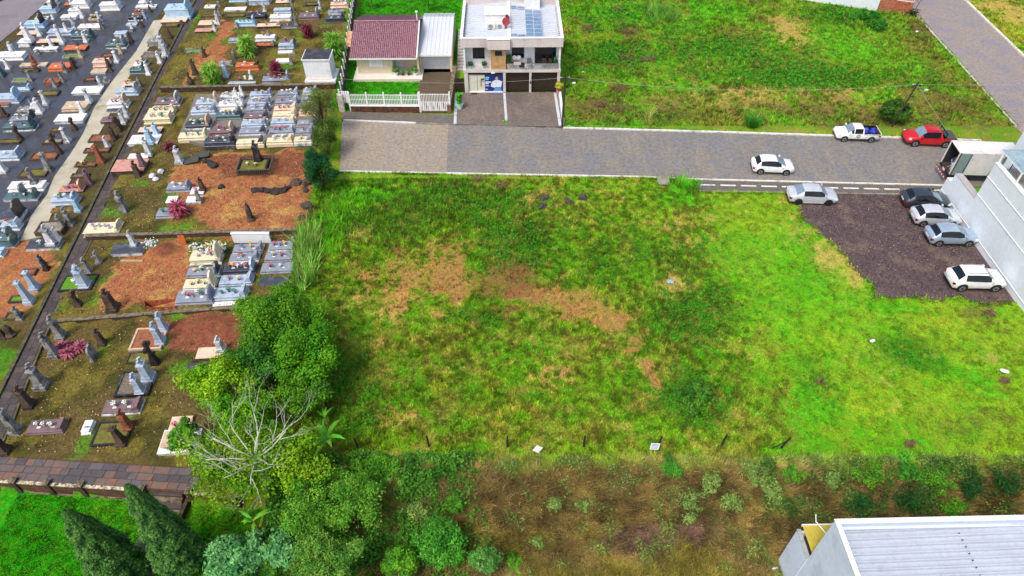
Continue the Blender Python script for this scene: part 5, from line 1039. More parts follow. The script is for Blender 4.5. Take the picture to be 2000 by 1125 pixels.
    def panel(x, y, w, d):
        z = rz(x + w / 2, y) + .2; q = MB().box(x, x + w, y, y + d, z - .02, z + .02).build('panel_frame', M_SF, A); MB().box(x + .03, x + w - .03, y + .03, y + d - .03, z + .021, z + .027).build('solar_cell', M_SOL, q)
    for i in range(7):
        for j in range(2): panel(6.95 + j * .93, .75 + i * .98, .91, .95)
    for j in range(2): panel(5.2 + j * .88, .45, .85, .62); panel(5.2 + j * .88, 7.7, .85, .62)
    for a, b, ht, mt in ((-5.35, 67.0, .95, M_GRCON),): pass
house2()
# party steps between the houses: dark alley with stair
al = empty('alley_stair', (-6.2, 76.5, 0), 0, 'dark stair in the narrow gap between the two houses', 'stair')
for i in range(14): MB().box(-.35, .55, i * .42, i * .42 + .4, 0, .18 * (i + 1)).build('step', M_GRCON, al)
ag = empty('alley_gate', (-6.45, 71.6, 0), 0, 'dark brown gate closing the alley beside the two-storey house', 'gate'); MB().box(.0, 1.05, 0, .06, 0, 1.7).build('gate_leaf', M_GDOOR, ag); MB().box(.5, .55, -.03, 0, .05, 1.68).build('gate_bar', M_FRD, ag)
# ---------- single-storey house with a tiled roof
M_TILE = stone('purple_red_tile', (170, 130, 140), .55, .25, 5, (126, 88, 104), .35, 0, .4, .2)
def house1():
    R = empty('tiled_house', (-18.2, 74.0, 0), math.radians(.8), 'cream single-storey house with dark red tiled roof and white porch', 'house'); p = lambda *a, **k: part(R, *a, **k)
    p('porch', stone('porch_tile', (226, 220, 212), .5, .05, 1), (-.25, 7.75, 0, 3.2, -.2, .3)); p('porch_edge', M_CRW, (-.27, 7.77, -.03, -.001, -.2, .29))
    p('wall', M_CRW, (.15, 4.3, 1.35, 1.5, .3, 2.55), (.15, .3, 1.5, 11, .3, 2.55), (4.15, 4.3, 1.5, 2.9, .3, 2.55), (4.3, 7.4, 2.8, 2.95, .3, 2.55), (7.2, 7.4, 1.5, 11, .3, 2.55), (.3, 7.2, 10.8, 11, .3, 2.55), (.15, 7.4, 1.36, 11, 2.5, 2.56))
    p('pillar', M_CRW, (7.2, 7.42, .9, 1.12, .3, 2.5))
    w = p('window', plain('white_shutter', (236, 236, 232), .5), (1.6, 3.15, 1.3, 1.35, 1.2, 2.35)); MB().box(1.55, 3.2, 1.28, 1.3, 1.14, 1.2).box(1.55, 3.2, 1.28, 1.3, 2.35, 2.41).build('window_frame', M_TRIM, w); MB().box(2.36, 2.39, 1.28, 1.3, 1.2, 2.35).build('mullion', plain('trim_grey', (180, 182, 184), .5), w)
    d = p('door', plain('white_door', (222, 226, 228), .5), (4.45, 5.3, 2.72, 2.8, .3, 2.3)); MB().box(5.15, 5.2, 2.67, 2.72, 1.2, 1.35).build('handle', M_FRD, d)
    w = p('window', M_GLD, (5.75, 7.05, 2.74, 2.8, 1.35, 2.3))
    for i in range(4): MB().box(5.72 + i * .43, 5.79 + i * .43, 2.7, 2.74, 1.3, 2.35).build('window_frame', M_TRIM, w)
    # roof: rows of curved tiles laid as courses
    x0, x1, ye, yr, ze, zr = -.45, 7.25, .45, 6.3, 2.62, 4.35
    def slope(ya, yb, za, zb, nm):
        rows, n = 15, 34; vs_, fs = [], []; seg = 4; cols = n * seg
        for r in range(rows):
            for e in (0, 1):
                t = (r + e) / rows; y = ya + (yb - ya) * t; z = za + (zb - za) * t + (.05 if e == 0 else 0)
                for c in range(cols + 1):
                    vs_.append((x0 + (x1 - x0) * c / cols, y, z + .1 * max(0, math.sin(math.pi * 2 * c / seg)) + .03 * math.sin(math.pi * 2 * c / seg)))
        k = cols + 1
        for q in range(2 * rows - 1):
            for c in range(cols): a = q * k + c; fs.append((a, a + 1, a + k + 1, a + k))
        MB().add(vs_, fs).build(nm, M_TILE, R)
    slope(ye, yr, ze, zr, 'roof_tiles'); slope(11.6, yr, 2.75, zr, 'roof_tiles')
    p('ridge_tiles', M_TILE, (x0, x1, yr - .12, yr + .12, zr + .02, zr + .12)); p('fascia', M_TRIM, (x0, x1, ye - .04, ye + .03, ze - .14, ze + .02))
    MB().side([(x1 - .02, 0), (x1 + .1, 0), (x1 + .1, .14), (x1 - .02, .14)], 0, 1).v
    b = MB(); b.add([(x1, ye, ze - .1), (x1 + .12, ye, ze - .1), (x1 + .12, yr, zr - .1), (x1, yr, zr - .1), (x1, ye, ze + .12), (x1 + .12, ye, ze + .12), (x1 + .12, yr, zr + .12), (x1, yr, zr + .12)], [(0, 3, 2, 1), (4, 5, 6, 7), (0, 1, 5, 4), (1, 2, 6, 5), (2, 3, 7, 6), (3, 0, 4, 7)]); b.build('verge_board', M_TRIM, R)
    MB().add([(x0 + .1, ye + .3, 2.5), (x0 + .1, 11.4, 2.5), (x0 + .1, yr, zr - .05)], [(0, 1, 2), (2, 1, 0)][:1]).build('gable', M_CRW, R)
    p('vent_pipe', M_TRIM, (x1 - .3, x1 - .2, yr + .3, yr + .4, 3.9, 5.3), (x1 - .38, x1 - .12, yr + .22, yr + .48, 5.3, 5.42))
    # garage
    p('garage_wall', M_CRW, (7.45, 7.62, 1.9, 10.4, .1, 2.45), (10.95, 11.15, 1.9, 12, .1, 2.4), (7.62, 10.95, 11.8, 12, .1, 2.6)); gd = p('garage_door', plain('white_garage_door', (226, 232, 236), .45), (7.62, 10.95, 2.75, 2.82, .12, 2.2))
    for i in range(6): MB().box(7.66 + i * .55, 8.18 + i * .55, 2.735, 2.75, .16, 2.16).build('door_panel', plain('white_garage_door', (226, 232, 236)), gd)
    p('garage_apron', stone('apron_tan', (196, 164, 118), .8, .12, 1.5), (7.62, 10.95, 1.9, 2.74, .05, .14))
    corr(7.3, 11.2, 1.7, 10.3, lambda x, y: 2.42 + (y - 1.7) * .085, .45, .05, 'y').build('garage_roof', M_METW, R); corr(7.3, 11.2, 10.3, 12.2, lambda x, y: 3.15 - (y - 10.3) * .2, .45, .05, 'y').build('garage_roof', stone('old_metal_sheet', (184, 190, 192), .5, .1, 1, (150, 150, 150), .3), R)
    p('garage_fascia', M_TRIM, (7.3, 11.2, 1.66, 1.7, 2.22, 2.46))
house1()
for x, z, k, pot, lab in ((-13.6, 0, 'bush', (236, 236, 234), 'fern in white pot next to the white front door'), (-12.85, 0, 'bush', (46, 42, 44), 'small plant in black pot on the porch'), (-12.1, 0, 'bush', (110, 60, 46), 'round brown pot with plant on the porch'), (-11.3, 0, 'bush', (236, 236, 234), 'fern in white pot at the porch corner')):
    potted((x, 75.0, .3), lab, k, 1.25 if pot[0] > 200 else .75, pot, (96, 150, 60))
for i, (px_, py_) in enumerate(((686, 69), (684, 83))):
    E_ = empty('satellite_dish', (*G(px_, py_, 3.0), 1.1), 0, 'weathered tan satellite dish on a pole beside the tiled roof', 'satellite dish', 'dishes beside the tiled house')
    MB().tube([(0, 0, 0), (0, 0, 1.9)], .03, 6).build('mast', M_DKMET, E_); MB().lathe([(.02, 0), (.3, .04), (.48, .13), (.5, .15), (.48, .15), (.02, .04)], 14).build('dish', stone('dish_rust', (222, 178, 146), .6, .15, 4, (190, 120, 84), .4), E_, smooth=True, loc=(0, -.1, 1.95), rot=(math.radians(65), 0, -.3)); MB().tube([(0, -.12, 1.9), (-.1, -.6, 2.1)], .015, 5).build('feed_arm', M_DKMET, E_)
# fence, gate, side walls of the tiled house

def picket_fence(x0, x1, y, z0, zt, base, lab, nm='picket_fence', gate=False):
    R = empty(nm, (x0, y, 0), math.radians(-.6), lab, 'gate' if gate else 'fence'); L = x1 - x0
    if base: part(R, 'stone_base', stone('ledge_stone', (112, 76, 56), .9, .35, 6, (64, 46, 38), .5, .1, .2, .6), (0, L, 0, .25, -.1, z0)); part(R, 'base_ledge', M_TRIM, (-.05, L, -.04, .29, z0, z0 + .05))
    part(R, 'rail', M_TRIM, (0, L, .09, .13, z0 + .15, z0 + .23)); part(R, 'rail', M_TRIM, (0, L, .09, .13, (z0 + zt) / 2, (z0 + zt) / 2 + .08)); part(R, 'rail', M_TRIM, (0, L, .09, .13, zt - .2, zt - .12))
    pm = MB().box(-.03, .03, -.015, .015, 0, zt - z0 - .14).box(-.03, .03, -.015, .015, zt - z0 - .14, zt - z0 - .08, .02, 0).mesh('picket', M_TRIM); n = int(L / .17)
    for i in range(n): obj('picket', pm, R, loc=((i + .5) * L / n, .07, z0 + .06))
    for i in range(5 if not gate else 2): s = i * L / (4 if not gate else 1); part(R, 'post', M_TRIM, (s - .07, s + .07, .02, .2, z0 if 0 < s < L else 0, zt + .15))
    if gate:
        for i in range(14): MB().add([(i * L / 14, .06, z0 + .08), (i * L / 14 + .12, .06, z0 + .08), (i * L / 14 + .22, .06, (z0 + zt) / 2), (i * L / 14 + .1, .06, (z0 + zt) / 2)], [(0, 1, 2, 3), (3, 2, 1, 0)][:1]).build('brace_slat', M_TRIM, R)
picket_fence(-17.6, -10.1, 67.25, .75, 2.2, True, 'white picket fence on a stacked stone base before the lawn'); picket_fence(-9.98, -6.75, 67.18, .1, 2.3, False, 'wide white metal gate of the tiled house driveway', 'driveway_gate', True)
picket_fence(-18.6, -17.75, 67.6, .9, 2.1, False, 'short white picket panel between fence corner and cemetery posts', 'picket_fence')
wall_between('garden_wall', (-6.7, 66.9), (-6.55, 76.0), -.1, .95, .35, stone('red_plaster_wall', (138, 96, 84), .9, .2, 3, (90, 60, 52), .4), 'low reddish wall between the two driveways', cap=M_CAP)
wall_between('garden_wall', (5.55, 64.6), (5.5, 71.2), -.1, .75, .22, M_WHW, 'low white wall along the driveway and grass field')
potted((5.3, 70.6, .7), 'plant with yellow flowers in red box on white wall', 'bush', 1.3, (176, 60, 70), (170, 180, 40)); potted((-5.75, 67.9, .1), 'upright plant in pale green pot beside the driveway', 'tall', 1.6, (190, 226, 216), (70, 150, 40)); 
# fence of white posts between cemetery and tiled house
def cem_fence():
    a = Vector(G(668, 212, .3)); b = Vector(G(697, -12, .3)); d = b - a; L = d.length
    R = empty('boundary_fence', (a.x, a.y, 0), math.atan2(d.y, d.x), 'fence of white concrete posts with dark wire mesh beside the tiled house', 'fence'); n = 19
    pm = MB().box(-.07, .07, -.07, .07, 0, 2.6).mesh('post', M_TRIM)
    for i in range(n): obj('post', pm, R, loc=(i * L / (n - 1), 0, 0), rot=(0, rnd.uniform(-.02, .02), 0))
    for i in range(7): MB().tube([(0, 0, .5 + i * .3), (L, 0, .5 + i * .3)], .022, 4).build('wire', M_DKMET, R)
    part(R, 'base_wall', stone('fence_base_dark', (72, 70, 70), .9, .3, 2, None, 0, .3), (0, L, -.09, .09, -.1, 1.35))
    MB().box(-.3, .3, -.3, .3, 0, 2.0).build('corner_pillar', stone('corner_pillar_plaster', (206, 198, 186), .8, .15, 2, (150, 140, 130), .3), R)
cem_fence()
# ---------- white mausoleum
def mausoleum():
    x0, y0, z0 = Gt(*cp(2, 1395, 797)); x1, y1, z1 = Gt(*cp(2, 1690, 797)); L = x1 - x0 - .2
    R = empty('mausoleum', (x0, y0, T1 - .05), math.radians(1), 'white windowless mausoleum with flat black roof on white plinth', 'mausoleum')
    part(R, 'plinth', M_WHW, (0, L, 0, 3.0, -.1, .22)); part(R, 'body', M_WHW, (.15, L - .35, .35, 2.7, .22, 2.55)); part(R, 'cornice', M_TRIM, (.05, L - .25, .25, 2.8, 2.55, 2.66)); part(R, 'roof_slab', stone('black_roof', (58, 58, 64), .6, .2, 1.5, (90, 90, 96), .3), (.15, L - .35, .35, 2.7, 2.66, 2.72)); part(R, 'step', plain('peach_step', (226, 190, 166), .7), (.35, L - .55, .22, .35, .22, .32))
mausoleum()
# ---------- white building on the right
M_BWH = stone('bluish_white_render', (228, 236, 242), .8, .03, .4, (212, 220, 226), .15, 0, .25, .05, streak=.08)
def white_building():
    X = 40.36; R = empty('white_building', (X, 52.6, 0), 0, 'tall plain white building side with roof terrace beside the gravel parking lot', 'building'); p = lambda *a, **k: part(R, *a, **k)
    p('street_wall', M_BWH, (0, .55, -.75, 0, -.3, 1.9), (0, .6, -4.4, -.75, -.3, 2.85)); p('street_wall_coping', stone('grey_coping', (178, 172, 172), .8, .1, 2), (-.02, .62, -4.4, -.74, 2.85, 2.9))
    p('side_wall', M_BWH, (0, .3, -50, -4.4, -.3, 6.55)); p('north_wall', M_BWH, (.3, 3.64, -4.7, -4.4, -.3, 6.2)); p('terrace_floor', stone('terrace_tile', (176, 172, 166), .7, .1, 1), (.3, 3.64, -50, -4.7, 6.0, 6.2)); p('parapet_coping', M_TRIM, (-.03, .36, -50, -4.37, 6.55, 6.62))
    for z, t in ((3.35, .05), (5.2, .04)): p('ledge', M_TRIM, (-.05, -.001, -50, -4.4, z, z + t))
    p('ledge', M_TRIM, (-.04, -.001, -50, -.0, .55, .6))
    p('ramp_floor', stone('ramp_dark', (60, 62, 60), .8, .2, 2), (.6, 3.64, -4.39, 0, -.1, .05)); gr = p('ramp_glass', glassy('green_glass', (120, 150, 140), .05, .35), (2.1, 2.13, -4.2, -.4, .05, 1.15)); MB().box(2.09, 2.14, -4.2, -.4, 1.15, 1.2).build('glass_rail', M_TRIM, gr)
    # terrace railing: bars
    rr = p('terrace_railing', M_DKMET, (1.0, 1.05, -30, -4.9, 7.15, 7.2)); bm_ = MB().box(-.012, .012, -.012, .012, 6.2, 7.15).mesh('baluster', M_DKMET)
    for i in range(150): obj('baluster', bm_, rr, loc=(1.025, -5.0 - i * .16, 0))
    for i in range(9): MB().box(1.0, 1.06, -5.0 - i * 2.4, -4.94 - i * 2.4, 6.2, 7.2).build('railing_post', M_DKMET, rr)
    # upper storey and glass canopy
    p('upper_storey', M_BWH, (3.65, 20, -50, -1.0, -.2, 12.0)); p('upper_ledge', M_TRIM, (3.6, 3.649, -50, -.95, 7.6, 7.66))
    cg = p('canopy_glass', glassy('canopy_glass_blue', (150, 180, 196), .06, .5), (.12, 3.62, -7.4, -4.1, 7.68, 7.71))
    MB().box(.1, .2, -7.4, -4.1, 7.58, 7.679).box(.2, 3.62, -4.2, -4.1, 7.58, 7.679).box(.2, 3.62, -7.4, -7.3, 7.58, 7.679).build('canopy_frame', M_TRIM, cg)
    for y in (-4.5, -7.32): p('canopy_post', M_TRIM, (.1, .2, y - .05, y + .05, 6.6, 7.58))
white_building()
# ---------- low building in the corner, seen from above its roof
def shed():
    zr, z0 = 6.0, -3.2; ax, ay = G(1631, 1016, zr); R = empty('warehouse', (ax, ay, z0), math.radians(1.3), 'white warehouse with broad ribbed metal roof and yellow side awning', 'warehouse'); p = lambda *a, **k: part(R, *a, **k); H_ = zr - z0
    MW = stone('pale_blue_wall', (206, 220, 236), .7, .05, .6, (184, 196, 212), .2, 0, .3, .05, streak=.2); MR = stone('ribbed_roof_metal', (186, 194, 206), .45, .06, .8, (160, 168, 182), .12, 0, .45, .05)
    p('wall', MW, (0, .2, -16, 0, 0, H_), (.2, 26, -.2, 0, 0, H_)); p('parapet_coping', M_TRIM, (-.04, 26, -.22, .05, H_, H_ + .05), (-.04, .22, -16, -.22, H_, H_ + .045))
    zf = lambda x, y: H_ - 1.0 + .045 * min(x, 13) - .004 * y
    for k in range(2): corr(.2 + k * 6.3, 6.55 + k * 6.3, -16, -.2, lambda x, y: zf(x, y) + k * .012, .4, .17, 'x').build('roof_sheet', MR, R)
    corr(12.8, 26, -16, -.2, lambda x, y: zf(x, y) + .03, .4, .17, 'x').build('roof_sheet', MR, R)
    for i in range(30): MB().box(6.5, 6.56, -.6 - i * .36, -.55 - i * .36, zf(6.5, 0) + .08, zf(6.5, 0) + .14).build('roof_bolt', M_DKMET, R)
    p('flashing', M_METW, (.2, 26, -.34, -.2, H_ - .42, H_ - .4)); za = 4.5
    p('annex_wall', MW, (-.05, .12, .0, 1.75, 0, za)); p('annex_wall', MW, (.12, 2.4, 1.58, 1.75, 0, za - .15)); p('annex_coping', M_GRCON, (-.08, .15, .0, 1.78, za, za + .05)); p('annex_floor', stone('annex_dark', (60, 62, 66), .9, .2, 6), (.12, 2.4, .0, 1.58, 0, za - .5))
    corr(.3, 2.3, .05, 1.95, lambda x, y: za + .12 - (y - .05) * .02, .15, .04, 'y').build('yellow_awning', stone('yellow_sheet', (196, 178, 72), .5, .1, 1.2, (176, 156, 66), .2), R); p('awning_fascia', M_TRIM, (.28, 2.3, 1.95, 2.02, za - .05, za + .14))
    for x in (.4, 2.2): p('awning_bracket', M_DKMET, (x - .03, x + .03, .1, 1.9, za + .02, za + .08))
    MB().tube([(1.0, 2.3, za + .75), (1.05, 2.05, za + .35), (1.5, 1.3, za + .2), (1.9, .4, za + .25), (1.95, .0, za + .3)], .035, 6).build('pipe', M_TRIM, R)
shed()
# ---------- houses at the top edge
def top_white():
    a = Vector(G(1578, 3)); b = Vector(G(1712, 21)); d = b - a; L = d.length; R = empty('white_house', (a.x, a.y, 0), math.atan2(d.y, d.x), 'white house wall with brick front beside the sloping street', 'house')
    part(R, 'wall', M_BWH, (-4, L, 0, 9, -.3, 4.0)); e = Vector(G(1776, 26)); L2 = (e - a).length
    part(R, 'brick_wall', stone('brick_front', (176, 106, 76), .85, .2, 5, (120, 70, 54), .4), (L, L2, .3, 8, -.3, 1.5)); 
    for i in range(7): part(R, 'brick_course', stone('brick_course_pale', (206, 150, 120), .85, .2, 5), (L, L + 1.9, .27, .3, .1 + i * .2, .13 + i * .2))
    part(R, 'pillar', stone('brick_front', (176, 106, 76)), (L, L + 1.95, .31, 1.8, 1.5, 2.4)); rl = part(R, 'railing', M_TRIM, (L + 2.0, L2, .4, .46, 2.3, 2.38), (L + 2.0, L2, .4, .46, 1.55, 1.62))
    for i in range(9): part(R, 'rail_bar', M_TRIM, (L + 2.1 + i * (L2 - L - 2.2) / 8, L + 2.15 + i * (L2 - L - 2.2) / 8, .41, .45, 1.62, 2.3))
top_white()
# ================================================================== VEHICLES
M_TYRE = plain('tyre_rubber', (28, 28, 30), .85); M_RIM = plain('alloy_rim', (176, 178, 182), .35, .6); M_RIMD = plain('dark_rim', (44, 44, 48), .5, .4); M_BLK = plain('black_plastic', (26, 26, 28), .6)
M_CGL = glassy('car_glass_dark', (20, 24, 30), .06); M_WGL = glassy('car_windscreen', (120, 140, 156), .06); M_HL = glassy('headlamp', (214, 220, 226), .1); M_TL = glassy('tail_lamp', (150, 20, 30), .15); M_PL = plain('number_plate', (206, 208, 210), .5)
def paint(name, rgb, metal=0): 
    m = plain('paint_' + name, rgb, .32, metal, .5, .7); return m
PROF = {  # station: x, sill, belt, top, half width, half top width ; glass: side segments, screen segments, open bed segments
 'hatch': ([(0, .42, .70, .78, .74, .62), (.08, .28, .90, .98, .81, .67), (.28, .24, .96, 1.04, .84, .67), (.66, .22, .98, 1.36, .85, .55), (.80, .22, .98, 1.42, .85, .56), (1.40, .22, .96, 1.49, .85, .57), (1.46, .22, .96, 1.49, .85, .57), (2.08, .22, .93, 1.46, .85, .56), (2.18, .22, .93, 1.43, .85, .56), (2.62, .22, .92, 1.2, .85, .6), (3.08, .22, .91, .97, .84, .68), (3.62, .24, .84, .9, .82, .62), (3.88, .28, .72, .79, .75, .57), (4.0, .38, .60, .66, .66, .5)], (3, 4, 5, 6, 7, 8), (2, 8, 9), ()),
 'sedan': ([(0, .42, .72, .80, .74, .62), (.08, .28, .92, .99, .82, .68), (.55, .24, .97, 1.05, .86, .70), (.62, .24, .97, 1.06, .86, .70), (1.22, .22, .97, 1.40, .87, .58), (1.32, .22, .97, 1.43, .87, .58), (2.02, .22, .95, 1.47, .87, .6), (2.10, .22, .95, 1.47, .87, .6), (2.72, .22, .94, 1.44, .87, .59), (2.80, .22, .94, 1.42, .87, .58), (3.12, .22, .93, 1.2, .86, .63), (3.42, .22, .92, .99, .86, .7), (4.1, .24, .84, .9, .84, .64), (4.38, .28, .72, .79, .77, .58), (4.5, .38, .60, .66, .68, .5)], (4, 5, 6, 7, 8, 9), (3, 9, 10), ()),
 'suv': ([(0, .5, .82, .9, .76, .64), (.08, .34, 1.02, 1.1, .85, .7), (.3, .3, 1.08, 1.18, .89, .7), (.72, .28, 1.1, 1.58, .9, .6), (.84, .28, 1.1, 1.63, .9, .61), (1.62, .28, 1.07, 1.67, .9, .63), (1.7, .28, 1.07, 1.67, .9, .63), (2.5, .28, 1.04, 1.62, .9, .62), (2.58, .28, 1.04, 1.6, .9, .61), (2.9, .28, 1.03, 1.36, .9, .65), (3.25, .28, 1.02, 1.1, .89, .72), (3.95, .3, .94, 1.01, .87, .66), (4.25, .34, .8, .88, .8, .6), (4.38, .44, .68, .75, .7, .52)], (4, 5, 6, 7, 8), (2, 8, 9), ()),
 'ute': ([(0, .5, .9, .93, .78, .74), (.06, .36, .95, .98, .82, .78), (1.72, .3, .97, 1.0, .83, .78), (1.74, .3, .97, 1.0, .83, .7), (1.80, .3, .97, 1.44, .83, .57), (1.9, .3, .97, 1.5, .83, .57), (2.7, .3, .96, 1.5, .83, .58), (2.78, .3, .96, 1.48, .83, .57), (3.05, .3, .95, 1.27, .83, .62), (3.35, .3, .94, 1.03, .83, .68), (4.0, .32, .86, .94, .81, .62), (4.3, .36, .74, .82, .75, .57), (4.42, .44, .62, .7, .66, .5)], (5, 7), (3, 7, 8), (1,)),
 'dcab': ([(0, .55, .98, 1.02, .82, .78), (.06, .42, 1.05, 1.08, .88, .84), (1.42, .36, 1.07, 1.1, .9, .84), (1.44, .36, 1.07, 1.1, .9, .74), (1.6, .36, 1.07, 1.58, .9, .6), (1.72, .36, 1.07, 1.66, .9, .62), (2.35, .36, 1.05, 1.7, .9, .64), (2.43, .36, 1.05, 1.7, .9, .64), (3.1, .36, 1.04, 1.66, .9, .63), (3.18, .36, 1.04, 1.63, .9, .62), (3.48, .36, 1.03, 1.4, .9, .66), (3.8, .36, 1.03, 1.13, .9, .74), (4.5, .38, .98, 1.06, .88, .68), (4.8, .42, .84, .92, .81, .6), (4.92, .5, .7, .78, .72, .54)], (5, 6, 7, 8, 9), (3, 9, 10), (1,))}
def car(name, prof, mp, px, py, rz, label, cat='car', rim=None, top=None, front_right=True, scale=1.0, tarp=None):
    st, sg, wg, op = PROF[prof]; Lc = st[-1][0]; x, y = G(px, py); half = st[len(st) // 2][4] * scale
    a = rz if front_right else rz + math.pi
    # the photo point is the near sill's middle; the body's centre lies half a width further north
    cx, cy = x - math.sin(rz) * half, y + math.cos(rz) * half
    R = empty(name, (cx, cy, .0), a, label, cat); R.scale = (scale,) * 3; off = -Lc / 2
    ring = []
    for (sx, zl, zb, zt, w, wt) in st:
        h = [(0, zl), (w * .92, zl), (w, zl + .12), (w, (zl + zb) / 2 + .06), (w * .965, zb), (wt + .03, zt - .055), (wt * .72, zt - .005), (0, zt + .015)]
        ring.append([(sx + off, -p[0], p[1]) for p in h] + [(sx + off, p[0], p[1]) for p in h[-2:0:-1]])
    n = 14; V = [v for r in ring for v in r]; body, side, ws = [], {}, {}
    for i in range(len(st) - 1):
        for j in range(n):
            f = (i * n + j, i * n + (j + 1) % n, (i + 1) * n + (j + 1) % n, (i + 1) * n + j)[::-1]
            if j in (4, 9) and i in sg: side.setdefault((i, j), []).append(f)
            elif j in (5, 6, 7, 8) and i in wg: ws.setdefault(0 if i == wg[0] else 1, []).append(f)
            elif j in (5, 6, 7, 8) and i in op: pass
            else: body.append(f)
    body.append(tuple(range(n))); body.append(tuple((len(st) - 1) * n + j for j in range(n - 1, -1, -1)))
    def sub(fs, nm, m, par=R):
        idx = sorted({q for f in fs for q in f}); mpx = {q: k for k, q in enumerate(idx)}; return MB().add([V[q] for q in idx], [tuple(mpx[q] for q in f) for f in fs]).build(nm, m, par, smooth=True)
    B = sub(body, 'body', mp)
    for k, fs in side.items(): sub(fs, 'side_window', M_CGL)
    for k, fs in ws.items(): sub(fs, 'rear_window' if k == 0 else 'windscreen', M_CGL if (k == 0 and prof in ('hatch', 'suv')) else M_WGL)
    if top: 
        i0, i1 = sg[0], sg[-1]; MB().box(st[i0][0] + off + .1, st[i1][0] + off, -.52, -.48, st[i0 + 1][3] + .01, st[i0 + 1][3] + .05).build('roof_rail', top, R); MB().box(st[i0][0] + off + .1, st[i1][0] + off, .48, .52, st[i0 + 1][3] + .01, st[i0 + 1][3] + .05).build('roof_rail', top, R)
    if op:
        xa, xb = st[1][0] + off + .04, st[2][0] + off - .02; w = st[1][5] - .02; zf = .62
        MB().add([(xa, -w, zf), (xb, -w, zf), (xb, w, zf), (xa, w, zf), (xa, -w, 1.06), (xb, -w, 1.06), (xb, w, 1.06), (xa, w, 1.06)], [(0, 1, 2, 3), (0, 4, 5, 1), (1, 5, 6, 2), (2, 6, 7, 3), (3, 7, 4, 0)]).build('cargo_bed', M_BLK, R)
        MB().box(xa - .08, xa, -w - .05, w + .05, .6, 1.04).build('tailgate', mp, R)
        if tarp == 'roll':
            MB().box(xb - .25, xb - .18, -w - .02, -w + .05, 1.0, 1.55).box(xb - .25, xb - .18, w - .05, w + .02, 1.0, 1.55).box(xb - .26, xb - .17, -w, w, 1.5, 1.58).build('roll_bar', M_BLK, R); MB().box(xa, xb - .3, -w, w, 1.04, 1.08).build('bed_cover', plain('bed_cover_grey', (70, 78, 78), .6), R)
    wb = (.8 * Lc / 4.2, Lc - .82 * Lc / 4.2); r = .31 if prof in ('hatch', 'sedan', 'ute') else .37; rm = rim or M_RIM; hw = st[len(st) // 2][4]
    for wx in wb:
        for s in (-1, 1):
            MB().lathe([(r * 1.2, 0), (r * 1.2, .02)], 18).build('wheel_arch', M_BLK, R, rot=(math.pi / 2 * s, 0, 0), loc=(wx + off, s * -(hw - .012), r + .02))
            T = MB().lathe([(r * .6, -.1), (r * .93, -.1), (r, -.07), (r, .07), (r * .93, .1), (r * .6, .1)], 18).build('wheel', M_TYRE, R, smooth=False, rot=(math.pi / 2 * s, 0, 0), loc=(wx + off, s * -(hw - .06), r))
            MB().lathe([(.05, .104), (r * .62, .098), (r * .64, .108), (r * .58, .112), (.06, .112)], 12).build('rim', rm, T)
            for q in range(5): a_ = q * 1.2566; MB().add([(.04 * math.cos(a_ + 1.57), .04 * math.sin(a_ + 1.57), .116), (-.04 * math.cos(a_ + 1.57), -.04 * math.sin(a_ + 1.57), .116), (r * .58 * math.cos(a_ - .12), r * .58 * math.sin(a_ - .12), .116), (r * .58 * math.cos(a_ + .12), r * .58 * math.sin(a_ + .12), .116)], [(0, 1, 2, 3)]).build('spoke', M_RIMD if rm is M_RIM else M_BLK, T)
    ft, rt = st[-3], st[1]; zb_f, zb_r = ft[2], rt[2]
    for s in (-1, 1):
        MB().box(ft[0] + off - .05, ft[0] + off + .22, s * ft[4] * .93 - .13, s * ft[4] * .93 + .06, zb_f - .2, zb_f - .04, .03, .03).build('headlight', M_HL, R)
        MB().box(-.02 + off, .22 + off, s * rt[4] * .9 - .1, s * rt[4] * .9 + .09, zb_r - .3, zb_r - .1, .02, .02).build('tail_light', M_TL, R)
        cx_ = st[sg[-1] + 1][0] + off + .1; MB().bbox(cx_ - .06, cx_ + .08, s * (hw + .1) - .09, s * (hw + .1) + .09, 1.0 * zb_f / .84, 1.0 * zb_f / .84 + .14, .03).build('mirror', mp, R)
        for dx in (sg[0], sg[-2] if len(sg) > 2 else sg[-1]):
            MB().box(st[dx][0] + off + .25, st[dx][0] + off + .43, s * hw - .012, s * hw + .012, st[dx][2] - .14, st[dx][2] - .11).build('door_handle', mp if mp.name != 'paint_red' else M_BLK, R)
        MB().box(wb[0] + off + .45, wb[1] + off - .45, s * hw - .02, s * hw + .006, st[5][1] + .02, st[5][1] + .1).build('sill_trim', M_BLK if prof in ('suv', 'ute', 'hatch') else mp, R)
    MB().box(off - .03, off + .03, -.26, .26, .55, .68).build('number_plate', M_PL, R); MB().box(Lc + off - .06, Lc + off + .02, -.5, .5, .4, .54).build('grille', M_BLK, R); MB().box(off - .02, off + .08, -.6, .6, .32, .44).build('bumper_trim', M_BLK, R)
    return R
WHT = paint('white', (240, 241, 240)); SIL = paint('silver', (206, 212, 218), .25); SIB = paint('silver_blue', (166, 186, 204), .35); GRF = paint('graphite', (58, 68, 80), .3); REDP = paint('red', (196, 24, 34))
car('parked_car', 'hatch', WHT, 1509, 342, math.radians(-4), 'white hatchback standing out on the street pavers', rim=M_RIM)
car('parked_car', 'sedan', SIL, 1587, 401, math.radians(-3), 'silver sedan with black wheels parked at the gravel corner', rim=M_RIMD)
car('parked_car', 'hatch', GRF, 1809, 411, math.radians(-5), 'dark graphite hatchback nosed toward the white wall', scale=1.04)
car('parked_car', 'hatch', SIL, 1829, 444, math.radians(-3), 'silver hatchback parked beside the dark graphite one', scale=1.03)
car('parked_car', 'hatch', SIB, 1860, 482, math.radians(-1), 'blue-silver hatchback parked nearest the white wall base', scale=1.04)
car('parked_car', 'suv', WHT, 1908, 570, math.radians(-1), 'white sport utility car alone at gravel edge near grass', top=M_RIM)
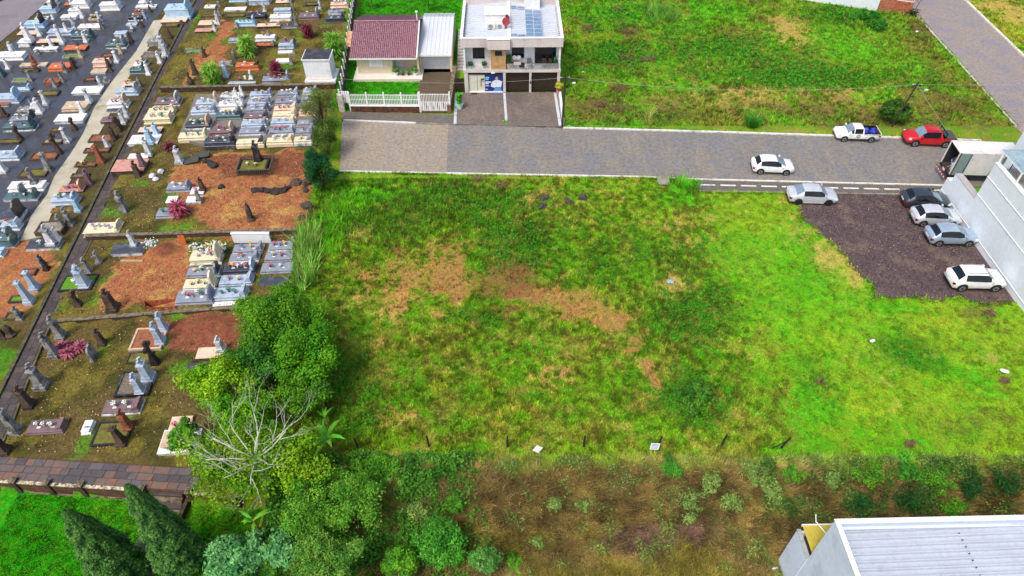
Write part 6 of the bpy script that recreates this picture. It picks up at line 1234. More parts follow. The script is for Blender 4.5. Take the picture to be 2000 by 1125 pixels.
pk = car('pickup_truck', 'ute', WHT, 1673, 278, math.radians(-3), 'small white pickup with blue load parked at the far kerb', 'pickup', front_right=False)
car('pickup_truck', 'dcab', REDP, 1814, 288, math.radians(-4), 'red double cab pickup parked at the far kerb', 'pickup', front_right=False, tarp='roll', top=REDP)
# emblem on the white pickup's door: dark ring with a broken middle
em = MB(); th = np.linspace(0, 6.28, 17)
for i in range(16):
    em.add([(.2 * math.cos(th[i]), 0, .2 * math.sin(th[i])), (.2 * math.cos(th[i + 1]), 0, .2 * math.sin(th[i + 1])), (.13 * math.cos(th[i + 1]), 0, .13 * math.sin(th[i + 1])), (.13 * math.cos(th[i]), 0, .13 * math.sin(th[i]))], [(0, 1, 2, 3)])
em.add([(-.09, 0, -.02), (.0, 0, -.07), (.09, 0, .05), (.0, 0, .0)], [(0, 1, 2, 3)])
em.build('door_emblem', plain('emblem_dark', (40, 36, 40), .5), pk, loc=(.05, .845, .72))
lv = Vector(pk.location)
for i, (dx, dy, s) in enumerate(((1.0, .25, .34), (1.5, -.2, .36), (.75, -.3, .3), (1.75, .25, .3))):
    b = MB().lathe([(.1, 0), (.8, .1), (1, .5), (.8, .9), (.3, 1.15), (.05, 1.2)], 9); b.v = [((p[0] + rnd.uniform(-.12, .12)) * s, (p[1] + rnd.uniform(-.12, .12)) * s, p[2] * s * 1.25 + rnd.uniform(-.03, .03)) for p in b.v]
    o = b.build('load_bag', plain('blue_bag', (34, 56, 170), .5), loc=(lv.x + dx, lv.y + dy - .05, .62)); o['label'] = 'crumpled blue bag in the bed of the white pickup'; o['category'] = 'bag'; o['group'] = 'blue bags in the pickup bed'
# ---------- removal truck with its rear open
def truck():
    R = empty('box_truck', (41.75, 54.35, 0), math.radians(-4), 'white box truck with open rear doors being loaded with furniture', 'truck'); p = lambda *a, **k: part(R, *a, **k); MWT = stone('truck_panel_white', (232, 228, 226), .5, .05, 1, (206, 198, 194), .25, 0, .4, .03); MGR = stone('truck_panel_grey', (130, 150, 152), .5, .08, 1)
    L, W_, z0, z1 = 5.6, 2.15, 1.0, 3.35
    p('box_roof', MWT, (0, L, 0, W_, z1, z1 + .05)); p('box_side', MWT, (0, L, 0, .05, z0, z1)); p('box_side', MWT, (0, L, W_ - .05, W_, z0, z1)); p('box_front', MWT, (L - .05, L, .05, W_ - .05, z0, z1)); p('box_floor', stone('truck_floor', (70, 58, 50), .8, .2, 3), (0, L - .05, .05, W_ - .05, z0 - .1, z0))
    p('lining', stone('dark_lining', (44, 44, 48), .8, .2, 2), (.05, L - .06, W_ - .08, W_ - .051, z0, z1 - .01), (.05, L - .06, .051, .08, z0, z1 - .01), (L - .1, L - .051, .08, W_ - .08, z0, z1 - .01))
    # grey painted swoosh areas on the side
    MB().add([(x, -.006, z) for x, z in ((3.4, z0), (L, z0), (L, z1), (4.3, z1), (4.0, 2.9), (4.1, 2.4), (3.7, 1.9), (3.5, 1.5))], [tuple(range(8))]).build('side_graphic', MGR, R)
    p('frame_post', MWT, (-.06, 0, 0, .09, z0, z1)); p('frame_post', MWT, (-.06, 0, W_ - .09, W_, z0, z1)); p('frame_header', MWT, (-.06, 0, 0, W_, z1, z1 + .06))
    d = p('rear_door', MGR, (.05, 1.12, -.09, -.05, z0, z1)); MB().box(1.0, 1.04, -.13, -.09, z0, z1).build('lock_bar', M_DKMET, d); MB().box(.0, .1, -.12, -.04, z0 - .02, z1 + .05).build('hinge_post', stone('rusty_post', (96, 80, 66), .7, .2, 4), d)
    d = p('rear_door', MWT, (-.02, 1.05, W_ + .05, W_ + .09, z0, z1)); MB().box(.9, .94, W_ + .09, W_ + .13, z0, z1).build('lock_bar', M_DKMET, d)
    bp = p('rear_bumper', plain('truck_red', (150, 40, 40), .6), (-.32, -.2, .0, W_, .5, .64)); 
    for i in range(5): MB().box(-.33, -.32, .1 + i * .42, .3 + i * .42, .51, .63).build('reflector', plain('reflector_white', (232, 226, 220), .4), bp)
    p('tail_board', M_BLK, (-.1, 0, 0, W_, .78, .9)); MB().box(-.16, -.1, .85, 1.3, .78, .96).build('number_plate', M_PL, R)
    p('chassis', M_BLK, (.1, 8, .5, .75, .6, .88), (.1, 8, W_ - .75, W_ - .5, .6, .88))
    for x in (1.3, 6.9):
        for y in (.22, W_ - .22): t = MB().lathe([(.25, -.14), (.42, -.14), (.45, -.1), (.45, .1), (.42, .14), (.25, .14)], 18).build('wheel', M_TYRE, R, rot=(math.pi / 2, 0, 0), loc=(x, y, .45)); MB().lathe([(.05, .1), (.26, .142), (.24, .15), (.05, .13)], 12).build('rim', M_RIM, t)
    MB().side([(5.75, .6), (7.9, .6), (7.9, 1.5), (7.5, 2.5), (5.75, 2.55)], .05, W_ - .05).build('cab', MWT, R); MB().side([(7.52, 2.44), (7.93, 1.52), (7.9, 1.5), (7.5, 2.42)], .15, W_ - .15).build('windscreen', M_WGL, R); MB().box(6.3, 7.2, .03, .05, 1.5, 2.3).build('side_window', M_CGL, R)
    c_, s_ = math.cos(math.radians(-4)), math.sin(math.radians(-4)); wp = lambda x, y, z: (41.75 + x * c_ - y * s_, 54.35 + x * s_ + y * c_, z)
    f = empty('white_stove', wp(.35, .35, z0), math.radians(-4), 'white stove standing at the open end of the truck', 'stove'); part(f, 'body', M_TRIM, (0, .55, 0, .6, 0, .7)); part(f, 'top', plain('stove_top', (214, 214, 214), .3), (-.02, .57, -.02, .62, .7, .74)); part(f, 'oven_door', plain('stove_door', (196, 200, 204), .3), (-.02, 0, .06, .54, .12, .6))
    for i in range(2):
        e = empty('folding_chair', wp(.55 + i * .5, 1.2 + i * .25, z0), .6 - i * .5, 'white and blue folding chair stacked in the open truck', 'chair', 'folding chairs in the truck'); m1 = plain('chair_white', (222, 226, 232), .5); m2 = plain('chair_blue', (60, 80, 170), .6)
        part(e, 'seat', m2, (-.2, .2, -.2, .2, .42, .46)); part(e, 'backrest', m2, (-.2, .2, .17, .2, .6, .9))
        for a in (-.2, .2): MB().tube([(a, -.25, 0), (a, .2, .92)], .018, 5).build('leg', m1, e); MB().tube([(a, .25, 0), (a, -.2, .5)], .018, 5).build('leg', m1, e)
    q = empty('wardrobe', wp(3.6, .3, z0), math.radians(-4), 'dark wardrobe deep inside the truck box', 'wardrobe'); part(q, 'carcass', stone('wardrobe_wood', (82, 40, 44), .6, .2, 3), (0, .6, 0, 1.4, 0, 1.7)); part(q, 'door', stone('wardrobe_door', (70, 34, 40), .5, .2, 3), (-.02, 0, .03, .69, .05, 1.65)); part(q, 'door', stone('wardrobe_door', (70, 34, 40)), (-.02, 0, .71, 1.37, .05, 1.65))
truck()
# ================================================================== TREES AND PLANTS
M_BARK = stone('bark', (104, 86, 66), .9, .25, 4, (70, 60, 48), .4, .15); M_PBARK = stone('pale_bark', (200, 204, 184), .85, .15, 4, (140, 146, 120), .3)
def sph(n, zmin=-1.0):
    v = RNG.normal(0, 1, (n * 3 + 10, 3)); v /= np.linalg.norm(v, axis=1)[:, None]; return v[v[:, 2] > zmin][:n]
def crown(root, c, R, cols, clumps, per, leaf, cr=(.26, .42), zmin=-.35, name='crown', inner=.5, flat=.0):
    """leaf clumps spread through an ellipsoid; every leaf its own small face"""
    clumps = int(clumps * 1.35); per = int(per * 1.35); cr = (cr[0] * .72, cr[1] * .95)
    d = sph(clumps, zmin); q3 = RNG.random(3) * 40 + 5; lob = .55 + .85 * vnoise(d[:, 0] * 1.9 + q3[0], d[:, 1] * 1.9 + d[:, 2] * 1.3 + q3[1]); rad = RNG.uniform(inner, .95, (len(d), 1)) * lob[:, None]; cc = d * rad * np.array(R); P, Nn, C = [], [], []; Rm = (R[0] * R[1] * R[2]) ** (1 / 3)
    ca, cb = np.array(s2l(cols[0])), np.array(s2l(cols[1]))
    for k in range(len(cc)):
        q = sph(per, -.75); r = Rm * RNG.uniform(*cr); p = cc[k] + q * r * RNG.uniform(.55, 1.08, (len(q), 1)) * np.array([1, 1, .85]); P.append(p); Nn.append(q)
        t = RNG.random(); cl = ca * (1 - t) + cb * t; C.append(np.repeat((cl * RNG.uniform(.8, 1.2))[None], len(q), 0))
    P = np.concatenate(P); Nn = np.concatenate(Nn); C = np.concatenate(C); P = P + np.array(c)
    if root is not None:
        z0 = np.array(root.location); 
    P = P + RNG.normal(0, Rm * .05, P.shape); leafscatter(name, P[:, 0], P[:, 1], P[:, 2], leaf * .74, C, parent=root, kind=None, normal=Nn, flat=flat); return cc + np.array(c)
def tree(name, px, py, zc, R, cols, label, clumps=34, per=200, leaf=.2, trunk=.16, cat='tree', group=None, bark=None, zmin=-.35, limbs=9, off=(0, 0), **kw):
    x, y = G(px, py, zc); z0 = float(terr(x + off[0], y + off[1])); T = empty(name, (x + off[0], y + off[1], z0), 0, label, cat, group); h = zc - z0
    cc = crown(T, (-off[0], -off[1], h), R, cols, clumps, per, leaf, zmin=zmin, **kw); b = MB(); top = Vector((-off[0] * .6, -off[1] * .6, max(.2, h - R[2] * .45)))
    b.tube([(0, 0, -.2), (rnd.uniform(-.1, .1), rnd.uniform(-.1, .1), top.z * .5), tuple(top)], [trunk * 1.25, trunk, trunk * .75], 8)
    for q in cc[:limbs]:
        v = Vector(q); m = top.lerp(v, .5) + Vector((0, 0, .15 * R[2])); b.tube([tuple(top), tuple(m), tuple(v)], [trunk * .55, trunk * .35, trunk * .12], 5)
    b.build('trunk', bark or M_BARK, T, smooth=True); return T
DK = ((54, 118, 20), (104, 160, 26)); LM = ((96, 164, 18), (150, 192, 30)); MD = ((66, 140, 34), (116, 176, 40)); OL = ((84, 146, 20), (140, 178, 30)); BL = ((70, 140, 76), (132, 194, 118)); DG = ((26, 82, 34), (52, 110, 40)); PG = ((116, 150, 70), (150, 176, 90)); BR = ((50, 132, 30), (100, 176, 56))
tree('broadleaf_tree', 548, 628, 3.4, (2.9, 2.6, 2.6), DK, 'dense round dark green tree covering the corner of the grey tombs', 46, 260, .19)
tree('broadleaf_tree', 600, 700, 3.0, (2.3, 2.2, 2.2), ((56, 128, 18), (104, 166, 24)), 'bright green dense tree growing between round tree and banana plants', 40, 240, .19)
tree('broadleaf_tree', 510, 715, 2.4, (2.0, 1.9, 1.9), ((44, 110, 36), (76, 140, 40)), 'dark leafy tree squeezed behind the yellow-green one', 30, 200, .2)
tree('broadleaf_tree', 590, 770, 2.6, (1.8, 1.8, 1.8), DK, 'small dark tree beside the banana plants', 26, 200, .2)
tree('broadleaf_tree', 428, 750, 3.2, (2.3, 2.3, 2.1), LM, 'lime green feathery tree over the peach grave slabs', 34, 180, .2, cr=(.22, .36))
tree('broadleaf_tree', 360, 855, 1.8, (1.0, 1.1, 1.1), MD, 'small green bushy tree over the white grave base', 16, 160, .18)
tree('broadleaf_tree', 478, 815, 2.5, (2.1, 1.9, 1.6), ((80, 150, 20), (128, 180, 30)), 'mid green tree filling the space behind the half bare tree', 32, 200, .19)
def bare_tree():
    T = tree('half_bare_tree', 500, 905, 3.2, (3.6, 2.9, 1.9), OL, 'yellow-green tree with pale bare branches spreading through its top', 52, 190, .19, .2, bark=M_PBARK, zmin=-.2, limbs=4, cr=(.24, .36), inner=.55)
    b = MB(); r2 = random.Random(5); zt = 3.2 - float(T.location.z)
    def grow(p, d, L, r, lev):
        n = 4; pts = [p]; rr = [r]
        for i in range(n):
            d = (d + Vector((r2.uniform(-.22, .22), r2.uniform(-.22, .22), r2.uniform(-.1, .16)))).normalized(); pts.append(pts[-1] + d * L / n); rr.append(r * (1 - .5 * (i + 1) / n))
        b.tube([tuple(q) for q in pts], rr, 5 if lev < 2 else 4)
        if lev < 3:
            for i in range(3):
                t = r2.choice((2, 3, 4)); nd = (d + Vector((r2.uniform(-.9, .9), r2.uniform(-.9, .9), r2.uniform(-.25, .5)))).normalized(); grow(pts[t], nd, L * r2.uniform(.5, .75), rr[t] * .68, lev + 1)
    base = Vector((.3, -.3, zt + 1.0))
    b.tube([(0, 0, 0), (.1, -.1, zt * .6), tuple(base)], [.2, .17, .14], 7)
    for a in range(9):
        t = a * .698 + .2; grow(base, Vector((math.cos(t), math.sin(t), .55)).normalized(), 2.7, .055, 0)
    grow(base, Vector((0, .2, 1)).normalized(), 1.9, .065, 0)
    b.build('bare_branches', M_PBARK, T, smooth=True)
bare_tree()
def shrub(px, py, R, cols, label, clumps=14, per=110, leaf=.15, name='shrub', zc=None, cat='shrub', group=None, stems=7, sparse=False, **kw):
    x, y, z = Gt(px, py); zc_ = R[2] * .6 if zc is None else zc; T = empty(name, (x, y, z), rnd.random() * 6, label, cat, group); cc = crown(T, (0, 0, zc_), R, cols, clumps, per, leaf, zmin=-.5, **kw); b = MB()
    for q in cc[:stems]: b.tube([(rnd.uniform(-.1, .1), rnd.uniform(-.1, .1), -.1), (q[0] * .5, q[1] * .5, q[2] * .6), tuple(q)], [.045, .035, .015], 4)
    b.build('stems', M_BARK, T); return T
shrub(634, 250, (1.9, 1.6, 2.2), ((100, 122, 46), (130, 144, 70)), 'sparse grey-green tree with twiggy top at the street end', 34, 80, .16, 'sparse_tree', 2.6, 'tree', stems=20, cr=(.3, .42))
shrub(642, 302, (1.6, 1.3, 1.9), ((60, 90, 30), (96, 120, 44)), 'olive bush between sparse tree and dark round bush', 30, 130, .16, zc=2.0)
shrub(633, 366, (1.6, 1.3, 1.9), ((24, 82, 46), (44, 106, 50)), 'dense dark blue-green bush at the street corner', 34, 220, .15, zc=1.9)
tree('broadleaf_tree', 650, 985, 1.2, (3.0, 2.2, 2.0), ((76, 148, 36), (128, 180, 56)), 'wide fine-leaved tree below the half bare tree', 50, 210, .14, cr=(.2, .32))
tree('broadleaf_tree', 640, 1095, 1.0, (2.2, 1.5, 1.8), ((84, 146, 50), (130, 176, 66)), 'pale twiggy tree at the foot of the bank', 36, 190, .13, cr=(.2, .32))
tree('broadleaf_tree', 735, 920, .2, (1.6, 1.0, 1.1), MD, 'leafy green shrub tree at the bank top by first post', 24, 170, .15)
tree('broadleaf_tree', 790, 935, -.3, (1.0, .8, .9), ((96, 146, 50), (126, 170, 66)), 'pale green shrub at the bank top', 14, 150, .14)
tree('broadleaf_tree', 860, 1060, -1.0, (1.6, 1.3, 1.6), BR, 'vivid green leafy tree standing alone low on the bank', 30, 190, .17, cr=(.26, .55), inner=.25); tree('broadleaf_tree', 945, 1095, -1.3, (1.0, .8, 1.1), ((84, 150, 60), (120, 176, 84)), 'pale green slender bush next to the vivid green tree', 18, 150, .15)
tree('broadleaf_tree', 460, 1090, .4, (1.9, 1.2, 1.3), BL, 'blue-green feathery bush at the lawn edge', 30, 150, .24, cr=(.3, .55), inner=.2); tree('broadleaf_tree', 545, 1080, .2, (1.2, 1.0, 1.2), BL, 'smaller blue-green bush beside banana plant', 22, 140, .24, cr=(.3, .55), inner=.2); tree('broadleaf_tree', 780, 1095, -1.4, (1.2, .9, 1.2), MD, 'dark green bush low on the bank', 20, 170, .16)
BK = 'shrubs on the earth bank'
for i, (px, py, r, c, lab) in enumerate(((1345, 990, 1.0, PG, 'pale grey-green shrub halfway down the bank'), (1385, 945, .7, PG, 'pale grey-green shrub high on the bank'), (1425, 985, .8, PG, 'pale shrub beside the bank\'s grassy middle'), (1470, 930, .8, PG, 'pale green shrub just under the leaning post'), (1505, 965, .9, PG, 'grey-green shrub above the yellow awning'), (1545, 930, .7, MD, 'mid green shrub at bank edge above the warehouse'), (1310, 920, .7, BR, 'bright green shrub at the bank edge'), (1085, 985, .55, PG, 'small pale shrub on the dry bank'), (1140, 990, .5, PG, 'small pale shrub in the middle of dry grass'), (1050, 1060, .5, PG, 'little grey-green shrub beside tall yellow grass'),
     (1700, 935, 1.0, MD, 'green shrub at the top of the shaded bank'), (1765, 925, .8, BR, 'bright green shrub in the grass edge above warehouse'), (1820, 945, 1.1, MD, 'broad green shrub above the warehouse roof'), (1890, 960, 1.0, DG, 'dark green shrub close behind the warehouse roof'), (1960, 950, 1.1, DG, 'dark shrub near the warehouse roof end'), (1680, 985, .9, DG, 'dark low shrub behind the warehouse parapet'), (1770, 985, 1.0, DG, 'dark bushy growth behind warehouse parapet'), (1850, 995, .8, MD, 'mid green shrub touching the warehouse parapet'), (1620, 940, .7, PG, 'pale shrub above the white pipe'), (890, 985, .6, MD, 'small mid green shrub above the vivid tree'), (820, 1000, .8, PG, 'pale shrub in the bank hollow'), (1000, 1100, .6, MD, 'small green shrub at the bank foot'))):
    shrub(px, py, (r * 1.15, r, r * .8), c, lab, 16, 60, .13, group=BK, cr=(.3, .55), inner=.2, stems=12)
shrub(1737, 238, (1.7, 1.2, 1.5), ((50, 96, 30), (84, 126, 44)), 'dark bushy shrub around the leaning utility pole', 24, 140, .2, zc=1.3); shrub(1352, 778, (1.5, 1.1, .55), ((44, 110, 30), (96, 150, 40)), 'patch of big leaved dark weeds in the vacant lot', 20, 110, .2, name='weed_clump', zc=.3, cat='weeds')
shrub(1700, 45, (4.2, 1.2, .9), ((54, 130, 36), (80, 150, 40)), 'dark creeping bush below the white house wall', 26, 110, .24, zc=.4)
def blades(root, n, L, w, col1, col2, rise=(.1, 1.0), z=0.0, R0=.05, name='leaves', droop=.5, ell_=(1, 1, 1)):
    """strap leaves that arch out from one axis"""
    a = RNG.uniform(0, 6.283, n); e = RNG.uniform(*rise, n); l = L * RNG.uniform(.75, 1.15, n); V = []; F_ = []; C = []; ca, cb = np.array(s2l(col1)), np.array(s2l(col2)); hz = z if hasattr(z, '__len__') else (z, z)
    for i in range(n):
        d = np.array([math.cos(a[i]) * math.cos(e[i]), math.sin(a[i]) * math.cos(e[i]), math.sin(e[i])]); s = np.array([-math.sin(a[i]), math.cos(a[i]), 0]) * w; r0 = R0 * RNG.random(); p = np.array([math.cos(a[i]) * r0, math.sin(a[i]) * r0, RNG.uniform(*hz)]); b = len(V); t = RNG.random(); c = (ca * (1 - t) + cb * t) * RNG.uniform(.8, 1.25)
        for k, (f, ww) in enumerate(((0, .5), (.35, 1), (.7, .8), (1, .05))):
            q = p + d * l[i] * f * np.array(ell_) - np.array([0, 0, droop * l[i] * f * f * .6]); V += [q - s * ww, q + s * ww]; C += [c, c]
        F_ += [(b, b + 1, b + 3, b + 2), (b + 2, b + 3, b + 5, b + 4), (b + 4, b + 5, b + 7, b + 6)]
    return npmesh(name, np.array(V), np.array(F_), np.clip(np.array(C), 0, .9), leafmat(), root)
def rosette_bush(nm, crop, bx, by, h, w, c1, c2, label, n=260, L=.75):
    x, y, z = Gt(*cp(crop, bx, by)); T = empty(nm, (x, y, z), 0, label, 'plant'); 
    blades(T, int(n * 1.7), L, .05, c1, c2, (-.1, 1.3), (.1, h - .3), .42 * w, droop=.5); MB().tube([(0, 0, -.1), (0, 0, h * .85)], [.09, .06], 6).build('stem', M_BARK, T); return T
rosette_bush('yucca_bush', 2, 870, 500, 2.3, 1.5, (84, 160, 34), (180, 214, 96), 'tall green yucca beside small grey tomb with red pillar', 380, .85); rosette_bush('yucca_bush', 2, 560, 785, 2.7, 1.5, (84, 160, 34), (180, 214, 96), 'green yucca above the long wall beside a sky-blue pillar', 420, .9); rosette_bush('yucca_bush', 2, 1680, 530, 3.0, 1.8, (70, 146, 34), (150, 196, 76), 'large green yucca between mausoleum and tiled roof', 460, .95)
rosette_bush('cordyline', 2, 1420, 340, 1.7, 1, (96, 20, 46), (150, 60, 84), 'dark red cordyline near the mausoleum terrace graves', 200, .7); rosette_bush('cordyline', 2, 1130, 680, 1.6, 1, (96, 20, 46), (160, 60, 90), 'dark red cordyline behind the magenta flowered tomb', 200, .65); rosette_bush('cordyline', 4, 575, 975, 1.5, 1.2, (150, 50, 80), (214, 120, 140), 'pink cordyline between white slabs on the earth terrace', 220, .65); rosette_bush('cordyline', 4, 500, 500, 1.0, 1, (96, 30, 50), (150, 80, 90), 'small dull red cordyline beside whitewashed monument', 90, .5)
for bx, by in ((450, 330), (490, 375), (575, 335)): rosette_bush('cordyline', 7, bx, by, .7, .7, (150, 60, 90), (206, 130, 150), 'small pink cordyline between the weathered pillars', 80, .5)['group'] = 'pink cordylines in the plot'
def banana(px, py, s, label, n=9, h=1.6):
    x, y, z = Gt(px, py); T = empty('banana_plant', (x, y, z), 0, label, 'plant'); T.scale = (s, s, s); b = MB(); b.tube([(0, 0, -.1), (.05, 0, h)], [.13, .08], 7).build('stem', stone('banana_stem', (150, 150, 60), .7, .2, 4), T); blades(T, n, 1.7, .12, (70, 180, 50), (140, 206, 60), (.3, 1.2), (h - .35, h), .06, droop=.95)
banana(632, 795, .95, 'banana plant with arching leaves beside small dark tree'); banana(648, 885, 1.2, 'larger banana plant with split leaves at the lot edge'); banana(505, 1035, .8, 'broken banana plant beside the sunken lawn', 7); banana(640, 830, .7, 'banana plant with orange flower between its neighbours', 7); banana(1003, 1120, .5, 'low rosette plant at the foot of the bank', 14, .3); 
banana(988, 240, .42, 'small yellow and green plant at the end of the white drain strip', 14, .35)
def cypress(px, py, zt, Rb, label):
    x, y = G(px, py, zt); z0 = float(terr(x, y)); T = empty('cypress', (x, y, z0), 0, label, 'tree', 'cypresses on the lawn'); h = zt - z0; n = 26000
    t = RNG.random(n) ** .8; prof = np.where(t < .15, .6 + t / .15 * .4, np.clip(1 - (t - .15) / .87, 0, 1) ** .72); a = RNG.uniform(0, 6.283, n); lump = .78 + .42 * vnoise(a * 3.2 + 40, t * 17.) + .1 * vnoise(a * 9, t * 40)
    r = Rb * prof * lump * RNG.uniform(.72, 1.0, n) ; z = .25 + t * (h - .25); nr = np.stack([np.cos(a), np.sin(a), .35 + 0 * a], 1)
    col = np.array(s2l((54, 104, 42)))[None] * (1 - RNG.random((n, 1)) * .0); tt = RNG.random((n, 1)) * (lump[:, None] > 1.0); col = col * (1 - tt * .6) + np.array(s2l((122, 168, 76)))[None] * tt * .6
    leafscatter('crown', r * np.cos(a), r * np.sin(a), z, .13, col, parent=T, kind=None, normal=nr); MB().tube([(0, 0, -.2), (0, 0, h * .8)], [.2, .06], 8).build('trunk', M_BARK, T)
    core = MB().lathe([(Rb * .5 * math.sqrt(max(0, 1 - k / 12)) + .02, .2 + k / 12 * h * .9) for k in range(13)], 10).build('inner_twigs', stone('cypress_twigs', (30, 40, 20), .95, .3, 3), T)
cypress(247, 948, 8.4, 1.35, 'taller dark cypress beside the stone steps'); cypress(126, 998, 7.2, 1.45, 'broader dark cypress on the bright lawn')
for px, py, lab in ((728, 6, 'small young tree on the lawn behind the tiled house'), (838, 8, 'slender young tree on the lawn behind the white garage')):
    x, y, z = Gt(px, py + 12); T = empty('young_tree', (x, y, z), 0, lab, 'tree'); cc = crown(T, (0, 0, 2.2), (1.0, 1.0, .8), ((40, 100, 30), (66, 130, 40)), 10, 60, .2); b = MB().tube([(0, 0, -.1), (0, 0, 1.7)], [.07, .05], 6)
    for q in cc[:6]: b.tube([(0, 0, 1.5), tuple(q)], [.04, .015], 4)
    b.build('trunk', M_BARK, T)
# tall cane grass on the cemetery boundary, grass clump at the kerb
def cane(pts, n, h, c1, c2, name, label, spread=.8, L=None):
    w = [Gt(*q) for q in pts]; xs = []; 
    for _ in range(n): k = rnd.randrange(len(w) - 1); t = rnd.random(); xs.append([w[k][j] * (1 - t) + w[k + 1][j] * t for j in range(2)])
    xs = np.array(xs) + RNG.normal(0, spread * .4, (n, 2)); c = np.array(s2l(c1))[None] + (np.array(s2l(c2)) - np.array(s2l(c1)))[None] * RNG.random((n, 1)); tufts(name, xs[:, 0], xs[:, 1], h, 7, .18, c, label, 'grass', lean=.75, wid=.035)
cane([(598, 560), (600, 500), (606, 455)], 420, 1.25, (90, 176, 30), (176, 206, 110), 'cane_grass', 'tall pale cane grass along the cemetery edge'); cane([(622, 500), (650, 440), (660, 400)], 500, .6, (80, 180, 20), (130, 200, 30), 'rank_grass', 'rank bright grass at the lot corner', 2.2)
cane([(1462, 247), (1474, 247)], 60, 1.2, (50, 150, 40), (90, 186, 60), 'clump_grass', 'thick bright grass clump at the far kerb', .5); cane([(1330, 358), (1350, 370)], 120, .6, (60, 170, 20), (110, 196, 40), 'kerb_grass', 'bright grass clump beside the crossing slab', 1.2)
cane([(1265, 245), (1272, 225)], 30, 1.1, (150, 170, 70), (170, 180, 90), 'reed_grass', 'pale reeds near the far kerb', .5); cane([(1270, 40), (1290, 20), (1310, 45)], 160, 1.1, (90, 170, 40), (140, 190, 80), 'hill_grass', 'tall light grass stand on the hillside', 1.6)
# ================================================================== SMALL THINGS
def pole(px, py, tpy, lab, lean=(0, 0), r=.13, h=None):
    x, y, z = Gt(px, py); h = h or vtop(px, py, tpy); R = empty('utility_pole', (x, y, z), 0, lab, 'pole'); top = (lean[0], lean[1], h)
    MB().tube([(0, 0, -.3), top], [r, r * .75], 8).build('post', stone('pole_dark', (62, 58, 52), .9, .2, 3), R); MB().box(lean[0] - .5, lean[0] + .5, lean[1] - .05, lean[1] + .05, h - .45, h - .35).build('crossarm', M_DKMET, R)
    for a in (-.42, 0, .42): MB().lathe([(.03, 0), (.05, .05), (.03, .12)], 6, (lean[0] + a, lean[1], h - .35)).build('insulator', M_TRIM, R)
    MB().tube([(lean[0], lean[1], h - .7), (lean[0] + .5, lean[1] - .3, h - .6), (lean[0] + .8, lean[1] - .4, h - .62)], .03, 5).build('lamp_arm', M_DKMET, R); MB().bbox(lean[0] + .7, lean[0] + 1.05, lean[1] - .5, lean[1] - .32, h - .72, h - .6, .03).build('lamp_head', plain('lamp_pale', (214, 220, 220), .4), R)
    return Vector((x + lean[0], y + lean[1], z + h - .3))
t1 = pole(1098, 250, 146, 'dark utility pole beside the driveway of the two-storey house'); t2 = pole(1741, 247, 160, 'leaning thin utility pole rising from the shrub', (.75, 0), .1)
def wire(a, b, sag, lab, grp=None, r=.011):
    pts = [tuple(Vector(a).lerp(Vector(b), t) - Vector((0, 0, sag * 4 * t * (1 - t)))) for t in np.linspace(0, 1, 25)]; o = MB().tube(pts, r, 4).build('overhead_wire', plain('wire_pale', (170, 176, 166), .6)); o['label'] = lab; o['category'] = 'wire'
wire(t1, t2, 1.0, 'sagging pale wire between the two utility poles'); wire(t2, Vector((*G(1853, 264), .1)), .05, 'straight guy wire from leaning pole down to kerb', r=.02); wire(t2, Vector((78, 66, 6.5)), .8, 'wire from leaning pole across the upper street'); wire(t1, Vector((-24, 64.6, 6.2)), .9, 'wire running from the pole past the house fronts', r=.009)
M_POST = stone('fence_post_wood', (46, 38, 32), .95, .25, 4)
for i, (px, py, tp, lean) in enumerate(((700, 876, 853, -.1), (838, 872, 848, -.05), (991, 873, 850, 0), (1140, 872, 847, 0), (1284, 873, 848, .12), (1409, 870, 850, .1), (1524, 875, 850, .35))):
    x, y, z = Gt(px, py); h = 1.25; R = empty('fence_post', (x, y, z), 0, 'dark wooden fence post ' + ['beside the leafy shrub tree at the bank top', 'between the bank top shrub and tall green tufts', 'standing alone before the plain white board', 'between the two white boards', 'touching the printed notice board', 'standing next to the braced leaning post', 'leaning with a slanted brace at the lot edge'][i], 'fence post', 'posts along the lower lot edge')
    MB().tube([(0, 0, -.2), (lean * .5, .02, h * .5), (lean, 0, h)], [.075, .07, .06], 7).build('post', M_POST, R); MB().tube([(lean * .8, 0, h * .8), (lean * .8 + .01, -.08, h * .8)], .015, 4).build('staple', M_DKMET, R)
    if i == 6: MB().tube([(-.75, -.1, -.1), (lean * .7, 0, h * .75)], .035, 5).build('brace', M_POST, R)
def signboard(px, py, w, h, rz, lab, txt=False):
    x, y, z = Gt(px, py); R = empty('notice_board', (x, y, z + .5), rz, lab, 'sign'); R.rotation_euler = (math.radians(-20), math.radians(12) if txt else math.radians(38), rz); MB().box(-w / 2, w / 2, -.015, .015, -h / 2, h / 2).build('board', M_TRIM, R); MB().tube([(0, .03, -.8), (0, .03, h / 2)], .025, 5).build('stake', M_POST, R)
    if txt:
        for k in range(4): MB().box(-w * .42, w * (.4 - .1 * (k % 2)), -.02, -.015, h * (.3 - .2 * k) - .03, h * (.3 - .2 * k) + .03).build('printed_line', plain('print_blue', (110, 160, 196), .6) if k < 2 else plain('print_grey', (180, 186, 190), .6), R)
signboard(1050, 885, .5, .5, 0, 'plain white square board tilted in the grass'); signboard(1277, 880, .62, .5, .1, 'white printed notice board beside a dark fence post', True)
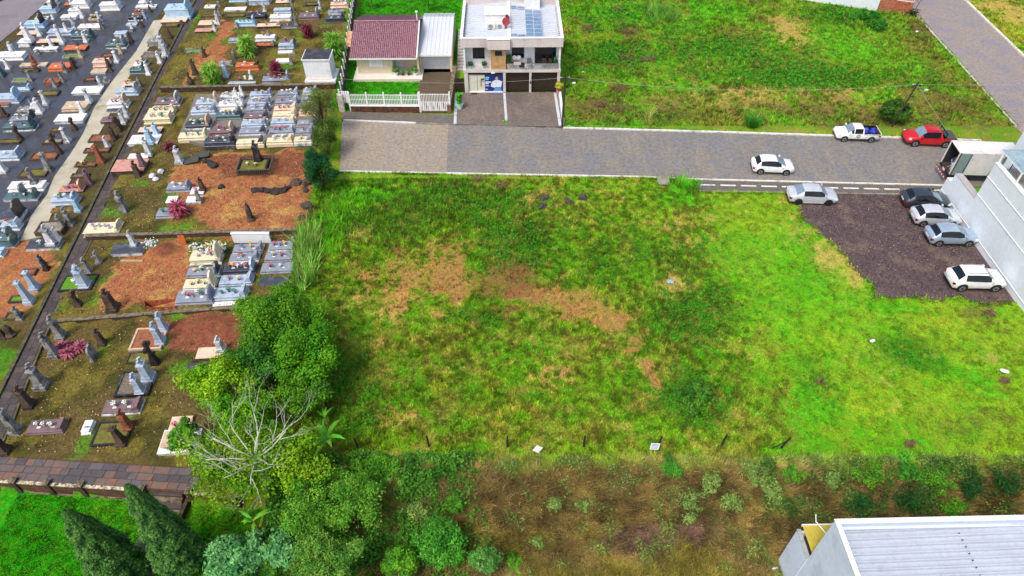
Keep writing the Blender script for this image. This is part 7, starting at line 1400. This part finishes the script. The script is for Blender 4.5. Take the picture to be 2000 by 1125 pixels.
def rock(px, py, s, lab, m, grp=None, zs=.7, nm='boulder'):
    x, y, z = Gt(px, py); bm = bmesh.new(); bmesh.ops.create_icosphere(bm, subdivisions=2, radius=s); off = rnd.random() * 50
    for v in bm.verts: k = .5 + .95 * float(vnoise(np.array(v.co.x / s * 1.5 + off + 9), np.array(v.co.y / s * 1.5 + v.co.z / s * 1.7 + 9))); v.co = Vector((v.co.x * k, v.co.y * k, v.co.z * k * zs))
    me = bpy.data.meshes.new(nm); bm.to_mesh(me); bm.free(); me.materials.append(m); o = obj(nm, me, loc=(x, y, z + s * .25), rot=rnd.random() * 6); o['label'] = lab; o['category'] = 'rock'
    if grp: o['group'] = grp
M_RK = stone('dark_basalt', (84, 74, 66), .9, .3, 4, (50, 44, 40), .4, .15)
for px, py, s in ((1062, 388, .5), (1058, 405, .45), (1113, 397, .45), (1138, 388, .45)): rock(px, py, s, 'dark boulder lying in the lot grass near the street', M_RK, 'boulders in the lot')
for q in ((1420, 745, .5), (1495, 745, .5), (1515, 700, .4), (1500, 915, .45), (1490, 800, .4), (1455, 1000, .3)): rock(*cp(4, q[0], q[1]), q[2], 'dark mossy boulder at the edge of the earth terrace', M_RK, 'boulders beside the terrace')
for q in ((1120, 800, .35), (1170, 795, .4), (1220, 805, .35), (1270, 810, .45), (1320, 800, .4), (1350, 780, .35), (790, 600, .45), (820, 620, .4), (870, 775, .3), (760, 585, .4)): rock(*cp(4, q[0], q[1]), q[2], 'black broken stone in the heap on the earth terrace', stone('black_stone', (50, 44, 42), .8, .3, 4, None, 0, .1), 'broken stones on the terrace')
for q in ((740, 550), (660, 590)):
    x, y, z = Gt(*cp(4, *q)); o = MB().box(-.7, .7, -.4, .4, 0, .08).build('broken_slab', stone('slate_slab', (70, 74, 72), .6, .2, 3), loc=(x, y, z + .22), rot=(.12, -.16, rnd.random())); o['label'] = 'dark broken slab propped on the stone heap'; o['category'] = 'slab'; o['group'] = 'broken slabs on the terrace'
for q in ((430, 665, .3), (370, 700, .32), (395, 722, .28)):
    x, y, z = Gt(*cp(4, q[0], q[1])); b = MB().lathe([(.05, 0), (.85, .1), (1, .5), (.75, .9), (.3, 1.15), (.05, 1.2)], 9); b.v = [((p[0] + rnd.uniform(-.15, .15)) * q[2], (p[1] + rnd.uniform(-.15, .15)) * q[2], p[2] * q[2] * 1.2) for p in b.v]; o = b.build('rubbish_bag', plain('white_bag', (214, 216, 236), .5), loc=(x, y, z)); o['label'] = 'crumpled white rubbish bag lying beside the pink slab'; o['category'] = 'bag'; o['group'] = 'white bags by the pink slab'
# open grave, board, orange panel, white wall, big wreath
x, y, z = Gt(*cp(5, 1155, 395)); o = MB().box(0, 1.9, -.12, .12, 0, .12).build('timber_board', stone('pale_timber', (176, 150, 110), .8, .2, 4), loc=(x, y, z), rot=GR - .08); o['label'] = 'pale timber board lying before the dark slab'; o['category'] = 'board'
a, b = [Gt(*cp(6, q, 258)) for q in (280, 345)]; o = MB().box(0, b[0] - a[0], 0, .05, 0, .95).box(.02, b[0] - a[0] - .02, .05, .08, .1, .85).build('orange_panel', stone('orange_board', (196, 104, 54), .7, .12, 2), loc=a, rot=(-.12, 0, GR)); o['label'] = 'orange board leaning on the dark retaining wall'; o['category'] = 'board'
a, b = [Gt(*cp(6, q, 238)) for q in (842, 1232)]; o = wall_between('white_screen_wall', a, b, T3 - .1, T3 + 1.0, .22, M_WHW, 'bright white wall standing behind the grey tombs', cap=M_TRIM)
x, y, z = Gt(*cp(6, 590, 330)); R = empty('funeral_wreath', (x, y, z), 0, 'big wreath of white and yellow flowers behind the cream tomb', 'wreath'); n = 420; aa = RNG.uniform(-1.5, 1.5, n); bb_ = RNG.normal(0, .3, n); zz = RNG.random(n) * .55 + .1
leafscatter('leaves', aa, bb_, zz, .2, np.repeat(np.array(s2l((60, 110, 40)))[None], n, 0), parent=R, kind=None); k = 240; leafscatter('blooms', RNG.uniform(-1.5, 1.5, k), RNG.normal(0, .28, k), .35 + RNG.random(k) * .4, .2, np.where((RNG.random(k) < .2)[:, None], np.array(s2l((230, 190, 50)))[None], np.array(s2l((240, 240, 232)))[None]), parent=R, kind=None, flat=1.5)
x, y, z = Gt(*cp(5, 1440, 250)); R = empty('funeral_wreath', (x, y, z), 0, 'white and pale green wreath beside the soil mound', 'wreath'); n = 120; leafscatter('leaves', RNG.normal(0, .3, n), RNG.normal(0, .25, n), RNG.random(n) * .3 + .05, .18, np.repeat(np.array(s2l((110, 190, 140)))[None], n, 0), parent=R, kind=None); leafscatter('blooms', RNG.normal(0, .3, n), RNG.normal(0, .25, n), .2 + RNG.random(n) * .3, .18, np.repeat(np.array(s2l((236, 236, 236)))[None], n, 0), parent=R, kind=None, flat=1.5)
pw = [G(*q, T3) for q in ((284, 601), (282, 588), (344, 584), (344, 599))]; R = empty('open_grave', (pw[0][0], pw[0][1], 0), 0, 'freshly dug open grave with raw red earth sides', 'grave pit'); MS = stone('raw_red_earth', (178, 92, 62), .95, .2, 4, (140, 70, 48), .4)
q0 = [(p[0] - pw[0][0], p[1] - pw[0][1]) for p in pw]; bq = MB()
for i in range(4):
    u, v = q0[i], q0[(i + 1) % 4]; bq.add([(u[0], u[1], T3 + .03), (v[0], v[1], T3 + .03), (v[0], v[1], T3 - .75), (u[0], u[1], T3 - .75)], [(0, 1, 2, 3)])
bq.build('pit_side', MS, R); MB().prism(q0, T3 - .78, T3 - .72).build('pit_floor', MS, R)
# railing round the black monument
x0, y0, z0 = Gt(*cp(4, 990, 690)); R = empty('grave_railing', (x0, y0, z0), GR, 'low dark railing around the black monument bed', 'railing'); bm_ = MB().box(-.03, .03, -.03, .03, 0, .6).mesh('baluster', stone('railing_stone', (96, 90, 76), .9, .2, 4, None, 0, .3))
L_, W_ = 3.15, 2.35
for i in range(17):
    for yy in (0, W_): obj('baluster', bm_, R, loc=(i * L_ / 16, yy, 0))
for i in range(1, 9):
    for xx in (0, L_): obj('baluster', bm_, R, loc=(xx, i * W_ / 9, 0))
MT_ = MATS['railing_stone']
for q in ((0, L_, -.04, .04), (0, L_, W_ - .04, W_ + .04), (-.04, .04, .04, W_ - .04), (L_ - .04, L_ + .04, .04, W_ - .04)): MB().box(*q, .6, .68).build('top_rail', MT_, R)
# brush heaps on the field and lot
def brush(px, py, s, lab):
    x, y, z = Gt(px, py); b = MB()
    for i in range(45): a = rnd.random() * 3.14; l = s * rnd.uniform(.5, 1.1); cx, cy = rnd.uniform(-s, s) * .5, rnd.uniform(-s, s) * .35; zz = rnd.random() * .35; b.tube([(cx - l * math.cos(a) * .5, cy - l * math.sin(a) * .4, zz), (cx + l * math.cos(a) * .5, cy + l * math.sin(a) * .4, zz + rnd.uniform(-.1, .25))], .018, 4)
    o = b.build('brush_heap', stone('dry_twigs', (132, 104, 78), .95, .3, 5, (70, 52, 40), .4), loc=(x, y, z)); o['label'] = lab; o['category'] = 'brush heap'; o['kind'] = 'stuff'
for px, py, s, lab in ((1149, 57, 1.5, 'flat heap of brown cut brush high on the field'), (1228, 64, 1.6, 'long heap of cut brush next to bright grass'), (1208, 20, 1.4, 'brush heap at the top of the field'), (1175, 205, 1.3, 'brush heap above the driveway pole'), (1205, 215, 1.6, 'brush heap near the far kerb'), (1210, 175, 1.6, 'thin line of cut branches on the field'), (1225, 115, 1.3, 'grey twig heap in the field'), (1268, 118, 1.5, 'grey twiggy heap among weeds'), (980, 366, .9, 'brown brush heap just below the street kerb'), (932, 352, .8, 'dark brush at the street verge'), (1600, 748, .5, 'heap of dry stalks in the mown grass'), (1775, 870, .5, 'grey branch heap in the grass'), (1930, 615, .7, 'dry clippings near the white wall'), (1960, 745, .5, 'dry branch heap beside the white debris')): brush(px, py, s, lab)
def scrap(px, py, s, rgb, lab):
    x, y, z = Gt(px, py); b = MB(); k = 7; pts = [(s * math.cos(i * 6.283 / k) * rnd.uniform(.6, 1.1), s * .7 * math.sin(i * 6.283 / k) * rnd.uniform(.6, 1.1), rnd.uniform(0, .14)) for i in range(k)]; b.add(pts + [(0, 0, .2)] + [(p[0] * .9, p[1] * .9, p[2] - .04) for p in pts], [(i, (i + 1) % k, k) for i in range(k)] + [tuple(range(2 * k, k, -1))]); o = b.build('litter', plain('litter_%d' % rgb[0], rgb, .6), loc=(x, y, z + .1)); o['label'] = lab; o['category'] = 'litter'
for px, py, s, c, lab in ((1308, 553, .42, (150, 176, 190), 'crumpled blue-grey sheet lying on the lot'), (1703, 668, .28, (236, 236, 234), 'white plastic scrap in the mown grass'), (1961, 727, .38, (238, 238, 236), 'larger white scrap by the dry branches'), (1139, 143, .22, (240, 240, 240), 'white scrap high in the field'), (1790, 64, .25, (236, 232, 220), 'white scrap beside the sloping street'), (1513, 1113, .25, (230, 232, 232), 'white bag scrap at the warehouse corner'), (787, 997, .12, (220, 220, 214), 'small white scrap in the bank hollow')): scrap(px, py, s, c, lab)
# dead sapling at the street corner
x, y, z = Gt(1782, 30); R = empty('dry_sapling', (x, y, z), 0, 'dark leafless sapling standing at the street corner', 'sapling'); b = MB().tube([(0, 0, -.1), (.15, 0, 1.2), (.5, 0, 2.6)], [.07, .05, .02], 5).tube([(.25, 0, 1.8), (.7, .1, 2.2)], .02, 4).tube([(.2, 0, 1.5), (-.1, .1, 2.1)], .02, 4).build('trunk', M_BARK, R); leafscatter('base_leaves', RNG.normal(0, .35, 160), RNG.normal(0, .3, 160), RNG.random(160) * .8, .2, np.repeat(np.array(s2l((50, 66, 34)))[None], 160, 0), parent=R, kind=None)
